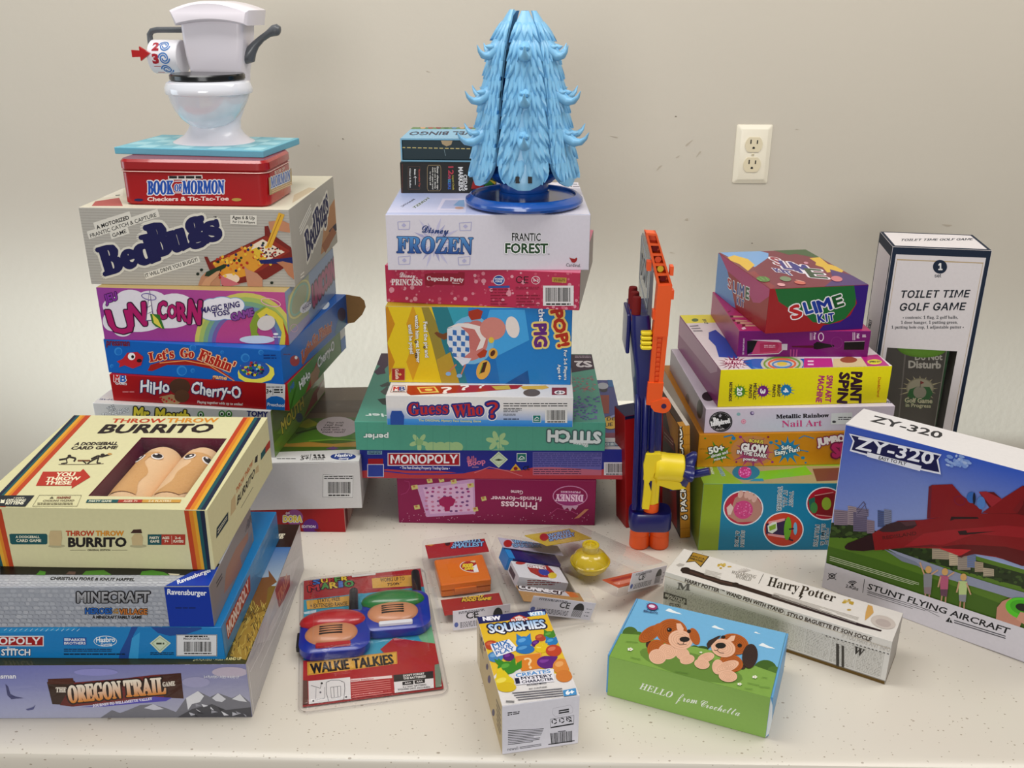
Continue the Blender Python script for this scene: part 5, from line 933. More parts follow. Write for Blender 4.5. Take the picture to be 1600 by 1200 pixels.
b.p('F', [(1030, 740), (1080, 720), (1090, 830), (1040, 820)], '#2a6a5a').p('F', [(1075, 700), (1290, 700), (1290, 860), (1080, 850)], '#8a1420').e('F', 1160, 770, 34, 46, '#9ab43a').path('F', [(1075, 712), (1210, 688)], 6, '#d89a94').path('F', [(1085, 850), (1200, 864)], 6, '#d89a94').e('F', 1070, 800, 26, 40, '#4a8a4a')
for s_, x0, y0, x1, y1, h in (('TWIST', 896, 680, 890, 790, 26), ('IT ALL', 852, 676, 848, 792, 26), ('TOGETHER', 812, 645, 803, 822, 30), ('SQUISH', 547, 964, 540, 1080, 24), ('& MIX!', 508, 966, 498, 1078, 24), ('SLIME &', 1126, 916, 1118, 1068, 26), ('FRUITS!', 1082, 922, 1066, 1075, 28), ('POUR IN', 1160, 946, 1150, 1060, 18)): b.t('F', s_, (x0, y0), (x1, y1), h, '#1c4a58', b=.015, out='#dfe8ea', ow=.13)
b.p('T', [(400, 500), (1300, 500), (1300, 630), (560, 625)], '#a89a72').p('T', [(640, 540), (900, 520), (1010, 500), (1060, 560), (700, 600), (640, 590)], '#7db92e').e('T', 580, 545, 100, 56, '#1a7a94').e('T', 572, 545, 48, 42, '#b83a80').dots('T', [(572+rr.uniform(-36, 36), 545+rr.uniform(-30, 30), 6, 5, rr.choice(('#e08ac0', '#d860a8'))) for i in range(26)], 0, 7).p('T', [(1060, 520), (1300, 510), (1300, 600), (1090, 610)], '#7a4a3a').p('T', [(600, 610), (640, 590), (700, 590), (710, 610)], '#2a8aa4')
b.t('T', 'MIXED!', (398, 508), (432, 572), (372, 508), '#2a7aa0', b=.05, out='#e2e8d8', ow=.06).t('T', 'SUPER', (335, 508), (352, 560), (318, 508), '#e4e8d4', b=.04).t('T', 'SLIME', (298, 508), (312, 548), (284, 508), '#e4e8d4', b=.04)
b.build('craft_kit_box', GLOSS, 'lime and teal craft kit box on the table, bottom of the right stack', 'box', RSTK)
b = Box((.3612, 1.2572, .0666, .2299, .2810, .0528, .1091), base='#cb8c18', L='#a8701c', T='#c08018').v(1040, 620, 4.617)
b.n('F', 0, 0, 1, .35, ['#d59a22', '#d59a22', '#cb8c18', '#cb8c18']).e('F', 630, 390, 160, 110, '#c58a50').e('F', 640, 400, 110, 80, '#b86a78')
b.sp('F', 378, 405, 96, '#5f8f24', 10, 3, 66).sp('F', 632, 400, 118, '#ad4a74', 12, 5, 86).sp('F', 880, 385, 100, '#2a86b0', 12, 7, 86)
for x, y, r_, c in ((285, 300, 8, '#5f8f24'), (470, 330, 10, '#5f8f24'), (490, 300, 16, '#2a86b0'), (800, 320, 12, '#2a86b0'), (990, 440, 14, '#2a86b0'), (760, 330, 14, '#2a86b0'), (1010, 475, 8, '#2a86b0'), (540, 290, 12, '#9a3a8a'), (770, 470, 10, '#9a3a8a'), (740, 290, 9, '#8a2a4a'), (510, 470, 8, '#8a2a6a')): b.e('F', x, y, r_, r_*.8, c)
b.path('F', [(420, 290), (480, 275), (500, 300)], 10, '#2a86b0').path('F', [(960, 300), (1000, 280), (1070, 300)], 7, '#2a86b0').path('F', [(950, 380), (1030, 395)], 7, '#2a86b0')
b.t('F', '50+', (316, 412), (424, 388), 44, '#eeeee6', b=.08, out='#1c2414', ow=.14).t('F', 'slimes and', (330, 440), (450, 405), 22, '#eeeee6', b=.05, out='#1c2414', ow=.12).t('F', 'mix-ins', (352, 462), (436, 440), 18, '#eeeee6', b=.05, out='#1c2414', ow=.12)
b.t('F', 'BONUS', (602, 326), (702, 338), 24, '#e8d858', b=.06, out='#5a1a3a', ow=.12).t('F', 'GLOW', (545, 386), (725, 404), 52, '#efeae8', b=.1, out='#5a1a3a', ow=.16).t('F', 'IN THE DARK', (514, 408), (728, 440), 26, '#efeae8', b=.07, out='#5a1a3a', ow=.13).t('F', 'powder', (560, 456), (660, 464), 22, '#efeae8', b=.06, out='#5a1a3a', ow=.12)
b.t('F', 'Safe,', (836, 380), (916, 372), 28, '#eef2f4', b=.06, out='#1a3a4a', ow=.12).t('F', 'Easy, Fun!', (790, 418), (966, 390), 30, '#eef2f4', b=.06, out='#1a3a4a', ow=.12)
b.t('F', 'JUMBO', (1098, 350), (1290, 318), 48, '#efe8e4', b=.1, out='#8a2a5a', ow=.16).t('F', 'SLIME', (1208, 432), (1500, 410), 90, '#c0286e', b=.1, out='#7a1848', ow=.14).ml('F', 246, 372, 290, 380, 1, '#7a5a10')
b.v(940, 340, 2.22).n('L', 0, 0, 1, 1, ['#8a5a1a', '#9a681c', '#b0781e', '#a06c1c'])  # shade put into the colour: left face painted a darker, graded orange-brown
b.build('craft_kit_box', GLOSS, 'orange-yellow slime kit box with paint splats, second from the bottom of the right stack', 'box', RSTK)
b = Box((.3915, 1.2627, .0614, .2758, .2543, .0380, .1619), base='#d3c8d6', L='#a99aa6', T='#d8cfda', R='#b8aebc').v(1040, 620, 4.617)
b.n('F', .0, 0, .45, 1, ['#cfc0d2', '#c3cdd8', '#d2cbda', '#d6c6d4']).n('F', .45, 0, 1, 1, ['#c3cdd8', '#d8cfe0', '#dcd2de', '#d2cbda'])
b.e('F', 398, 180, 84, 74, '#1a181c', n=36).ring('F', 398, 180, 76, 67, 3, '#8a868c').t('F', 'Be', (346, 186), (384, 180), 34, '#eeecee', 'serif', .05).t('F', 'Inspired', (328, 212), (466, 186), 32, '#eeecee', 'serif', .05).t('F', 'craft', (366, 240), (424, 234), 10, '#d8d4d8').p('F', [(390, 130), (394, 120), (398, 130), (408, 132), (399, 138), (401, 148), (393, 142), (384, 147), (387, 137), (380, 131)], '#b4aeb8').dots('F', [(398+rr.uniform(-62, 62), 180+rr.choice((-1, 1))*rr.uniform(32, 52), 2, 2, '#cfccd0') for i in range(22)], 0, 6)
b.e('F', 526, 125, 14, 12, '#8fb4b8').e('F', 624, 118, 15, 14, '#6a5a86').e('F', 628, 116, 9, 8, '#c0b0d0').e('F', 562, 178, 18, 17, '#d88aa4').ring('F', 562, 178, 12, 11, 3, '#f0d0dc')
b.t('F', 'Metallic Rainbow', (798, 156), (1178, 146), 28, '#141216', 'serif', .03).t('F', 'Nail Art', (838, 218), (1128, 210), 46, '#cc4a86', 'serif', .0)
b.p('F', [(1196, 118), (1345, 112), (1350, 194), (1190, 200)], '#dfe3e4').ml('F', 1245, 142, 1340, 170, 2, '#5a5a5e', .6).e('F', 1215, 180, 14, 9, '#4a4c50')
b.v(1030, 370, 3.751).e('L', 238, 1010, 18, 56, '#241f26').e('L', 165, 955, 12, 36, '#6a6470').e('T', 290, 935, 40, 28, '#221e26').ml('T', 1330, 960, 1380, 975, 2, '#2a262c', .9)
b.build('craft_kit_box', GLOSS, 'pale lavender nail art box with a round black logo in the right stack', 'box', RSTK)
b = Box((.3959, 1.2718, .0858, .2498, .2527, .0576, .2000), base='#e8dc12', L='#8f2a72', T='#dccfd2', R='#5a2c48').v(1030, 370, 3.751)
b.n('F', 0, 0, 1, 1, ['#d8ca10', '#e6da14', '#ece11a', '#ece11a'])
b.t('F', 'PAINT', (1128, 794), (1122, 970), 60, '#3a1430', b=.09).t('F', 'SPIN', (1060, 796), (1044, 970), 56, '#3a1430', b=.09).t('F', 'SPIN ART', (984, 812), (972, 966), 34, '#b8307a', b=.06).t('F', 'MACHINE', (936, 814), (918, 968), 34, '#b8307a', b=.06).t('F', 'Dan&Darci', (1284, 822), (1276, 938), 15, '#c8681c', b=.02)
for x, y, c, t_, ls in ((744, 898, '#2a80b4', '4', (('BRIGHT', 694, 866, 936), ('PAINTS', 666, 866, 938))), (608, 904, '#7a2a80', '3', (('METALLIC', 554, 858, 952), ('PAINTS', 528, 866, 944))), (472, 906, '#5a8f2a', '20', (('NOTECARDS', 412, 852, 962),))):
    b.sp('F', x, y, 38, c, 14, 2).e('F', x, y, 31, 32, c).t('F', t_, (x-14, y-(12 if len(t_) == 1 else 22)), (x-16, y+(13 if len(t_) == 1 else 22)), 28, '#eef0f0', b=.08)
    for s_, lx, y0, y1 in ls: b.t('F', s_, (lx, y0), (lx-4, y1), 17, '#3a1430', b=.06)
b.p('T', [(118, 455), (300, 450), (420, 500), (150, 508)], '#e2d43a').e('T', 210, 488, 20, 10, '#4a6a2a').t('T', 'BIG', (272, 484), (288, 510), (252, 484), '#3a3a1a', b=.05)
b.p('T', [(290, 560), (330, 545), (440, 640), (460, 712), (350, 705), (330, 640), (290, 600)], '#1c4aa8').p('T', [(480, 725), (560, 715), (850, 715), (845, 770), (820, 800), (740, 825), (650, 822), (560, 790)], '#2a6ab8').e('T', 720, 745, 125, 54, '#c8c4b8', n=30).ring('T', 720, 745, 110, 46, 12, '#7aa04a').ring('T', 720, 745, 84, 34, 12, '#d8704a').ring('T', 720, 748, 60, 24, 10, '#4a8ac0').e('T', 720, 745, 30, 12, '#d8c04a').p('T', [(540, 760), (620, 780), (740, 815), (650, 815)], '#5a9ad4')
b.sp('T', 438, 740, 74, '#8a1c4a', 16, 6, 34).t('T', 'MIX YOUR', (384, 738), (490, 744), (392, 722), '#ead4da', b=.05).t('T', 'COLORS', (392, 758), (484, 764), (398, 744), '#ead4da', b=.05)
b.p('T', [(850, 712), (1010, 712), (1020, 768), (846, 776)], '#c03a8c').p('T', [(1020, 715), (1200, 712), (1230, 768), (1020, 768)], '#d8c49a').e('T', 1110, 722, 50, 18, '#a05a3a').p('T', [(1180, 700), (1280, 690), (1360, 768), (1230, 775)], '#b82a80').e('T', 1262, 734, 42, 15, '#d8d03a').t('T', 'SPIN IT!', (1230, 738), (1294, 738), (1233, 728), '#3a3a1a', b=.04).ml('T', 0, 0, 9, 9, 3, '#8a8088', quad=[(175, 520), (225, 515), (260, 560), (205, 560)]).ml('T', 870, 722, 905, 760, 2, '#e8d0e0')
b.p('L', [(105, 450), (340, 760), (340, 790), (300, 800), (106, 560)], '#b887a4')
b.build('craft_kit_box', GLOSS, 'bright yellow and magenta spin art box with sideways lettering in the right stack', 'box', RSTK)
b = Box((.4007, 1.3164, .0185, .1915, .2, .0403, .2576), base='#7a1a72', L='#a3286e', T='#b5306f', R='#5a1450').v(1030, 370, 3.751)
b.p('F', [(515, 610), (580, 606), (582, 655), (515, 690)], '#141014').p('F', [(575, 612), (700, 606), (722, 630), (722, 660), (700, 680), (575, 690), (540, 690)], '#c04a74').p('F', [(590, 625), (690, 618), (705, 640), (690, 668), (590, 680)], '#b43560').p('F', [(530, 604), (700, 604), (720, 620), (590, 610)], '#e0c8d4').p('F', [(718, 628), (752, 628), (750, 664), (718, 664)], '#c9c4cc').path('F', [(520, 692), (700, 684), (722, 664)], 4, '#d8ccd4').ml('F', 615, 632, 680, 652, 2, '#e8c4d0', .6)
b.p('F', [(775, 640), (900, 636), (910, 644), (900, 652), (780, 648)], '#5a1430').p('F', [(905, 628), (925, 615), (985, 628), (1025, 634), (1025, 644), (985, 650), (925, 660), (905, 655)], '#161216').p('F', [(1085, 614), (1205, 610), (1200, 662), (1082, 662)], '#141014').path('F', [(1085, 616), (1205, 612)], 3, '#c8b0c0')
b.ring('F', 948, 587, 17, 26, 5, '#e0d0dc').t('F', 'Press', (905, 562), (905, 602), 14, '#e8dce6', b=.04).ml('F', 880, 562, 898, 606, 2, '#d8c4d4', .5, quad=[(898, 562), (898, 606), (880, 606), (880, 562)]).t('F', 'Nail', (1158, 568), (1158, 594), 15, '#e8dce6', b=.05).ml('F', 0, 0, 9, 9, 2, '#d8c4d4', quad=[(1150, 560), (1150, 606), (1130, 606), (1130, 560)]).ml('F', 1190, 572, 1212, 590, 2, '#e0d0dc', .7).t('F', 'LONG LASTING GEL', (493, 596), (488, 692), 8, '#e0d0dc').ml('F', 0, 0, 9, 9, 3, '#b04a8a', quad=[(815, 660), (810, 705), (760, 705), (760, 660)]).ring('F', 1040, 620, 34, 34, 2, '#93408a')
for x, y, L_, an in ((440, 468, 50, 8), (452, 492, 60, 14), (480, 505, 60, 24), (510, 520, 50, 30)): b.p('T', [(x-25, y-7), (x+L_, y-3), (x+L_+8, y+4), (x-20, y+6)], '#caa08a').p('T', [(x-25, y-8), (x-6, y-6), (x-5, y+5), (x-24, y+6)], '#6a1a2c')
b.p('T', [(400, 440), (418, 430), (420, 436), (405, 444)], '#8a2a34').p('T', [(480, 535), (500, 528), (510, 540), (490, 545)], '#e0c0d0')
b.build('craft_kit_box', GLOSS, 'slim purple nail polish box under the slime kit on the right stack', 'box', RSTK)
b = Box((.4127, 1.3141, .1673, .1491, .2105, .0670, .2979), base='#a0262a', L='#a02430', T='#7c1f3a', R='#3a1a6a').v(1030, 370, 3.751)
b.p('F', [(665, 250), (1235, 250), (1235, 300), (1160, 280), (1150, 400), (1090, 480), (1000, 512), (900, 500), (840, 440), (760, 420), (700, 380), (680, 310)], '#25703a').p('F', [(1140, 270), (1240, 270), (1240, 560), (930, 560), (960, 520), (1060, 500), (1120, 460), (1158, 390)], '#3d1f7e')
for bo, tone in ((.18, 1), (.07, 0)):
    for ch, bl, br, h, c in (('S', (784, 482), (840, 462), 72, '#b8282c'), ('L', (862, 452), (902, 440), 66, '#25489c'), ('I', (918, 446), (930, 442), 66, '#25489c'), ('M', (942, 442), (1012, 420), 66, '#1f3a94'), ('E', (1032, 414), (1082, 398), 62, '#1c5a2c'), ('K', (934, 502), (968, 496), 46, '#1f3a94'), ('I', (980, 496), (986, 495), 42, '#1f3a94'), ('T', (996, 492), (1026, 488), 42, '#1f3a94')): b.t('F', ch, bl, br, h, '#ece8ea' if tone else c, b=bo)
b.p('L', [(322, 90), (350, 90), (400, 200), (430, 330), (450, 420), (322, 350)], '#6a94c8').p('L', [(350, 90), (655, 310), (640, 330), (600, 390), (560, 395), (520, 330), (470, 260), (400, 200)], '#b53a78').p('L', [(640, 330), (655, 312), (615, 570), (450, 430), (430, 330)], '#9c1f26').p('L', [(350, 92), (430, 150), (655, 310), (655, 340), (590, 388), (550, 385), (520, 320)], '#b53a78')
for bo, tone in ((.16, 1), (.05, 0)):
    for ch, bl, br, tl, c in (('S', (404, 296), (424, 310), (402, 240), '#b8282c'), ('L', (434, 320), (448, 328), (436, 262), '#25489c'), ('I', (459, 334), (464, 337), (461, 272), '#25489c'), ('M', (472, 340), (496, 354), (474, 278), '#1f3a94'), ('E', (507, 358), (526, 366), (510, 296), '#1c5a2c'), ('K', (456, 394), (470, 402), (456, 350), '#1f3a94'), ('I', (476, 404), (480, 406), (476, 362), '#1f3a94'), ('T', (486, 408), (498, 414), (486, 368), '#1f3a94')): b.t('L', ch, bl, br, tl, '#ece8ea' if tone else c, b=bo)
b.p('T', [(352, 90), (560, 76), (640, 96), (640, 122), (560, 178), (500, 150), (430, 130)], '#7aa6d4').p('T', [(400, 120), (440, 108), (520, 130), (560, 165), (520, 200), (470, 160), (420, 140)], '#dcb53c').p('T', [(660, 78), (860, 66), (960, 130), (900, 120), (800, 100), (760, 106), (700, 88)], '#3a5c2c').p('T', [(880, 125), (940, 120), (990, 160), (1010, 165), (1060, 180), (1080, 200), (1060, 218), (1010, 205), (985, 210), (960, 180), (915, 165), (920, 150)], '#d8b23a').p('T', [(1000, 190), (1180, 240), (1235, 285), (960, 300), (1020, 250)], '#4a2470').p('T', [(520, 210), (620, 270), (655, 310), (680, 290), (600, 240), (560, 200)], '#8f2a34')
for bo, tone in ((.11, 1), (.035, 0)):
    for ch, bl, br, tl, c in (('S', (690, 165), (740, 172), (645, 118), '#9a1f3c'), ('L', (735, 188), (790, 193), (700, 140), '#3a2a80'), ('I', (800, 200), (815, 202), (758, 148), '#3a2a80'), ('M', (826, 210), (900, 220), (780, 158), '#2a2a84'), ('E', (890, 238), (985, 246), (850, 186), '#2a4a2c'), ('K', (690, 208), (726, 212), (664, 184), '#3a2a80'), ('I', (732, 214), (742, 215), (706, 190), '#3a2a80'), ('T', (752, 224), (790, 229), (720, 196), '#2a2a84')): b.t('T', ch, bl, br, tl, '#e4dce2' if tone else c, b=bo)
for x, y, rx, ry, c in ((740, 248, 34, 14, '#7a8a6a'), (715, 282, 24, 9, '#d8a0a4'), (825, 270, 34, 10, '#c86a5a'), (1040, 248, 34, 16, '#c87a80'), (610, 250, 40, 16, '#5a7a3a'), (860, 155, 14, 7, '#c88a9a')): b.e('T', x, y, rx, ry, c, rot=8)
b.path('T', [(800, 255), (850, 265)], 3, '#e0b0a0').lines('T', [(575, 245, 600, 262), (590, 238, 618, 256), (620, 236, 640, 258)], 5, '#6aa04a')
b.build('craft_kit_box', GLOSS, 'red, green and purple slime kit box on top of the right stack', 'box', RSTK)

# ------------------------------------------------------------------ tall white box with a window, by the wall
K_ = .88
gq = (.6926*K_, 1.5811*K_, -.1473, .158*K_, .1157*K_, .742-(.742-.356)*K_, 0)
b = Box(gq, base='#d9d3d3', K='#1a2c48').v(1340, 340, 3.333)
cs = [b.st('F', p) for p in ((163, 688), (523, 686), (450, 1100))]; gx0 = b.st('F', (163, 760))[0]
HG = (max(.012, (b.st('F', (163, 688))[0]+b.st('F', (100, 960))[0])/2), .03, (cs[1][0]+b.st('F', (460, 1000))[0])/2, (cs[0][1]+cs[1][1])/2)
b = Box(gq, base='#d9d3d3', K='#1a2c48', hole=('F', *HG, .045, '#4a4640')).v(1340, 340, 3.333)
W_, H_ = gq[3], gq[5]; nv2 = '#16283f'
b.n('F', 0, 0, .045, 1, nv2).n('F', .955, 0, 1, 1, nv2).n('F', 0, .972, 1, 1, nv2).n('L', .93, 0, 1, 1, nv2).n('L', 0, .96, 1, 1, nv2).n('L', 0, 0, .04, 1, nv2).n('T', 0, 0, 1, .08, nv2).n('T', 0, 0, .035, 1, nv2).n('T', .965, 0, 1, 1, nv2).n('T', 0, .95, 1, 1, nv2)
for a in ((.062, .02, .067, .955), (.933, .02, .938, .955), (.062, .95, .938, .954)): b.n('F', *a, '#b9a37c')
b.e('F', 429, 256, 37, 36, nv2, n=32).t('F', '1', (422, 272), (440, 272), 33, '#e6e4e2', 'inter', .05).t('F', 'set', (401, 311), (435, 311), 17, '#22303e', 'inter', .01)
b.t('F', 'TOILET TIME', (221, 417), (577, 414), (230, 380), '#1c2530', 'inter', .03, sp=1.05).t('F', 'GOLF GAME', (217, 484), (556, 481), (226, 446), '#1c2530', 'inter', .03, sp=1.05)
for s_, x0, x1, y in (('contents: 1 flag, 2 golf balls,', 248, 523, 527), ('1 door hanger, 1 putting green,', 225, 521, 553), ('1 putting hole cup, 1 adjustable putter', 176, 540, 578)): b.t('F', s_, (x0, y), (x1, y-1), 16, '#3a3e44', 'serif', -.005)
b.e('F', 238, 522, 2.5, 2.5, '#3a3e44').e('F', 550, 571, 2.5, 2.5, '#3a3e44').t('T', 'TOILET TIME GOLF GAME', (222, 122), (598, 118), (230, 111), '#22303e', 'inter', .02).t('L', 'TOILET', (66, 582), (76, 536), (52, 575), '#22303e', 'inter', .02)
gf = b.build('golf_game_box', MATTE, 'tall white box with navy edges and a window, standing near the wall', 'box')
GM = pose(*gq[:2], 0, gq[2]); wx = gq[3]/2
m = Mesh(); m.add([(HG[0]-wx-.001, .0006, HG[1]-.001), (HG[2]-wx+.001, .0006, HG[1]-.001), (HG[2]-wx+.001, .0006, HG[3]+.001), (HG[0]-wx-.001, .0006, HG[3]+.001)], [(0, 1, 2, 3)])
m.build('window', CLEAR, gf, smooth=0)['label'] = 'clear film window'
hw = HG[2]-HG[0]
b = Box((0, 0, 0, hw*.92, .002, HG[3]-.036, 0), mw=GM @ Matrix.Translation((HG[0]-wx+hw*.5, .022, .0312)), base='#57534c', fx=0).v(1340, 340, 3.333)
b.p('F', [(246, 690), (254, 690), (212, 1110), (205, 1110)], '#77726a').p('F', [(462, 690), (468, 690), (402, 1110), (395, 1110)], '#9a968c').p('F', [(466, 690), (540, 690), (480, 1110), (400, 1110)], '#2a5a34')
b.t('F', 'Do Not', (300, 741), (440, 741), 30, '#c4c0b4', b=.05).t('F', 'Disturb', (266, 782), (432, 785), 36, '#c4c0b4', b=.06)
b.sp('F', 325, 890, 84, '#b8b08a', 16, 4, 62).e('F', 325, 888, 72, 52, '#8f8a70', n=30).e('F', 325, 888, 66, 47, '#a9a48c', n=30).p('F', [(258, 930), (270, 895), (310, 880), (375, 882), (392, 915), (372, 948), (300, 950)], '#2c6a34').e('F', 324, 910, 34, 32, '#9a9684').lines('F', [(328, 850, 326, 885)], 3, '#3a3a34').p('F', [(328, 850), (348, 860), (328, 868)], '#8a2a2a')
b.t('F', 'Golf Game', (246, 962), (388, 966), 24, '#c9c4a4', b=.06, out='#2c5a30', ow=.12).t('F', 'in Progress', (250, 984), (380, 990), 18, '#c9c4a4', b=.05, out='#2c5a30', ow=.12)
b.build('door_hanger', SATIN, 'grey do-not-disturb door hanger behind the window of the tall white box', 'door hanger')
V, Fs = ellipsoid((0, 0, 0), (hw*.36, .0085, .0165), 40, 20); m = Mesh(); m.add([(x+HG[0]-wx+hw*.52, y+.0115, min(z, 0)+HG[3]-.0006) for x, y, z in V], Fs); mt_ = m.build('putting_mat', plain('green_felt', '#6d9a3a', .9, .1, .2, 300, .4), None, GM)
tag(mt_, 'bright green felt mat edge hanging inside the top of the white box window', 'mat')

# ------------------------------------------------------------------ foam dart blaster standing on its muzzle, boxes leaning behind it
b = Box((.178, 1.268, .30, .060, .040, .187, 0), base='#a5191c', T='#141a44', tilt=-.06, px=-.030, L='#8f1518')
b.n('F', 0, .97, 1, 1, '#141a44')
b.build('card_game_box', SATIN, 'red box with a dark navy top standing behind the foam dart blaster', 'box')
p0 = atz(1070.7, 841, 0)
b = Box((p0.x, p0.y, .12, .0155, .19, .184, 0), base='#c8902e', L='#2a1a14', R='#7a4a1c', T='#3a2414', tilt=-.075, px=-.0077).v(940, 340, 2.22)
for i in range(1, 12): b.n('F', 0, i/12, 1, i/12+.012, '#b87f24')
for i in range(1, 4): b.n('F', i/4, 0, i/4+.04, 1, '#bd8528')
b.t('F', '6 PACK KIDS CARDS', (297, 1046), (276, 712), 19, '#f0ece4', b=.06, out='#1c140e', ow=.22)
b.p('L', [(205, 560), (232, 600), (240, 650), (255, 690), (262, 800), (240, 760), (215, 640)], '#c9963a').p('L', [(238, 520), (252, 560), (268, 700), (262, 900), (250, 700)], '#c9963a').p('L', [(205, 640), (232, 760), (245, 900), (205, 900)], '#3a1c30').p('L', [(215, 720), (250, 770), (252, 810), (215, 770)], '#8a2028').ml('L', 0, 0, 9, 9, 2, '#d8b0a0', quad=[(218, 740), (248, 775), (248, 795), (218, 765)]).p('L', [(205, 850), (258, 900), (262, 1080), (205, 1000)], '#8f201c')
b.n('T', 0, .0, 1, .08, '#c8902e').n('T', .6, 0, 1, 1, '#d8d0c4')
b.build('card_game_box', SATIN, 'narrow yellow card pack box on edge between the blaster and the right stack', 'box')

GN = Matrix.Translation((.178, 1.2, 0))
root = empty('toy_blaster', GN, 'blue, orange and yellow foam dart blaster standing upright on its twin muzzle', 'toy')
navy = plain('navy_toy_plastic', '#0d1868', .3, .5, .05, 30, coat=.2); orng = plain('orange_toy_plastic', '#ee6218', .38, .5, .03, 30); yel_ = plain('yellow_toy_plastic', '#ead22a', .36, .5, .03, 30); smoke = plain('smoky_grey_plastic', '#6c7278', .22, .5, .04, 20, coat=.4); dred = plain('dark_red_foam', '#7c2020', .7, .2, .05)
X = lambda x: x-.178
for x in (.1638, .1925):
    m = Mesh(); m.add(*lathe([(.0, .012), (.0085, .012), (.0085, .0), (.0132, .0), (.0146, .002), (.0143, .012), (.0139, .0205), (.0143, .021), (.0139, .0215), (.0137, .036), (.0, .036)], 36, (X(x), .011, 0))); m.build('muzzle', orng, root)
m = Mesh(); m.add(*loft([rrect(X(.1485), X(.2070), -.006, .030, .012, .0318), rrect(X(.1475), X(.2080), -.0075, .0315, .0135, .0345), rrect(X(.1470), X(.2078), -.0078, .0318, .0135, .056), rrect(X(.1485), X(.2062), -.0062, .0302, .0125, .0605)])); m.build('barrel_block', navy, root)
m = Mesh(); m.add(*lathe([(.0098, .0600), (.0112, .0612), (.0112, .0735), (.0100, .0745)], 28, (X(.1775), .008, 0))); m.build('barrel_ring', orng, root)
m = Mesh(); m.add(*lathe([(.0096, .0725), (.0096, .112), (.0105, .114), (.0105, .150), (.008, .153)], 24, (X(.1775), .008, 0)))
m.add(*prism([(X(.1628), .0715), (X(.1725), .0705), (X(.1745), .098), (X(.1700), .112), (X(.1800), .135), (X(.1860), .150), (X(.1835), .158), (X(.1640), .157), (X(.1612), .140), (X(.1640), .110)], -.0085, -.001)); m.add(*rbox(X(.162), X(.187), -.004, .02, .112, .157, .004, .003)); m.add(*rbox(X(.180), X(.187), .0, .012, .075, .112, .002, .001)); m.build('pump_sleeve', yel_, root)
def turn(V, c, ang): M_ = Matrix.Translation(c) @ Matrix.Rotation(ang, 4, 'Y'); return [tuple(M_ @ Vector(v)) for v in V]
V, Fs = lathe([(.0, -.004), (.0175, -.004), (.0205, 0), (.0208, .010), (.0200, .012), (.0200, .034), (.0185, .036), (.0, .036)], 32)
m = Mesh(); m.add(turn(V, (X(.182), .004, .1335), PI/2+.08), Fs); m.add(*prism([(X(.182), .118), (X(.214), .112), (X(.224), .102), (X(.205), .100), (X(.182), .108)], -.004, .012)); m.build('pump_grip', yel_, root)
m = Mesh(); P_ = []
for i in range(48):
    a = 2*PI*i/48; r_ = .0225+.0058*math.cos(4*a); P_.append((r_*math.cos(a), r_*math.sin(a)))
rings = [[(x*k, y*k, z) for x, y in P_] for k, z in ((.72, 0), (1.0, .007), (1.03, .012), (.97, .0135), (.4, .010))]
V, Fs = loft(rings); m.add(turn(V, (X(.2165), .003, .1315), PI/2+.25), Fs); m.build('end_cap', navy, root)
m = Mesh(); m.add(*tube([(X(.224), .0, .122), (X(.238), -.006, .1275), (X(.2535), -.010, .1335)], [.0062, .0056, .0056], 18)); m.build('priming_peg', navy, root)
m = Mesh(); m.add(*prism([(X(.2005), .105), (X(.213), .107), (X(.211), .094), (X(.203), .093)], .006, .016)); m.build('trigger', navy, root)
# body
m = Mesh()
def br(z, x0, x1, y0, y1, r=.006): return rrect(X(x0), X(x1), y0, y1, r, z)
m.add(*loft([br(.058, .157, .190, .006, .038), br(.10, .1555, .1895, .006, .040), br(.16, .153, .187, .004, .044), br(.20, .1505, .1855, .002, .046), br(.240, .1475, .1825, .0, .060), br(.252, .1465, .179, -.001, .075), br(.275, .1450, .176, .0, .085), br(.300, .141, .170, .002, .090), br(.335, .1375, .163, .004, .09), br(.354, .1365, .160, .006, .088)]))
m.add(*rbox(X(.133), X(.138), .03, .09, .292, .348, .002, .001)); m.build('body', navy, root)
for k in range(3):
    m = Mesh(); m.add(*lathe([(.0, .345), (.0062, .345), (.0062, .374), (.0055, .3775), (.0, .378)], 18, (X(.1425), .016+.024*k, 0))); m.build('foam_dart', dred, root)
for k in range(4):
    m = Mesh(); V, Fs = rbox(-.0075, .0075, -.010, .010, 0, .0050, .004, .0015); m.add([(x+X(.156), y*.8-.001+.0015*k, z+.3115+.0062*k) for x, y, z in V], Fs); m.build('yellow_lever', yel_, root)
for i, x in enumerate((.1535, .1640, .1745)):
    m = Mesh(); m.add(*tube([(X(x), .0035, .065), (X(x-.002), .001, .16), (X(x-.004), -.0012, .232), (X(x-.0045), .004, .243)], [.0042, .0042, .0042, .003], 14)); m.build('barrel_tube', navy, root)
# clip rail and shield
def para(p, q, y0, y1):
    """bar between two x-z spans"""
    (ax, az, bx, bz), (cx, cz, dx, dz) = p, q; return prism([(X(ax), az), (X(bx), bz), (X(dx), dz), (X(cx), cz)], y0, y1)
m = Mesh(); tl, tr, bl, br_ = (.1470, .4685), (.1612, .4675), (.1665, .3985), (.1850, .4000)
mix = lambda a, b2, t: (a[0]+(b2[0]-a[0])*t, a[1]+(b2[1]-a[1])*t)
L0, R0_, L1, R1 = tl, tr, bl, br_
il, ir = .18, .84
m.add(*para((*L0, *mix(L0, R0_, il)), (*L1, *mix(L1, R1, il)), -.006, .014)); m.add(*para((*mix(L0, R0_, ir), *R0_), (*mix(L1, R1, ir), *R1), -.006, .014))
for i in range(6):
    t0 = i/5*.955; t1 = t0+.045; a, c = mix(L0, L1, t0), mix(R0_, R1, t0); d, e = mix(L0, L1, t1), mix(R0_, R1, t1); m.add(*para((*a, *c), (*d, *e), -.0052, .0132))
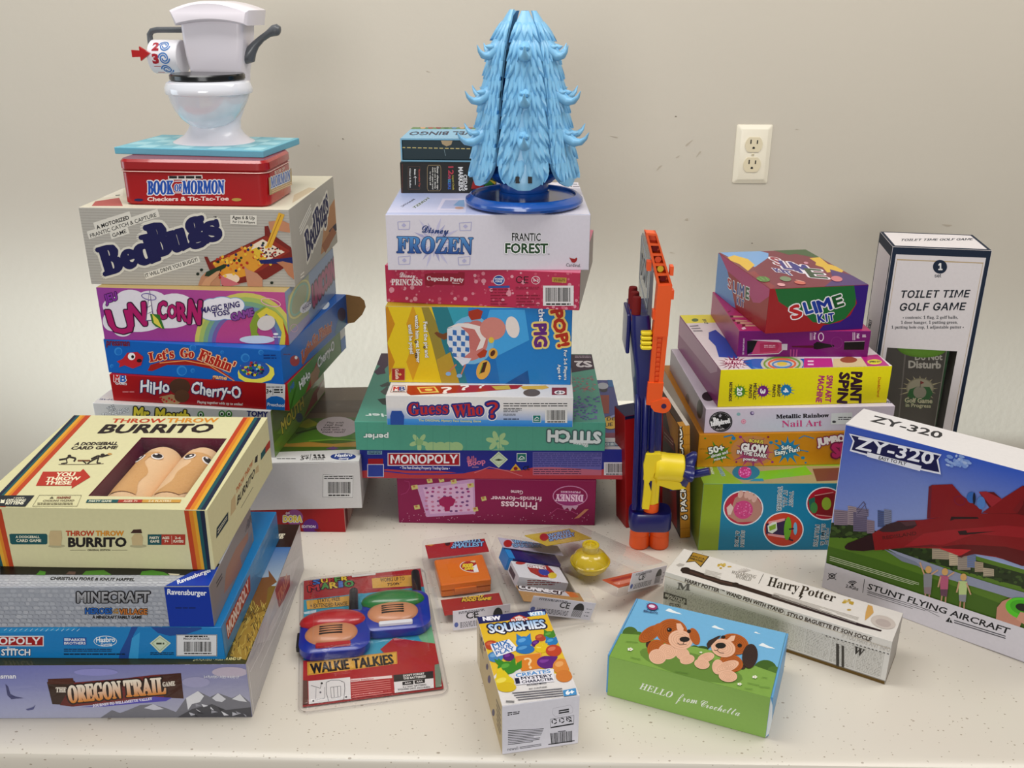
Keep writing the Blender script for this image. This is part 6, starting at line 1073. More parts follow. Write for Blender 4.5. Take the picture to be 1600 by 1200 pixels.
m.add(*prism([(X(.1470), .4680), (X(.161), .4670), (X(.1845), .3995), (X(.1670), .3980)], .0125, .0145))
m.add(*prism([(X(.1665), .3995), (X(.1850), .4005), (X(.1835), .330), (X(.1640), .330)], -.0066, .0134))
m.add(*prism([(X(.1640), .330), (X(.1700), .330), (X(.1690), .262), (X(.1625), .262)], -.005, .012)); m.add(*prism([(X(.1770), .330), (X(.1835), .330), (X(.1812), .262), (X(.1750), .262)], -.005, .012)); m.add(*prism([(X(.1695), .330), (X(.1775), .330), (X(.1755), .262), (X(.1685), .262)], -.0005, .012))
for i in range(9): z = .268+i*.0068; m.add(*prism([(X(.1705), z), (X(.1755), z), (X(.1755), z+.0035), (X(.1705), z+.0035)], -.003, 0))
m.add(*prism([(X(.1610), .264), (X(.1820), .264), (X(.1805), .229), (X(.1600), .232)], -.007, .012))
hp = [(X(.183)+.0108*math.cos(a), .2305+.0108*math.sin(a)) for a in [math.radians(x) for x in range(140, -200, -20)]]
m.add(*prism([(X(.1665), .236), (X(.180), .2405)]+[(X(.1835)+.0105*math.cos(math.radians(a)), .2305+.0105*math.sin(math.radians(a))) for a in range(80, -110, -15)]+[(X(.172), .222), (X(.1665), .2285)], -.0078, .0))
for x0, x1, z0, z1 in ((.1515, .157, .418, .430), (.1815, .186, .412, .424), (.1845, .1885, .380, .392), (.1625, .166, .352, .364), (.1605, .163, .244, .256)): m.add(*prism([(X(x0), z0), (X(x1), z0), (X(x1), z1), (X(x0), z1)], -.003, .010))
clip_ = m.build('dart_clip', orng, root, smooth=30)
m = Mesh(); V, Fs = lathe([(.0, 0), (.0036, 0), (.0036, .0006), (.0, .0006)], 18); m.add([(X(.1840)+a, -.0084+c, .2305+bb) for a, bb, c in V], Fs); m.build('pivot_hole', plain('pivot_purple', '#3a1450', .4), clip_)
for t, c in ((.30, dred), (.52, orng), (.70, yel_), (.88, dred)):
    q = mix(mix(L0, L1, t), mix(R0_, R1, t), .5); m = Mesh(); m.add(*tube([(X(q[0]), .013, q[1]), (X(q[0]), .001, q[1])], .0042, 14)); m.build('dart_tip', c, clip_)
def yz(poly, x0, x1):
    V, Fs = prism([(y, z) for y, z in poly], x0, x1); return [(b2, a, c) for a, b2, c in V], Fs
m = Mesh(); m.add(*yz([(.010, .345), (.012, .405), (.016, .430), (.03, .452), (.120, .440), (.130, .430), (.130, .355), (.12, .315), (.07, .275), (.012, .275)], X(.1575), X(.1625)))
sh = m.build('shield', smoke, root)
lt = plain('pale_embossing', '#a9adb0', .4)
m = Mesh()
def bar3(y0, z0, y1, z1, w_=.0012):
    L_ = math.hypot(y1-y0, z1-z0); ny, nz = -(z1-z0)/L_*w_, (y1-y0)/L_*w_; m.add(*yz([(y0+ny, z0+nz), (y1+ny, z1+nz), (y1-ny, z1-nz), (y0-ny, z0-nz)], X(.1570), X(.1576)))
for a in ((.125, .435, .025, .408), (.025, .408, .025, .360), (.025, .360, .125, .372), (.125, .372, .125, .435)): bar3(*a)
V, P = glyphs('DOMI', 'sans', .03); q = [( X(.1569), .118-.030*gx, .383+.042*gy) for gx, gy in V]; m.add(q, P); m.build('embossed_panel', lt, sh)

# ------------------------------------------------------------------ aircraft box
ZQ = (.5083, 1.0261, -.6665, .2990, .0623, .2445, 0)
zx = (.2990-.2690)/2
ZQ = (ZQ[0]+zx*math.cos(ZQ[2]), ZQ[1]+zx*math.sin(ZQ[2]), *ZQ[2:])
b = Box(ZQ, base='#d2ced4', T='#dcd8d6', L='#3a4a9c').v(1270, 620, 3.0)
b.p('F', [(155, 132), (1300, 410), (1250, 1010), (330, 860), (66, 770)], ['#3c5ab4', '#2a5ac0', '#a9b4cc', '#a4acb8', '#8f9cc8'])
b.p('F', [(62, 784), (80, 640), (140, 620), (300, 650), (600, 700), (1240, 880), (1240, 1180), (990, 1090)], '#5a7a26').p('F', [(62, 784), (70, 700), (300, 760), (700, 900), (990, 1010), (1240, 1090), (1240, 1180), (990, 1090)], '#48681c')
b.p('F', [(80, 660), (85, 590), (140, 590), (200, 600), (300, 630), (420, 690), (600, 720), (1240, 900), (1240, 960), (600, 790), (300, 700), (200, 660)], '#2c3a1c')
rr = random.Random(21); b.step = 1e-6
for i in range(150):
    t = rr.random(); x = 85+t*1000; y = 610+t*270+rr.uniform(-18, 40); b.e('F', x, y, rr.uniform(5, 15), rr.uniform(5, 11), rr.choice(('#2a3818', '#364a20', '#1f2c14', '#44582a')), n=7)
b.step = 8e-6
for x0, y0, x1, y1, c in ((100, 528, 165, 600, '#8a7a86'), (165, 510, 205, 600, '#9a8a90'), (190, 540, 255, 630, '#6a6078'), (205, 520, 262, 560, '#7a7086'), (255, 575, 290, 640, '#8a7884'), (305, 530, 338, 610, '#4a5a86'), (335, 525, 370, 600, '#7a7f98'), (560, 705, 640, 760, '#a89a86'), (640, 720, 680, 790, '#c0b096'), (680, 740, 740, 810, '#9a8e84'), (725, 735, 765, 800, '#6a7aa0'), (760, 770, 800, 820, '#a4947e'), (800, 800, 850, 840, '#b0a28c')):
    b.p('F', [(x0, y0), (x1, y0+6), (x1, y1), (x0, y1)], c); b.lines('F', [(x0+2, y, x1-2, y+4) for y in range(y0+8, y1, 9)], 2, '#4a4456' if y0 < 650 else '#7a7064')
b.path('F', [(205, 530), (240, 490), (258, 545)], 3, '#5a506a').path('F', [(212, 545), (250, 500)], 3, '#5a506a')
b.p('F', [(340, 705), (700, 830), (860, 880), (1240, 985), (1240, 1040), (860, 920), (560, 830)], '#8f93a6').p('F', [(330, 710), (480, 770), (520, 800), (420, 770)], '#7a8090')
rr = random.Random(31)
for i in range(34): b.e('F', 680+rr.gauss(0, 32), 298+rr.gauss(0, 12)+(i % 5)*3, rr.uniform(5, 17), rr.uniform(4, 9), rr.choice(('#7c98d0', '#93aad8', '#a8badc', '#88a2d4')), rot=18, n=9)
# red aircraft
R1c, R2c, R3c = '#84181e', '#641217', '#962028'
b.p('F', [(545, 420), (560, 412), (655, 408), (700, 460), (795, 530), (790, 550), (610, 562), (536, 570)], R1c).p('F', [(545, 420), (560, 412), (552, 565), (536, 570)], '#6c2030').p('F', [(780, 445), (850, 445), (890, 480), (985, 415), (1300, 470), (1240, 640), (800, 540), (830, 520)], R2c).p('F', [(880, 482), (985, 415), (1010, 450), (955, 545), (850, 545), (795, 542)], R1c).p('F', [(780, 444), (815, 442), (890, 478), (840, 515)], '#9a2a34')
b.p('F', [(280, 640), (340, 605), (400, 580), (520, 575), (620, 560), (800, 545), (960, 548), (1300, 620), (1290, 860), (1000, 790), (860, 750), (760, 735), (700, 745), (600, 710), (450, 705), (290, 718)], R1c)
b.p('F', [(520, 640), (620, 625), (900, 600), (1300, 640), (1290, 700), (1000, 660), (760, 640), (620, 690), (430, 700)], R3c).p('F', [(600, 700), (700, 690), (900, 700), (1290, 790), (1290, 860), (1000, 795), (860, 745), (760, 735), (700, 748)], R2c).p('F', [(430, 706), (600, 700), (560, 690), (300, 718)], '#6c161c').p('F', [(590, 708), (745, 715), (690, 745)], '#b52a30').p('F', [(690, 742), (720, 738), (700, 752), (675, 748)], '#5a2024')
b.p('F', [(150, 702), (165, 685), (230, 660), (280, 640), (292, 715), (240, 722), (180, 718), (155, 712)], '#30121a').p('F', [(310, 625), (345, 598), (400, 582), (480, 580), (490, 600), (470, 615), (380, 632), (330, 632)], '#3c2228').p('F', [(410, 584), (480, 580), (488, 598), (440, 605)], '#54343a').t('F', 'REDISLAND', (330, 668), (488, 645), 16, '#5c1418', b=.05)
b.p('F', [(650, 560), (775, 562), (780, 570), (665, 572), (645, 580)], '#2c1418').p('F', [(680, 628), (720, 624), (725, 635), (860, 628), (720, 645), (690, 645)], '#2c1418').ring('F', 690, 485, 28, 22, 4, '#7a1c40', rot=25).e('F', 745, 470, 22, 26, '#3a68ac').e('F', 758, 475, 7, 28, '#1c2038').e('F', 790, 495, 20, 30, '#5680bc').lines('F', [(900, 760, 985, 790)], 3, '#5a1016').p('F', [(940, 530), (985, 470), (990, 500), (960, 545)], '#7a1a20')
for x, y, c1, c2 in ((538, 870, '#8a8a90', '#8a7a80'), (615, 880, '#b0607a', '#6a4a5a'), (702, 905, '#b4c48a', '#8a8a90')):
    b.e('F', x+6, y-62, 15, 17, '#c8a068').p('F', [(x-18, y-45), (x+24, y-42), (x+20, y+20), (x-16, y+20)], c1).p('F', [(x-16, y+20), (x+20, y+20), (x+16, y+55), (x-14, y+50)], c2).lines('F', [(x-8, y+50, x-12, y+82), (x+10, y+55, x+8, y+86)], 7, '#b08a70').lines('F', [(x-14, y-40, x-34, y-96) if x < 560 else (x-14, y-40, x-26, y+10), (x+20, y-40, x+50, y-60) if x < 650 else (x+20, y-35, x+40, y+20)], 7, '#c09a7c')
b.p('F', [(860, 1040), (865, 985), (890, 955), (930, 940), (960, 960), (930, 985), (1000, 1010), (970, 1080), (900, 1062)], '#bf8a76').e('F', 985, 990, 82, 50, '#5ac02a', rot=14).e('F', 985, 985, 60, 34, '#4aa822', rot=14).e('F', 985, 985, 34, 18, '#1c2414', rot=14).p('F', [(955, 1040), (975, 1005), (1010, 1015), (1010, 1075)], '#c9957f')
b.p('F', [(172, 170), (606, 268), (590, 290), (602, 362), (500, 340), (175, 252), (190, 205)], '#dcdce6').p('F', [(182, 178), (598, 274), (582, 294), (595, 352), (500, 332), (184, 246), (198, 206)], '#1c1c50')
b.t('F', 'ZY-320', (204, 240), (560, 316), (216, 188), '#e6e6ee', b=.04).p('F', [(258, 257), (512, 322), (504, 346), (256, 278)], '#dedee6').t('F', 'EASY TO FLY', (310, 290), (438, 320), 15, '#22222a', b=.02)
b.p('F', [(60, 775), (990, 1082), (1250, 1165), (1250, 1330), (40, 900)], '#d0ccd2')
b.t('F', 'STUNT FLYING AIRCRAFT', (258, 897), (918, 1110), 26, '#1c1c22', b=.02).lines('F', [(245, 852, 236, 916)], 3, '#2a2a30').path('F', [(262, 912), (430, 960), (512, 985), (595, 1028)], 2, '#4a4a50')
for k in range(3): b.lines('F', [(256, 905+k*9, 590-k*60, 1010+k*4-k*14)], 2.2, '#3a3a40')
for r_ in (10, 18, 26): b.ring('F', 188, 880, r_, r_*.8, 4, '#1c1c22', a0=215, a1=325, n=10)
b.e('F', 188, 878, 6, 5, '#1c1c22').t('F', '2.4Ghz', (156, 890), (214, 906), 14, '#26262c', b=.02)
b.ring('F', 92, 838, 16, 13, 4, '#1c1c22').e('F', 92, 838, 6, 5, '#1c1c22').lines('F', [(70, 856, 116, 824), (74, 824, 112, 856)], 3, '#3a3a40').p('F', [(624, 1050), (642, 1030), (658, 1058)], '#1c1c22').t('F', '!', (640, 1052), (643, 1053), 14, '#d8d8dc', b=.02).ml('F', 0, 0, 9, 9, 2, '#4a4a50', quad=[(664, 1040), (905, 1115), (905, 1135), (664, 1060)])
b.ml('F', 0, 0, 9, 9, 3, '#c8d0b0', .4, quad=[(82, 742), (500, 868), (500, 890), (82, 768)])
b.t('T', 'ZY-320', (270, 114), (596, 196), (290, 88), '#141418', b=.04)
b.v(1270, 620, 3).n('L', .0, 0, 1, .2, '#c8c4cc').n('L', 0, .9, 1, 1, '#d0ccd0')
b.build('toy_aircraft_box', GLOSS, 'large box picturing a red jet aircraft, standing at the far right', 'box')

# ------------------------------------------------------------------ front row: craft boxes
b = Box((.0158, .7975, .2214, .0837, .1564, .0645, 0), base='#e6e4ec', T='#e2dedc', L='#c9b58a').v(720, 940, 4.614)
b.p('T', [(105, 85), (630, 60), (700, 240), (760, 420), (800, 520), (700, 560), (560, 500), (400, 580), (250, 640), (180, 330)], ['#dcb21c']*2+['#e2be34']*8)
b.p('T', [(220, 560), (300, 470), (560, 480), (800, 560), (860, 700), (290, 760)], '#e0dcda').p('T', [(105, 60), (640, 40), (612, 92), (520, 106), (320, 140), (125, 162)], '#1a2060').p('T', [(480, 80), (606, 72), (610, 96), (505, 106)], '#8ab4da').t('T', 'KIT!', (505, 101), (590, 92), (500, 78), '#e8eef4', b=.08)
b.t('T', 'NEW', (165, 138), (288, 130), (158, 112), '#eceaf0', b=.1)
b.p('T', [(352, 132), (385, 108), (420, 96), (455, 106), (492, 124), (490, 142), (355, 152)], '#b83a22').p('T', [(385, 116), (420, 102), (450, 114), (440, 122), (395, 124)], '#e0d4cc').t('T', "ELMER'S", (368, 146), (484, 138), (364, 128), '#f0e8e2', b=.06)
b.t('T', 'SQUISHIES', (212, 226), (614, 188), (196, 168), '#eceff6', b=.05, out='#1a1c40', ow=.16, top='#9ac0e6')
def blob(x, y, rx, ry, c, c2, ears=True):
    if ears: b.p('T', [(x-rx*.9, y-ry*.2), (x-rx*.95, y-ry*1.5), (x-rx*.2, y-ry*.8)], c).p('T', [(x+rx*.9, y-ry*.2), (x+rx*.8, y-ry*1.6), (x+rx*.2, y-ry*.8)], c)
    b.e('T', x, y, rx, ry, c).e('T', x-rx*.25, y-ry*.3, rx*.5, ry*.35, c2, rot=-15)
blob(575, 262, 40, 26, '#b04a2c', '#c86a48', False); blob(640, 240, 44, 26, '#4a8a2a', '#6aa848'); blob(655, 290, 46, 28, '#2a80b8', '#58a4d4'); blob(545, 305, 36, 26, '#5a1c74', '#7a3c94', False)
blob(455, 292, 58, 40, '#2f80c0', '#66a8dc'); blob(462, 345, 70, 34, '#2a76b4', '#5a9cd0', False); blob(580, 335, 48, 36, '#e0c01c', '#ecd868', False); b.p('T', [(545, 325), (570, 285), (590, 320), (625, 300), (620, 340)], '#e0c01c'); blob(670, 355, 58, 42, '#c04a28', '#d87a58', False)
blob(220, 315, 50, 34, '#b84a24', '#cc6a44', False); blob(250, 400, 56, 40, '#4a84b8', '#78a8d0', False); blob(345, 400, 42, 30, '#5a1c74', '#7a3c94', False)
b.p('T', [(385, 400), (580, 372), (590, 480), (440, 505)], '#d8862a').path('T', [(395, 396), (575, 372), (584, 470)], 3, '#e8b070').t('T', '?', (485, 486), (530, 480), (455, 412), '#ecd0a0', 'serif', .02)
blob(620, 440, 72, 46, '#64207e', '#84409c', False); b.p('T', [(560, 420), (600, 395), (700, 398), (690, 420)], '#64207e'); blob(335, 480, 70, 46, '#3f8a24', '#62a840'); b.p('T', [(250, 440), (240, 415), (300, 440), (290, 480)], '#3f8a24').p('T', [(400, 450), (440, 425), (440, 480), (400, 500)], '#3f8a24')
blob(725, 470, 62, 56, '#d68a3c', '#e4a868', False); b.e('T', 745, 540, 60, 44, '#cf8034'); blob(310, 585, 76, 50, '#dcc41c', '#e8d860', False); b.e('T', 330, 620, 70, 36, '#d4b818').p('T', [(255, 550), (262, 490), (290, 478), (330, 540)], '#dcc41c').p('T', [(300, 540), (310, 495), (350, 540)], '#dcc41c')
b.p('T', [(212, 312), (348, 274), (400, 330), (395, 358), (260, 402), (225, 350)], '#e8e8ee')
for s_, bl, br, tl in (('MIX', (236, 338), (352, 308), (222, 308)), ('POUR', (246, 362), (370, 330), (238, 340)), ('PLAY', (258, 390), (388, 352), (250, 366))): b.t('T', s_, bl, br, tl, '#2a72b4', b=.05)
b.p('T', [(385, 530), (640, 485), (670, 490), (675, 580), (400, 605)], '#e6e4ea').t('T', 'CREATES', (400, 548), (648, 516), (394, 524), '#4a90c8', b=.05).t('T', '1', (400, 596), (425, 593), (392, 558), '#1a1c40', b=.06).t('T', 'MYSTERY', (438, 568), (662, 546), (432, 548), '#1a1c40', b=.05).t('T', 'CHARACTER', (442, 594), (668, 570), (438, 576), '#1a1c40', b=.05).t('T', 'REUSABLE MOLD', (478, 610), (618, 594), (476, 600), '#3a3c50', b=.02).t('T', 'KIT CONTAINS', (494, 638), (622, 622), (492, 630), '#2a2a30', b=.04)
b.ml('T', 0, 0, 9, 9, 4, '#6a6a74', .45, quad=[(365, 658), (730, 625), (740, 690), (420, 722)]).ml('T', 0, 0, 9, 9, 2, '#3a3a3e', quad=[(325, 716), (386, 718), (386, 736), (325, 734)]).p('T', [(735, 645), (828, 628), (838, 684), (744, 694)], '#4a94c8').t('T', '6+', (760, 676), (816, 668), (756, 650), '#eef2f6', b=.12)
b.v(720, 940, 4.614).ml('F', 338, 792, 424, 826, 2, '#26262c', .7, quad=[(338, 796), (424, 788), (424, 810), (338, 826)]).ml('F', 0, 0, 9, 9, 9, '#3a3a42', .5, quad=[(340, 926), (600, 912), (560, 1010), (340, 1038)])
b.t('F', 'newell', (338, 1076), (414, 1066), 22, '#2a2c34', b=.0).ml('F', 0, 0, 9, 9, 2, '#3a3a42', .5, quad=[(424, 1046), (580, 1022), (580, 1042), (424, 1066)]).path('F', [(664, 770), (790, 745), (808, 770), (806, 800), (680, 830), (662, 810), (664, 770)], 1.6, '#b8b4bc').ml('F', 0, 0, 9, 9, 2, '#2a2a30', .8, quad=[(706, 780), (780, 768), (780, 800), (706, 812)])
b.path('F', [(646, 848), (816, 820), (814, 884), (648, 912), (646, 848)], 2, '#2a2a30').lines('F', [(650, 908, 812, 880)], 8, '#1c1c22')
for x, y in ((674, 864), (728, 856), (780, 848)):
    for k in range(3): b.ring('F', x, y, 20, 19, 7, '#1c1c22', a0=k*120+10, a1=k*120+100, n=6)
b.lines('F', [(760, 832, 802, 866)], 5, '#1c1c22').ml('F', 0, 0, 9, 9, 1, '#3a3a40', quad=[(700, 932), (755, 926), (755, 938), (700, 944)])
q_ = [(640, 950), (806, 930), (806, 1010), (648, 1030)]
rb = random.Random(6); x = .03; c_ = lin('#17171b'); zz = b.z('F')
while x < .95:
    w_ = rb.choice((.012, .02, .035)); P2 = lambda u, v_: tuple((q_[0][i]*(1-u)+q_[1][i]*u)*(1-v_)+(q_[3][i]*(1-u)+q_[2][i]*u)*v_ for i in (0, 1))
    b.put('F', [[(*b.st('F', P2(*k)), c_) for k in ((x, 0), (x+w_, 0), (x+w_, 1), (x, 1))]], zz); x += w_+rb.choice((.012, .02, .03))
b.ml('F', 0, 0, 9, 9, 1, '#2a2a30', quad=[(630, 1024), (820, 996), (820, 1010), (630, 1038)])
b.n('L', 0, 0, .12, 1, '#d9cdb4')
for x, y, r_, c in ((150, 270, 9, '#2a2a5a'), (175, 340, 12, '#8a3a2a'), (190, 470, 14, '#3a2a6a'), (205, 560, 18, '#4a3a7a'), (235, 800, 16, '#3a3a6a'), (165, 300, 9, '#2a2a4a')): b.e('L', x, y, r_*.6, r_*1.6, c)
b.ml('L', 0, 0, 9, 9, 7, '#4a3a2a', .5, quad=[(135, 230), (160, 290), (165, 420), (138, 330)]).ml('L', 0, 0, 9, 9, 6, '#5a4a3a', .5, quad=[(255, 690), (285, 770), (292, 1000), (262, 900)])
b.build('craft_kit_box', SATIN, 'white and yellow squishy toy kit box lying in the front middle of the table', 'box')

b = Box((.1766, .8513, -.3759, .1793, .1222, .0541, 0), base='#94b862', T='#84a84e', L='#62a0cc', R='#7fb6da').v(930, 920, 4.8)
b.n('F', 0, 0, 1, 1, '#94b862')
b.p('T', [(300, 40), (1460, 330), (1400, 660), (1230, 590), (900, 470), (480, 394), (180, 338)], '#78b4d8').e('T', 262, 340, 60, 56, '#4f6e2c').e('T', 320, 355, 46, 34, '#52762a').e('T', 1275, 600, 86, 66, '#42661e').e('T', 1340, 620, 50, 40, '#52762a').e('T', 800, 450, 46, 22, '#35541c').e('T', 745, 440, 30, 16, '#3a5a1e')
b.p('T', [(180, 336), (330, 345), (480, 392), (620, 420), (750, 436), (900, 468), (1100, 540), (1230, 590), (1400, 650), (1340, 860), (90, 540)], '#84a84e').e('T', 720, 575, 400, 92, '#6a8c3c', rot=15)
for x, y, k in ((585, 172, 1), (920, 294, .8), (1285, 432, 1), (1215, 332, .4)): b.p('T', [(x-60*k, y-8*k), (x-35*k, y-24*k), (x-20*k, y-22*k), (x-5*k, y-12*k), (x+25*k, y+2*k), (x+45*k, y+8*k), (x+66*k, y+20*k), (x, y+10*k)], '#e6ecee')
def wool(x, y, rx, ry, c, c2, rot=0, n=5):
    b.e('T', x, y, rx, ry, c, rot=rot, n=28)
    for k in range(1, n): b.ring('T', x, y, rx*(1-k/n), ry*(1-k/n), max(1.6, rx*.035), c2, rot=rot, n=22)
br1, br2, pk1, pk2, dk1, dk2 = '#b2601f', '#8f4a18', '#e2b79c', '#c99a7c', '#3c2620', '#241512'
b.e('T', 405, 420, 26, 30, dk1)
wool(460, 455, 70, 74, br1, br2); wool(545, 470, 72, 60, pk1, pk2); wool(468, 510, 66, 56, pk1, pk2, 10); wool(655, 490, 55, 46, pk1, pk2, 25); wool(690, 532, 56, 36, pk1, pk2, -12); wool(575, 325, 118, 98, br1, br2, 8, 7); wool(640, 385, 92, 72, pk1, pk2, 12); b.p('T', [(608, 262), (640, 262), (664, 300), (655, 340), (630, 340), (612, 300)], pk1)
wool(410, 340, 96, 48, br1, br2, -33); b.e('T', 470, 290, 40, 26, br1, rot=-30); wool(745, 360, 36, 66, br1, br2, -22); b.e('T', 556, 311, 19, 16, '#1c120e').e('T', 703, 322, 15, 14, '#1c120e').e('T', 550, 306, 4, 3, '#d8d0c8').e('T', 670, 382, 38, 20, '#141010').path('T', [(665, 400), (660, 418), (636, 422), (615, 410)], 4, '#241814').path('T', [(660, 418), (685, 422)], 4, '#241814')
b.e('T', 1105, 590, 22, 18, dk1); wool(1020, 560, 90, 66, br1, br2, 15); wool(920, 590, 44, 56, pk1, pk2); wool(830, 520, 66, 34, pk1, pk2, -18); wool(800, 568, 58, 38, pk1, pk2, 10); wool(985, 590, 96, 40, pk1, pk2, -20); wool(995, 660, 70, 44, pk1, pk2, 6); wool(1040, 420, 112, 78, br1, br2, 12, 7); wool(960, 450, 92, 68, pk1, pk2, 12); b.p('T', [(1020, 358), (1052, 356), (1040, 395), (990, 412), (965, 408)], pk1)
wool(1160, 510, 58, 92, dk1, dk2, 8); b.p('T', [(835, 420), (850, 395), (920, 360), (945, 356), (880, 420), (845, 460)], dk1).e('T', 960, 368, 17, 12, '#1c120e').e('T', 1083, 431, 17, 15, '#1c120e').e('T', 940, 432, 40, 22, '#141010').path('T', [(925, 450), (915, 470), (890, 466)], 4, '#241814').path('T', [(915, 470), (935, 486), (965, 488)], 4, '#241814')
for x, y, k in ((262, 460, 1), (1196, 668, .9), (1082, 722, .8), (792, 484, .5)):
    for i in range(5): a = i*2*PI/5; b.e('T', x+14*k*math.cos(a), y+8*k*math.sin(a), 8*k, 5*k, '#ecece0')
    b.e('T', x, y, 5*k, 3*k, '#d8b83a')
b.lines('T', [(230, 402, 320, 408), (265, 520, 340, 536), (600, 625, 700, 640), (1140, 712, 1230, 730), (1230, 740, 1310, 748), (1250, 670, 1290, 676), (1120, 752, 1180, 760)], 3, '#55802a')
b.e('T', 428, 142, 40, 24, '#a23a6a', rot=10).e('T', 425, 138, 24, 12, '#e0d4e4', rot=10).ring('T', 428, 142, 42, 26, 4, '#3a2a5a', rot=10).lines('T', [(400, 112, 415, 122), (385, 118, 398, 128), (395, 160, 384, 172), (462, 150, 476, 160)], 4, '#2a3a7a').t('T', 'Crochetta', (360, 178), (468, 192), (364, 164), '#2a3060', 'script', .02)
b.t('F', 'HELLO', (328, 748), (574, 820), (340, 702), '#eef2e8', 'serifit', -.01).t('F', 'from', (606, 836), (762, 864), (618, 782), '#eef2e8', 'script', .0).t('F', 'Crochetta', (784, 880), (1080, 956), (798, 832), '#eef2e8', 'script', .0)
cb = b.build('craft_kit_box', SATIN, 'green and sky-blue crochet kit box picturing two puppies, at the front right', 'box')
CM = Matrix.Identity(4)
for x0, x1, nm in ((-.0918, -.0897, 'left'), (.0896, .0921, 'right')):
    m = Mesh(); m.add(*rbox(x0, x1, .002, .1215, .0015, .0546, .0008, .0006)); m.build('side_flap', plain('sky_blue_card', '#6ba6d0', .4, .4, .03), cb, CM)
m = Mesh(); m.add(*loft([[(x, y, z) for x, y, z in ((.0896, .0005, .001), (.0925, -.0006, .008), (.0940, -.001, .026), (.0928, -.0006, .044), (.0896, .0005, .0535))], [(x-.0008, y+.004, z) for x, y, z in ((.0896, .0005, .001), (.0925, -.0006, .008), (.0940, -.001, .026), (.0928, -.0006, .044), (.0896, .0005, .0535))]], caps=True)); m.build('card_edge', plain('white_card_edge', '#dde2e6', .6), cb, CM)['label'] = 'white raw edge of the lid'

b = Box((.2983, .9786, -.5241, .2796, .0648, .0609, 0), base='#d6d3ce', T='#d9d4cc', L='#c4beb8', R='#a8a29c').v(1020, 840, 4.0)
b.n('F', 0, 0, 1, .075, '#6b521f').n('R', 0, 0, 1, .075, '#5a4418').n('F', 0, .075, 1, .095, '#8f8a84').n('F', 0, .74, 1, 1, '#d8d4ce').lines('F', [(70, 240, 1500, 700)], 2, '#a8905a')
rr = random.Random(12)
for i in range(9):
    u0 = .01+i*.108; W_, H_ = b.fr['F'][4:]
    zz = b.z('F', 0)
    for k in range(17):
        v0 = .13+k*.034; x = u0
        while x < u0+.098:
            w_ = rr.uniform(.004, .016); cc = lin(rr.choice(('#bab6ae', '#c2beb6', '#aeaaa2'))); b.put('F', [[(x*W_, v0*H_, cc), (min(x+w_, u0+.1)*W_, v0*H_, cc), (min(x+w_, u0+.1)*W_, (v0+.018)*H_, cc), (x*W_, (v0+.018)*H_, cc)]], zz); x += w_+.003
    b.n('F', u0+.1025, .12, u0+.1035, .7, '#a8a49c')
b.t('F', 'M', (152, 322), (232, 330), 40, '#6e6a66', 'serif', .03).p('F', [(62, 336), (212, 382), (212, 422), (62, 378)], '#5a5650').t('F', 'BEAUTIFUL', (76, 366), (206, 404), 16, '#d0ccc4', b=.06).t('F', 'ACTIVITIES', (90, 386), (196, 416), 13, '#d0ccc4', b=.06).t('F', "IT'S YOU", (104, 426), (172, 434), 18, '#5a564e', b=.03)
b.t('F', 'HARRY POTTER', (200, 276), (412, 342), 22, '#4a3a30', b=.03).t('F', 'WAND PEN WITH STAND', (456, 354), (812, 472), 23, '#4a3a2a', b=.03).t('F', 'STYLO BAGUETTE ET SON SOCLE', (838, 484), (1362, 648), 23, '#4a3c30', b=.03).lines('F', [(826, 458, 820, 484)], 2, '#6a5a4a').t('F', 'TM', (420, 328), (448, 336), 9, '#4a3a30')
b.t('F', 'IF YOU HAVE ANY INFO', (1180, 622), (1480, 716), 28, '#b4afa8', b=.0).lines('F', [(1080+i*24, 612+i*7.0, 1092+i*24, 616+i*7.0) for i in range(17)], 5, '#4a4640').t('F', 'W', (1250, 720), (1310, 742), 44, '#3c3834', 'serif', .02).p('F', [(1146, 660), (1164, 665), (1164, 806), (1146, 800)], '#4a4640').p('F', [(1180, 672), (1196, 677), (1196, 812), (1180, 806)], '#4a4640').t('F', 'THE MAN WHO STOLE', (1166, 795), (1166, 676), 12, '#3a3632', b=.02)
b.p('T', [(250, 90), (354, 118), (300, 186), (262, 150), (206, 156)], '#2a2014').p('T', [(254, 94), (346, 119), (298, 178), (264, 146), (214, 151)], '#a8842c').t('T', 'REPLICA', (236, 118), (322, 140), (240, 108), '#2a2014', b=.04).t('T', 'WAND & STAND', (228, 132), (312, 156), (232, 122), '#2a2014', b=.04)
b.p('T', [(145, 172), (168, 160), (200, 168), (190, 180), (160, 182)], '#b0aaa2').dots('T', [(430+rr.uniform(-22, 22), 178+rr.uniform(-16, 16), 9, 6, rr.choice(('#b89a3a', '#c8ae5a'))) for i in range(9)]+[(484+rr.uniform(-12, 12), 180+rr.uniform(-5, 5), 7, 4, '#c0a24a') for i in range(5)]+[(1215+rr.uniform(-32, 36), 402+rr.uniform(-12, 14), 11, 6, rr.choice(('#b89a3a', '#c8b06a'))) for i in range(10)]+[(1226, 452, 14, 6, '#b89a4a')], 0, 8)
for a in range(-60, 70, 13): b.lines('T', [(558+10*math.sin(math.radians(a)), 222-6*math.cos(math.radians(a)), 572+46*math.sin(math.radians(a)), 222-30*math.cos(math.radians(a)))], 2, '#a8a098')
b.t('T', 'WIZARDING', (486, 224), (640, 256), (498, 206), '#8a847c', 'serif', -.01).t('T', 'WORLD', (512, 252), (610, 274), (522, 230), '#8a847c', 'serif', -.01).lines('T', [(692, 228, 662, 288)], 3, '#2a2420')
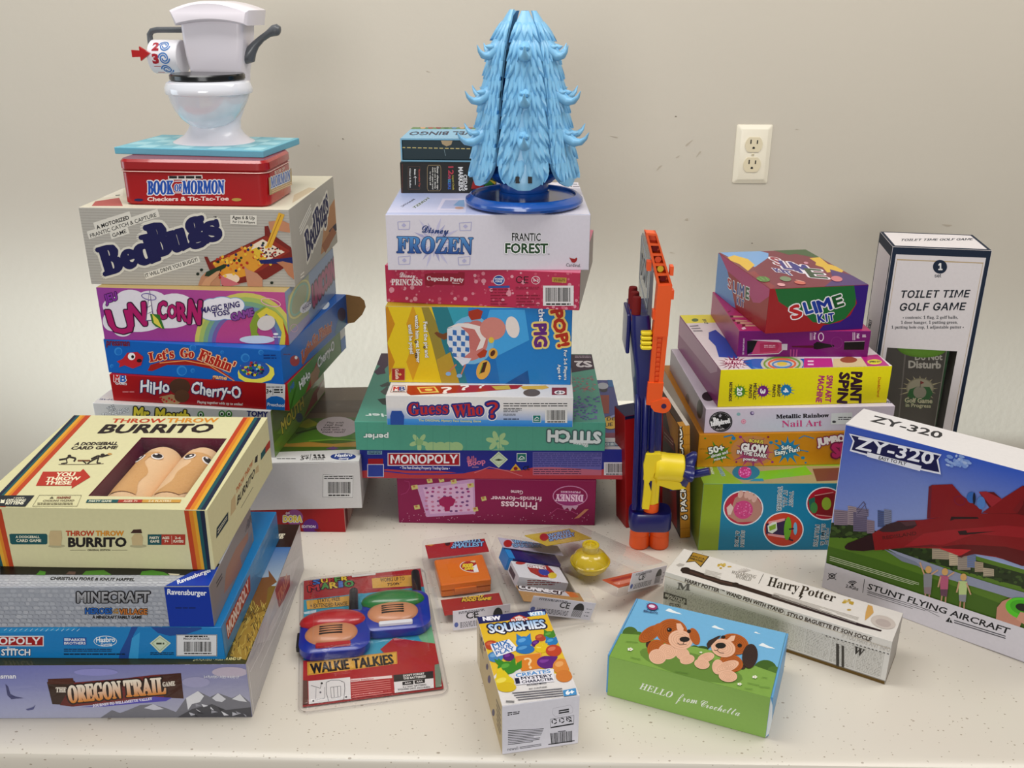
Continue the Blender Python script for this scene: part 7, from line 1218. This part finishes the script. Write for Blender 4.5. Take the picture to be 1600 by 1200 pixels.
b.t('T', 'Harry', (712, 300), (906, 344), (732, 246), '#2c2418', 'serif', -.01).t('T', 'Potter', (914, 346), (1134, 404), (934, 300), '#3a3020', 'serif', -.01).p('T', [(926, 340), (940, 350), (926, 366), (938, 368), (912, 392), (922, 372), (910, 370)], '#2c2418')
b.p('T', [(172, 205), (180, 190), (205, 186), (225, 196), (260, 205), (420, 262), (520, 285), (760, 362), (1100, 472), (1300, 540), (1432, 580), (1425, 588), (1280, 552), (900, 432), (700, 368), (520, 312), (430, 296), (350, 268), (215, 228), (185, 222)], '#33201a').path('T', [(230, 212), (330, 250), (430, 276), (520, 298)], 7, '#4e332a').e('T', 205, 204, 30, 18, '#2a1a14').e('T', 520, 297, 24, 15, '#2a1a14', rot=15).e('T', 770, 368, 24, 9, '#2a1a14', rot=17)
b.p('T', [(1345, 420), (1372, 430), (1380, 470), (1350, 500), (1325, 520), (1330, 470)], '#c9a05c').e('T', 1440, 530, 80, 40, '#c4bab0', rot=15).e('T', 1440, 535, 50, 24, '#b4a8a0', rot=15)
b.ml('T', 0, 0, 9, 9, 5, '#c0bab0', .4, quad=[(330, 200), (430, 225), (420, 262), (320, 235)]).ml('T', 0, 0, 9, 9, 6, '#beb8ae', .4, quad=[(760, 345), (1290, 500), (1270, 540), (740, 368)])
b.build('pen_box', SATIN, 'long cream newspaper-print box with a dark wand picture, lying on the right', 'box')

# ------------------------------------------------------------------ clear packs in the middle front
def shell(rings, name, root, mw=None, sm=40):
    m = Mesh(); m.add(*loft(rings, caps=False)); n = len(rings[-1]); k = len(m.V)-n; m.F.append(tuple(range(k, k+n))); return m.build(name, CLEAR, root, mw, sm)
WQ = (-.1713, .8609, .2143, .1712, .2679, .0045, 0)
WM = pose(*WQ[:2], 0, WQ[2])
root = empty('radio_blister_pack', WM, 'clear blister pack with two blue toy radios on a red card, lying near the front', 'blister pack')
m = Mesh(); m.add(*loft([rrect(-.0856, .0856, 0, .2679, .012, 0), rrect(-.0856, .0856, 0, .2679, .012, .0012)])); m.build('backing_sheet', CLEAR, root)
b = Box((0, 0, 0, .1600, .2535, .0022, 0), mw=WM @ Matrix.Translation((0, .0115, .0016)), base='#a52a2c', bev=.0003).v(440, 860, 4.443)
b.p('T', [(150, 345), (1000, 245), (1080, 700), (130, 800)], '#3c9cb4').e('T', 1040, 590, 90, 60, '#7ab48a').p('T', [(150, 430), (240, 412), (240, 434), (160, 442)], '#c8dce4').p('T', [(560, 130), (985, 95), (1000, 250), (560, 300)], '#a8282c').p('T', [(545, 240), (600, 180), (660, 150), (620, 260), (560, 290)], '#b33a3a')
for s_, bl, br, c in (('S', (222, 238), (268, 232), '#3a78c0'), ('U', (276, 226), (322, 222), '#e0c43a'), ('P', (330, 222), (368, 216), '#b83a3a'), ('E', (374, 222), (412, 216), '#3f9a48'), ('R', (418, 216), (462, 212), '#e0c43a')): b.t('T', s_, bl, br, 32, c, b=.05, out='#1c1418', ow=.12)
for s_, bl, br, c in (('M', (190, 288), (262, 278), '#b8302c'), ('A', (280, 270), (330, 265), '#3f9a48'), ('R', (338, 266), (388, 260), '#e0c43a'), ('I', (400, 258), (424, 256), '#3a78c0'), ('O', (440, 256), (500, 250), '#3f9a48')): b.t('T', s_, bl, br, 40, c, b=.05, out='#1c1418', ow=.12)
b.p('T', [(172, 352), (470, 318), (476, 385), (178, 412)], '#d9a944').t('T', 'STATIC FREE', (250, 366), (406, 350), 26, '#2c1c14', b=.02).t('T', '+ EXTENDED RANGE', (200, 402), (458, 384), 26, '#2c1c14', b=.02)
b.p('T', [(626, 198), (912, 172), (918, 250), (632, 266)], '#d9a944').t('T', 'WORKS UP TO', (686, 222), (854, 210), 26, '#2c1c14', b=.02).t('T', '750ft*', (735, 250), (836, 240), 20, '#2c1c14', b=.02)
b.p('T', [(484, 168), (550, 160), (575, 146), (600, 156), (655, 150), (652, 172), (490, 190)], '#d8d2cc').t('T', '3+', (940, 124), (966, 120), 14, '#f0e8e4', b=.04)
b.p('T', [(685, 690), (780, 610), (1100, 655), (1105, 780), (800, 800)], '#a8262a')
b.p('T', [(130, 768), (1110, 780), (1110, 980), (185, 1092), (130, 900)], '#a9272a').p('T', [(130, 780), (800, 705), (800, 790), (135, 880)], '#b02c2c').p('T', [(178, 778), (800, 706), (804, 790), (180, 872)], '#d9a944').path('T', [(184, 784), (796, 712), (798, 784), (186, 864), (184, 784)], 2, '#8a5a1c')
b.t('T', 'WALKIE', (208, 858), (470, 826), 66, '#1c1412', b=.05).t('T', 'TALKIES', (500, 824), (778, 790), 66, '#1c1412', b=.05)
b.p('T', [(186, 912), (476, 884), (482, 1050), (190, 1082)], '#dcd8d6').path('T', [(240, 960), (238, 1040), (300, 1030), (300, 952)], 3, '#77747a').path('T', [(310, 920), (345, 905), (400, 905), (435, 920), (440, 960), (432, 1040), (330, 1060), (312, 1000), (310, 920)], 4, '#5a585e').path('T', [(340, 955), (410, 946), (412, 1020), (345, 1030), (340, 955)], 3, '#5a585e').lines('T', [(362, 952, 366, 1026), (388, 950, 392, 1022)], 4, '#77747a').lines('T', [(205, 942, 270, 962), (270, 962, 276, 930)], 3, '#3a383e').e('T', 279, 927, 8, 7, '#1c1a1e').e('T', 220, 1050, 7, 6, '#1c1a1e').e('T', 448, 1022, 7, 6, '#1c1a1e').e('T', 270, 990, 7, 7, '#77747a')
b.p('T', [(478, 898), (765, 872), (768, 890), (480, 918)], '#e4d0cc').ml('T', 0, 0, 9, 9, 7, '#d88a84', .4, quad=[(482, 930), (752, 900), (765, 1000), (492, 1035)]).t('T', 'Battery Installation', (484, 914), (640, 900), 12, '#b03a38')
b.p('T', [(776, 870), (1052, 842), (1058, 976), (786, 998)], '#dcd8d6').p('T', [(776, 870), (1052, 842), (1054, 892), (780, 918)], '#2c2826').t('T', "DON'T FORGET", (846, 882), (992, 866), 14, '#e8e4e0', b=.04).t('T', 'THE BATTERIES!', (846, 902), (1000, 886), 14, '#e8e4e0', b=.04).p('T', [(838, 918), (915, 908), (915, 935), (840, 942)], '#1c1a1a').p('T', [(922, 908), (995, 898), (995, 924), (925, 932)], '#1c1a1a').t('T', 'AAA', (856, 934), (900, 928), 11, '#dcd8d6', b=.05).t('T', 'AAA', (938, 924), (980, 918), 11, '#dcd8d6', b=.05).t('T', '4 x "AAA" BATTERIES', (842, 960), (1005, 942), 11, '#3a3836').t('T', 'REQUIRED (NOT INCLUDED)', (808, 978), (1030, 958), 11, '#3a3836')
b.p('T', [(130, 905), (180, 910), (186, 1092), (135, 1075)], '#6a4a42').p('T', [(1062, 800), (1108, 790), (1110, 950), (1070, 975)], '#7a8a78')
b.build('printed_card', GLOSS, parent=root)
def rr2(x0, x1, y0, y1, r, z): return rrect(x0, x1, y0, y1, r, z, 6)
shell([rr2(-.0835, .0835, .006, .2660, .010, .0014), rr2(-.0825, .0825, .0075, .2640, .010, .0085), rr2(-.080, .080, .010, .2615, .010, .0105)], 'cover', root)
shell([rr2(-.072, .072, .062, .222, .02, .0105), rr2(-.066, .066, .068, .216, .02, .030), rr2(-.060, .060, .074, .210, .02, .034)], 'blister', root)
m = Mesh(); m.add(*loft([rrect(-.0856, .0856, 0, .2679, .012, .0012), rrect(-.0856, .0856, 0, .2679, .012, .0030), rrect(-.0838, .0838, .0018, .2661, .0105, .0030), rrect(-.0838, .0838, .0018, .2661, .0105, .0012)], caps=False)); m.build('rim', clear_plastic('milky_plastic', (.86, .86, .87), .15), root)
rblue = plain('royal_blue_plastic', '#15339c', .28, .5, .04, coat=.3); rblk = plain('black_rubber', '#141416', .4); tanp = plain('tan_plastic', '#c98d66', .35, .5, .03, coat=.2); redq = plain('crimson_plastic', '#b5262c', .28, .5, .03, coat=.4); grnq = plain('green_plastic', '#2a7a38', .28, .5, .03, coat=.4); wht = plain('white_panel', '#dfe0e4', .35)
WI = WM.inverted()
for k, (pc, pa, capm, tone) in enumerate((((372, 590), (500, 330), redq, 'red'), ((795, 445), (932, 200), grnq, 'green'))):
    V_ = lambda p: WI @ atz(440+p[0]/4.443, 860+p[1]/4.443, .012)
    c = V_(pc); lm_ = WM @ Matrix.Translation((c.x, c.y, .0040)) @ Matrix.Rotation(-.05, 4, 'Z')
    rt = empty('toy_radio', lm_, 'blue toy radio with a %s top shell in the blister pack, %s' % (tone, ('lower left', 'upper right')[k]), 'toy radio', 'toy radios in the blister pack')
    a = lm_.inverted() @ (WM @ V_(pa))
    m = Mesh(); m.add(*loft([rr2(-.041, .041, -.036, .042, .018, 0), rr2(-.043, .043, -.0385, .0445, .02, .004), rr2(-.043, .043, -.0385, .0445, .02, .013), rr2(-.038, .038, -.034, .040, .018, .016)])); m.build('casing', rblue, rt)
    m = Mesh(); m.add(*tube([(a.x, .030, .008), (a.x, a.y-.012, .008), (a.x, a.y+.016, .008)], [.0062, .0060, .0056], 16)); m.build('antenna', rblk, rt)
    m = Mesh(); m.add(*ellipsoid((-.004, -.006, .014), (.033, .025, .0105), 28, 12)); m.build('speaker_panel', tanp, rt)
    m = Mesh(); V, Fs = ellipsoid((-.003, .020, .0155), (.041, .019, .0115), 32, 12); m.add(V, Fs); m.build('top_shell', capm, rt)
    m = Mesh(); m.add(*rbox(-.022, .020, -.034, -.028, .012, .0205, .002, .001)); m.build('lower_panel', wht if k else redq, rt)
    for j in range(4): m = Mesh(); m.add(*rbox(-.018, .010, -.016+j*.0045, -.0145+j*.0045, .0225, .0246, .0006, .0003)); m.build('speaker_slot', rblk, rt)
    m = Mesh(); m.add(*rbox(-.0465, -.042, -.02, .01, .002, .010, .0015, .001)); m.build('talk_button', rblk, rt)

def insert(root_mw, root, w_, h_, lay, x0=.0, name='barcode_flap'):
    """white paper flap with small print standing in the pack's front"""
    b = Box((0, 0, 0, w_, .0008, h_, 0), mw=root_mw @ Matrix.Translation((x0, .003, .002)), base='#d8d4da', bev=.0002)
    W, H = w_, h_
    def T(txt, x, y, s_, st='sans'):
        V, P = glyphs(txt, st, .02); x1 = max(a for a, c in V); zz = b.z('F'); cc = lin('#26242a')
        b.put('F', [[(x*W+V[i][0]*s_*H, y*H+V[i][1]*s_*H, cc) for i in pl] for pl in P], zz)
    T('CE', lay[0], .52, .48, 'sans')
    px = lay[1]; pts = [(px*W+.17*W*.5*math.cos(a), .5*H+.40*H*math.sin(a)) for a in [math.radians(x) for x in range(0, 181, 15)]]
    cc = lin('#1c1a20'); b.put('F', [[(x, y, cc) for x, y in pts]], b.z('F'))
    n = 11
    zz = b.z('F', 0)
    for i in range(n): x = px*W-.082*W+i*.164*W/n; b.put('F', [[(x, .10*H, cc), (x+.0075*W, .10*H, cc), (x+.0075*W, .5*H, cc), (x, .5*H, cc)]], zz)
    zz = b.z('F', 0); rn = random.Random(int(w_*1e5)); c2 = lin('#77747c')
    for x0_, x1_, y0_, y1_, k in ((.12, .62, .1, .4, 4), (.1, .55, .82, .95, 2), (px+.12, min(.97, px+.2), .2, .8, 3)):
        for i in range(k):
            y = y0_+(y1_-y0_)*i/k; x = x0_
            while x < x1_: q = min(x+rn.uniform(.01, .05), x1_); b.put('F', [[(x*W, y*H, c2), (q*W, y*H, c2), (q*W, (y+.05)*H, c2), (x*W, (y+.05)*H, c2)]], zz); x = q+.012
    cc = lin('#5a6aa8'); b.put('F', [[(.055*W+.035*W*math.cos(a), .28*H+.13*H*math.sin(a), cc) for a in [i*PI/8 for i in range(16)]]], b.z('F'))
    if lay[2]:
        for k in range(3):
            a0 = PI/2+k*2*PI/3; cc = lin('#26242a'); x, y = (lay[0]+.17)*W, .70*H; r_ = .16*H
            b.put('F', [[(x+r_*math.cos(a0+.15), y+r_*math.sin(a0+.15), cc), (x+r_*math.cos(a0+1.8), y+r_*math.sin(a0+1.8), cc), (x+r_*.72*math.cos(a0+1.8), y+r_*.72*math.sin(a0+1.8), cc), (x+r_*.72*math.cos(a0+.15), y+r_*.72*math.sin(a0+.15), cc)]], b.z('F'))
    return b.build(name, SATIN, parent=root)
def pack(mw, w_, d_, h_, label):
    root = empty('toy_blister_pack', mw, label, 'blister pack', 'clear blister packs of miniature toys')
    m = Mesh(); m.add(*loft([rrect(-w_/2, w_/2, 0, d_, .004, 0), rrect(-w_/2, w_/2, 0, d_, .004, .0008)])); m.build('tray', CLEAR, root, smooth=0)
    shell([rrect(-w_/2+.0005, w_/2-.0005, .0005, d_-.0005, .004, .0008), rrect(-w_/2+.0015, w_/2-.0015, .001, d_-.002, .004, h_*.85), rrect(-w_/2+.003, w_/2-.003, .0025, d_-.005, .004, h_-.0015), rrect(-w_/2+.006, w_/2-.006, .006, d_-.010, .004, h_)], 'cover', root, sm=25)
    return root
V15 = (640, 810, 3.8095)
# pack with the orange case
AM = pose(-.0620, 1.003, 0, .2357)
root = pack(AM, .0975, .181, .0359, 'clear blister pack holding a miniature orange case, left of three'); h = .0359
insert(AM, root, .074, .029, (.22, .78, True), .006)
def header(mw, root, w_, d0, d1, z, c1, nm='header_card', tilt=0):
    b = Box((0, 0, 0, w_, d1-d0, .0012, 0), mw=mw @ Matrix.Translation((0, d0, z)), base=c1, bev=.0003).v(*V15); return b
b = header(AM, root, .086, .143, .178, .0225, '#a52a2e')
b.p('T', [(100, 160), (130, 130), (190, 110), (195, 125), (130, 165)], '#c98a3a').p('T', [(280, 115), (320, 95), (380, 90), (390, 105), (320, 112)], '#d8d0cc').t('T', "WORLD'S", (262, 152), (420, 140), (262, 122), '#86b4d8', b=.04, out='#1c2450', ow=.12).t('T', 'SMALLEST', (248, 178), (440, 164), (250, 152), '#86b4d8', b=.04, out='#1c2450', ow=.12).e('T', 228, 150, 30, 24, '#a8241c').e('T', 226, 150, 16, 14, '#3a1414')
b.t('T', "World's", (112, 108), (180, 102), (112, 98), '#e8d8d4', 'script', .03)
b.build('header_card', GLOSS, parent=root)
b = header(AM, root, .078, .022, .056, .012, '#a4322c').v(*V15)
b.t('T', 'FUNNY', (318, 478), (440, 470), (322, 462), '#d8b03a', b=.1, out='#5a1c14', ow=.2).t('T', 'FOOD GAME', (312, 496), (484, 484), (316, 480), '#d8b03a', b=.1, out='#5a1c14', ow=.2); b.build('lower_card', GLOSS, parent=root)
or_ = plain('orange_case_plastic', '#d9741c', .28, .5, .03, 30, coat=.3)
cm_ = AM @ Matrix.Translation((-.001, .079, .0012))
rt = empty('miniature_case', cm_, 'miniature flat orange plastic case with a round sticker, inside the clear pack', 'toy case')
m = Mesh(); m.add(*rbox(-.034, .034, 0, .062, 0, .0085, .003, .001)); m.build('base', or_, rt); m = Mesh(); m.add(*rbox(-.0345, .0345, -.0005, .0625, .0092, .0200, .003, .0015)); m.build('lid', or_, rt)
m = Mesh(); m.add(*rbox(-.016, .014, -.0022, .001, .004, .0125, .001, .0006)); m.build('latch', or_, rt)
b = Box((0, 0, 0, .040, .034, .0003, 0), mw=cm_ @ Matrix.Translation((.001, .014, .0200)), base='#d9741c', bev=.00005).v(*V15)
b.e('T', 382, 284, 84, 38, '#d8d0c4', n=30).e('T', 382, 284, 78, 34, '#a8322a', n=30).p('T', [(370, 290), (420, 258), (465, 272), (430, 315), (385, 318)], '#e4e0dc').t('T', 'FOOD', (316, 292), (372, 288), (320, 272), '#e0c43a', b=.1).t('T', 'GAME', (326, 308), (380, 304), (330, 294), '#e0c43a', b=.1).p('T', [(360, 258), (380, 246), (400, 256), (385, 264)], '#d8c49a')
b.build('sticker', GLOSS, parent=rt)['label'] = 'round red sticker'
# pack with the tiny white game box
BM_ = Matrix.Translation((.0865, 1.0191, 0)) @ Matrix.Rotation(.2968, 4, 'Z') @ Matrix.Rotation(.3138, 4, 'Y') @ Matrix.Translation((-.052, 0, 0.0006))
root = pack(BM_, .104, .157, .0303, 'clear blister pack holding a tiny white game box, middle of three')
insert(BM_, root, .088, .0255, (.44, .76, False), .002)
b = header(BM_, root, .092, .128, .154, .022, '#b9b2c4'); b.p('T', [(455, 85), (500, 80), (530, 120), (490, 120)], '#d8d4dc').e('T', 500, 115, 20, 12, '#a8322c').e('T', 585, 150, 26, 22, '#a8241c').t('T', "WORLD'S", (625, 150), (760, 148), (610, 125), '#86b4d8', b=.04, out='#1c2450', ow=.12).t('T', 'SMALLEST', (622, 172), (790, 172), (606, 152), '#86b4d8', b=.04, out='#1c2450', ow=.12); b.build('header_card', GLOSS, parent=root)
b = header(BM_, root, .092, .016, .052, .010, '#b08a5a').v(*V15)
b.p('T', [(640, 395), (960, 430), (1000, 470), (650, 430)], '#c4c0c4').t('T', 'CONNECT', (652, 416), (905, 452), (658, 394), '#dedadc', b=.1, out='#3a2420', ow=.25).p('T', [(920, 430), (960, 420), (1010, 470), (960, 470)], '#c8703a'); b.build('lower_card', GLOSS, parent=root)
gm = BM_ @ Matrix.Translation((-.004, .063, .0012))
b = Box((0, 0, 0, .072, .040, .0165, 0), mw=gm, base='#cfcdd2', bev=.0006, T='#d6d4d8').v(*V15)
b.p('T', [(700, 290), (820, 280), (860, 320), (870, 355), (780, 350), (720, 320)], '#a8322c').e('T', 800, 320, 34, 18, '#3a4aa0', rot=15).e('T', 850, 340, 26, 18, '#d8c03a').e('T', 660, 265, 30, 10, '#b0342c').t('T', 'CONNECT', (710, 292), (820, 305), (700, 276), '#f0ecec', b=.06, out='#7a1c1c', ow=.14).ml('F', 700, 365, 900, 400, 3, '#8a2a24', .7).n('L', .1, .2, .7, .7, '#4a4858')
tag(b.build('miniature_game_box', GLOSS), 'tiny white game box inside the middle clear pack', 'toy box')
b = Box((0, 0, 0, .078, .032, .0190, 0), mw=BM_ @ Matrix.Translation((-.004, .1050, .0012)), base='#241c70', bev=.0006, L='#2a86c8', T='#1c1a66').v(*V15)
b.n('T', 0, 0, .12, 1, '#2a86c8').n('F', 0, 0, .08, 1, '#2a86c8'); tag(b.build('miniature_game_rack', GLOSS), 'tiny dark blue plastic rack behind the tiny white game box', 'toy')
# pack with the yellow lamp-shaped toy
CM_ = Matrix.Translation((.191, 1.1084, 0)) @ Matrix.Rotation(.8617, 4, 'Z') @ Matrix.Rotation(.325, 4, 'Y') @ Matrix.Translation((-.0625, 0, .0006))
root = pack(CM_, .125, .172, .0305, 'clear blister pack holding a small round yellow toy, right of three')
insert(CM_, root, .088, .0255, (.20, .80, True), .012)
b = header(CM_, root, .108, .128, .168, .020, '#c2a83a')
b.p('T', [(650, 85), (740, 70), (860, 60), (930, 45), (1000, 75), (900, 100), (700, 120)], '#c9b04a').path('T', [(700, 90), (760, 75), (830, 80)], 6, '#8a6a2a').t('T', "WORLD'S", (826, 116), (960, 88), (818, 94), '#86b4d8', b=.04, out='#1c2450', ow=.12).t('T', 'SMALLEST', (834, 136), (985, 104), (828, 116), '#86b4d8', b=.04, out='#1c2450', ow=.12).e('T', 800, 112, 26, 22, '#a8241c'); b.build('header_card', GLOSS, parent=root)
b = header(CM_, root, .100, .008, .034, .008, '#c4603a'); b.n('T', .05, .2, .95, .5, '#d8907a').n('T', .1, .6, .9, .8, '#a83a2c'); b.build('lower_card', GLOSS, parent=root)
yt = plain('translucent_yellow_plastic', '#cdb21c', .2, .5, .04, 20, coat=.5)
pt = atz(640+1075/3.8095, 810+245/3.8095, .026); ym = Matrix.Translation((pt.x, pt.y, pt.z-.016)) @ Matrix.Scale(.88, 4)
rt = empty('miniature_globe_toy', ym, 'small round yellow toy with a short neck inside the right clear pack', 'toy')
m = Mesh(); R_ = []
for r_, z in ((.010, .0), (.0235, .003), (.0285, .009), (.0300, .0145), (.0300, .0165), (.0290, .019), (.0250, .0265), (.0185, .032), (.0130, .0345)):
    R_.append([(r_*(1+.018*math.cos(10*a))*math.cos(a), r_*(1+.018*math.cos(10*a))*math.sin(a), z) for a in [2*PI*i/60 for i in range(60)]])
m.add(*loft(R_)); m.build('body', yt, rt)
m = Mesh(); m.add(*lathe([(.0305, .0142), (.0315, .0150), (.0315, .0168), (.0305, .0176)], 48)); m.build('band', yt, rt)
m = Mesh(); m.add(*lathe([(.0120, .0335), (.0128, .035), (.0128, .0425), (.0135, .043), (.0135, .0455), (.0125, .0465), (.0085, .0465), (.0080, .0440), (.0, .044)], 36)); m.build('neck', yt, rt)
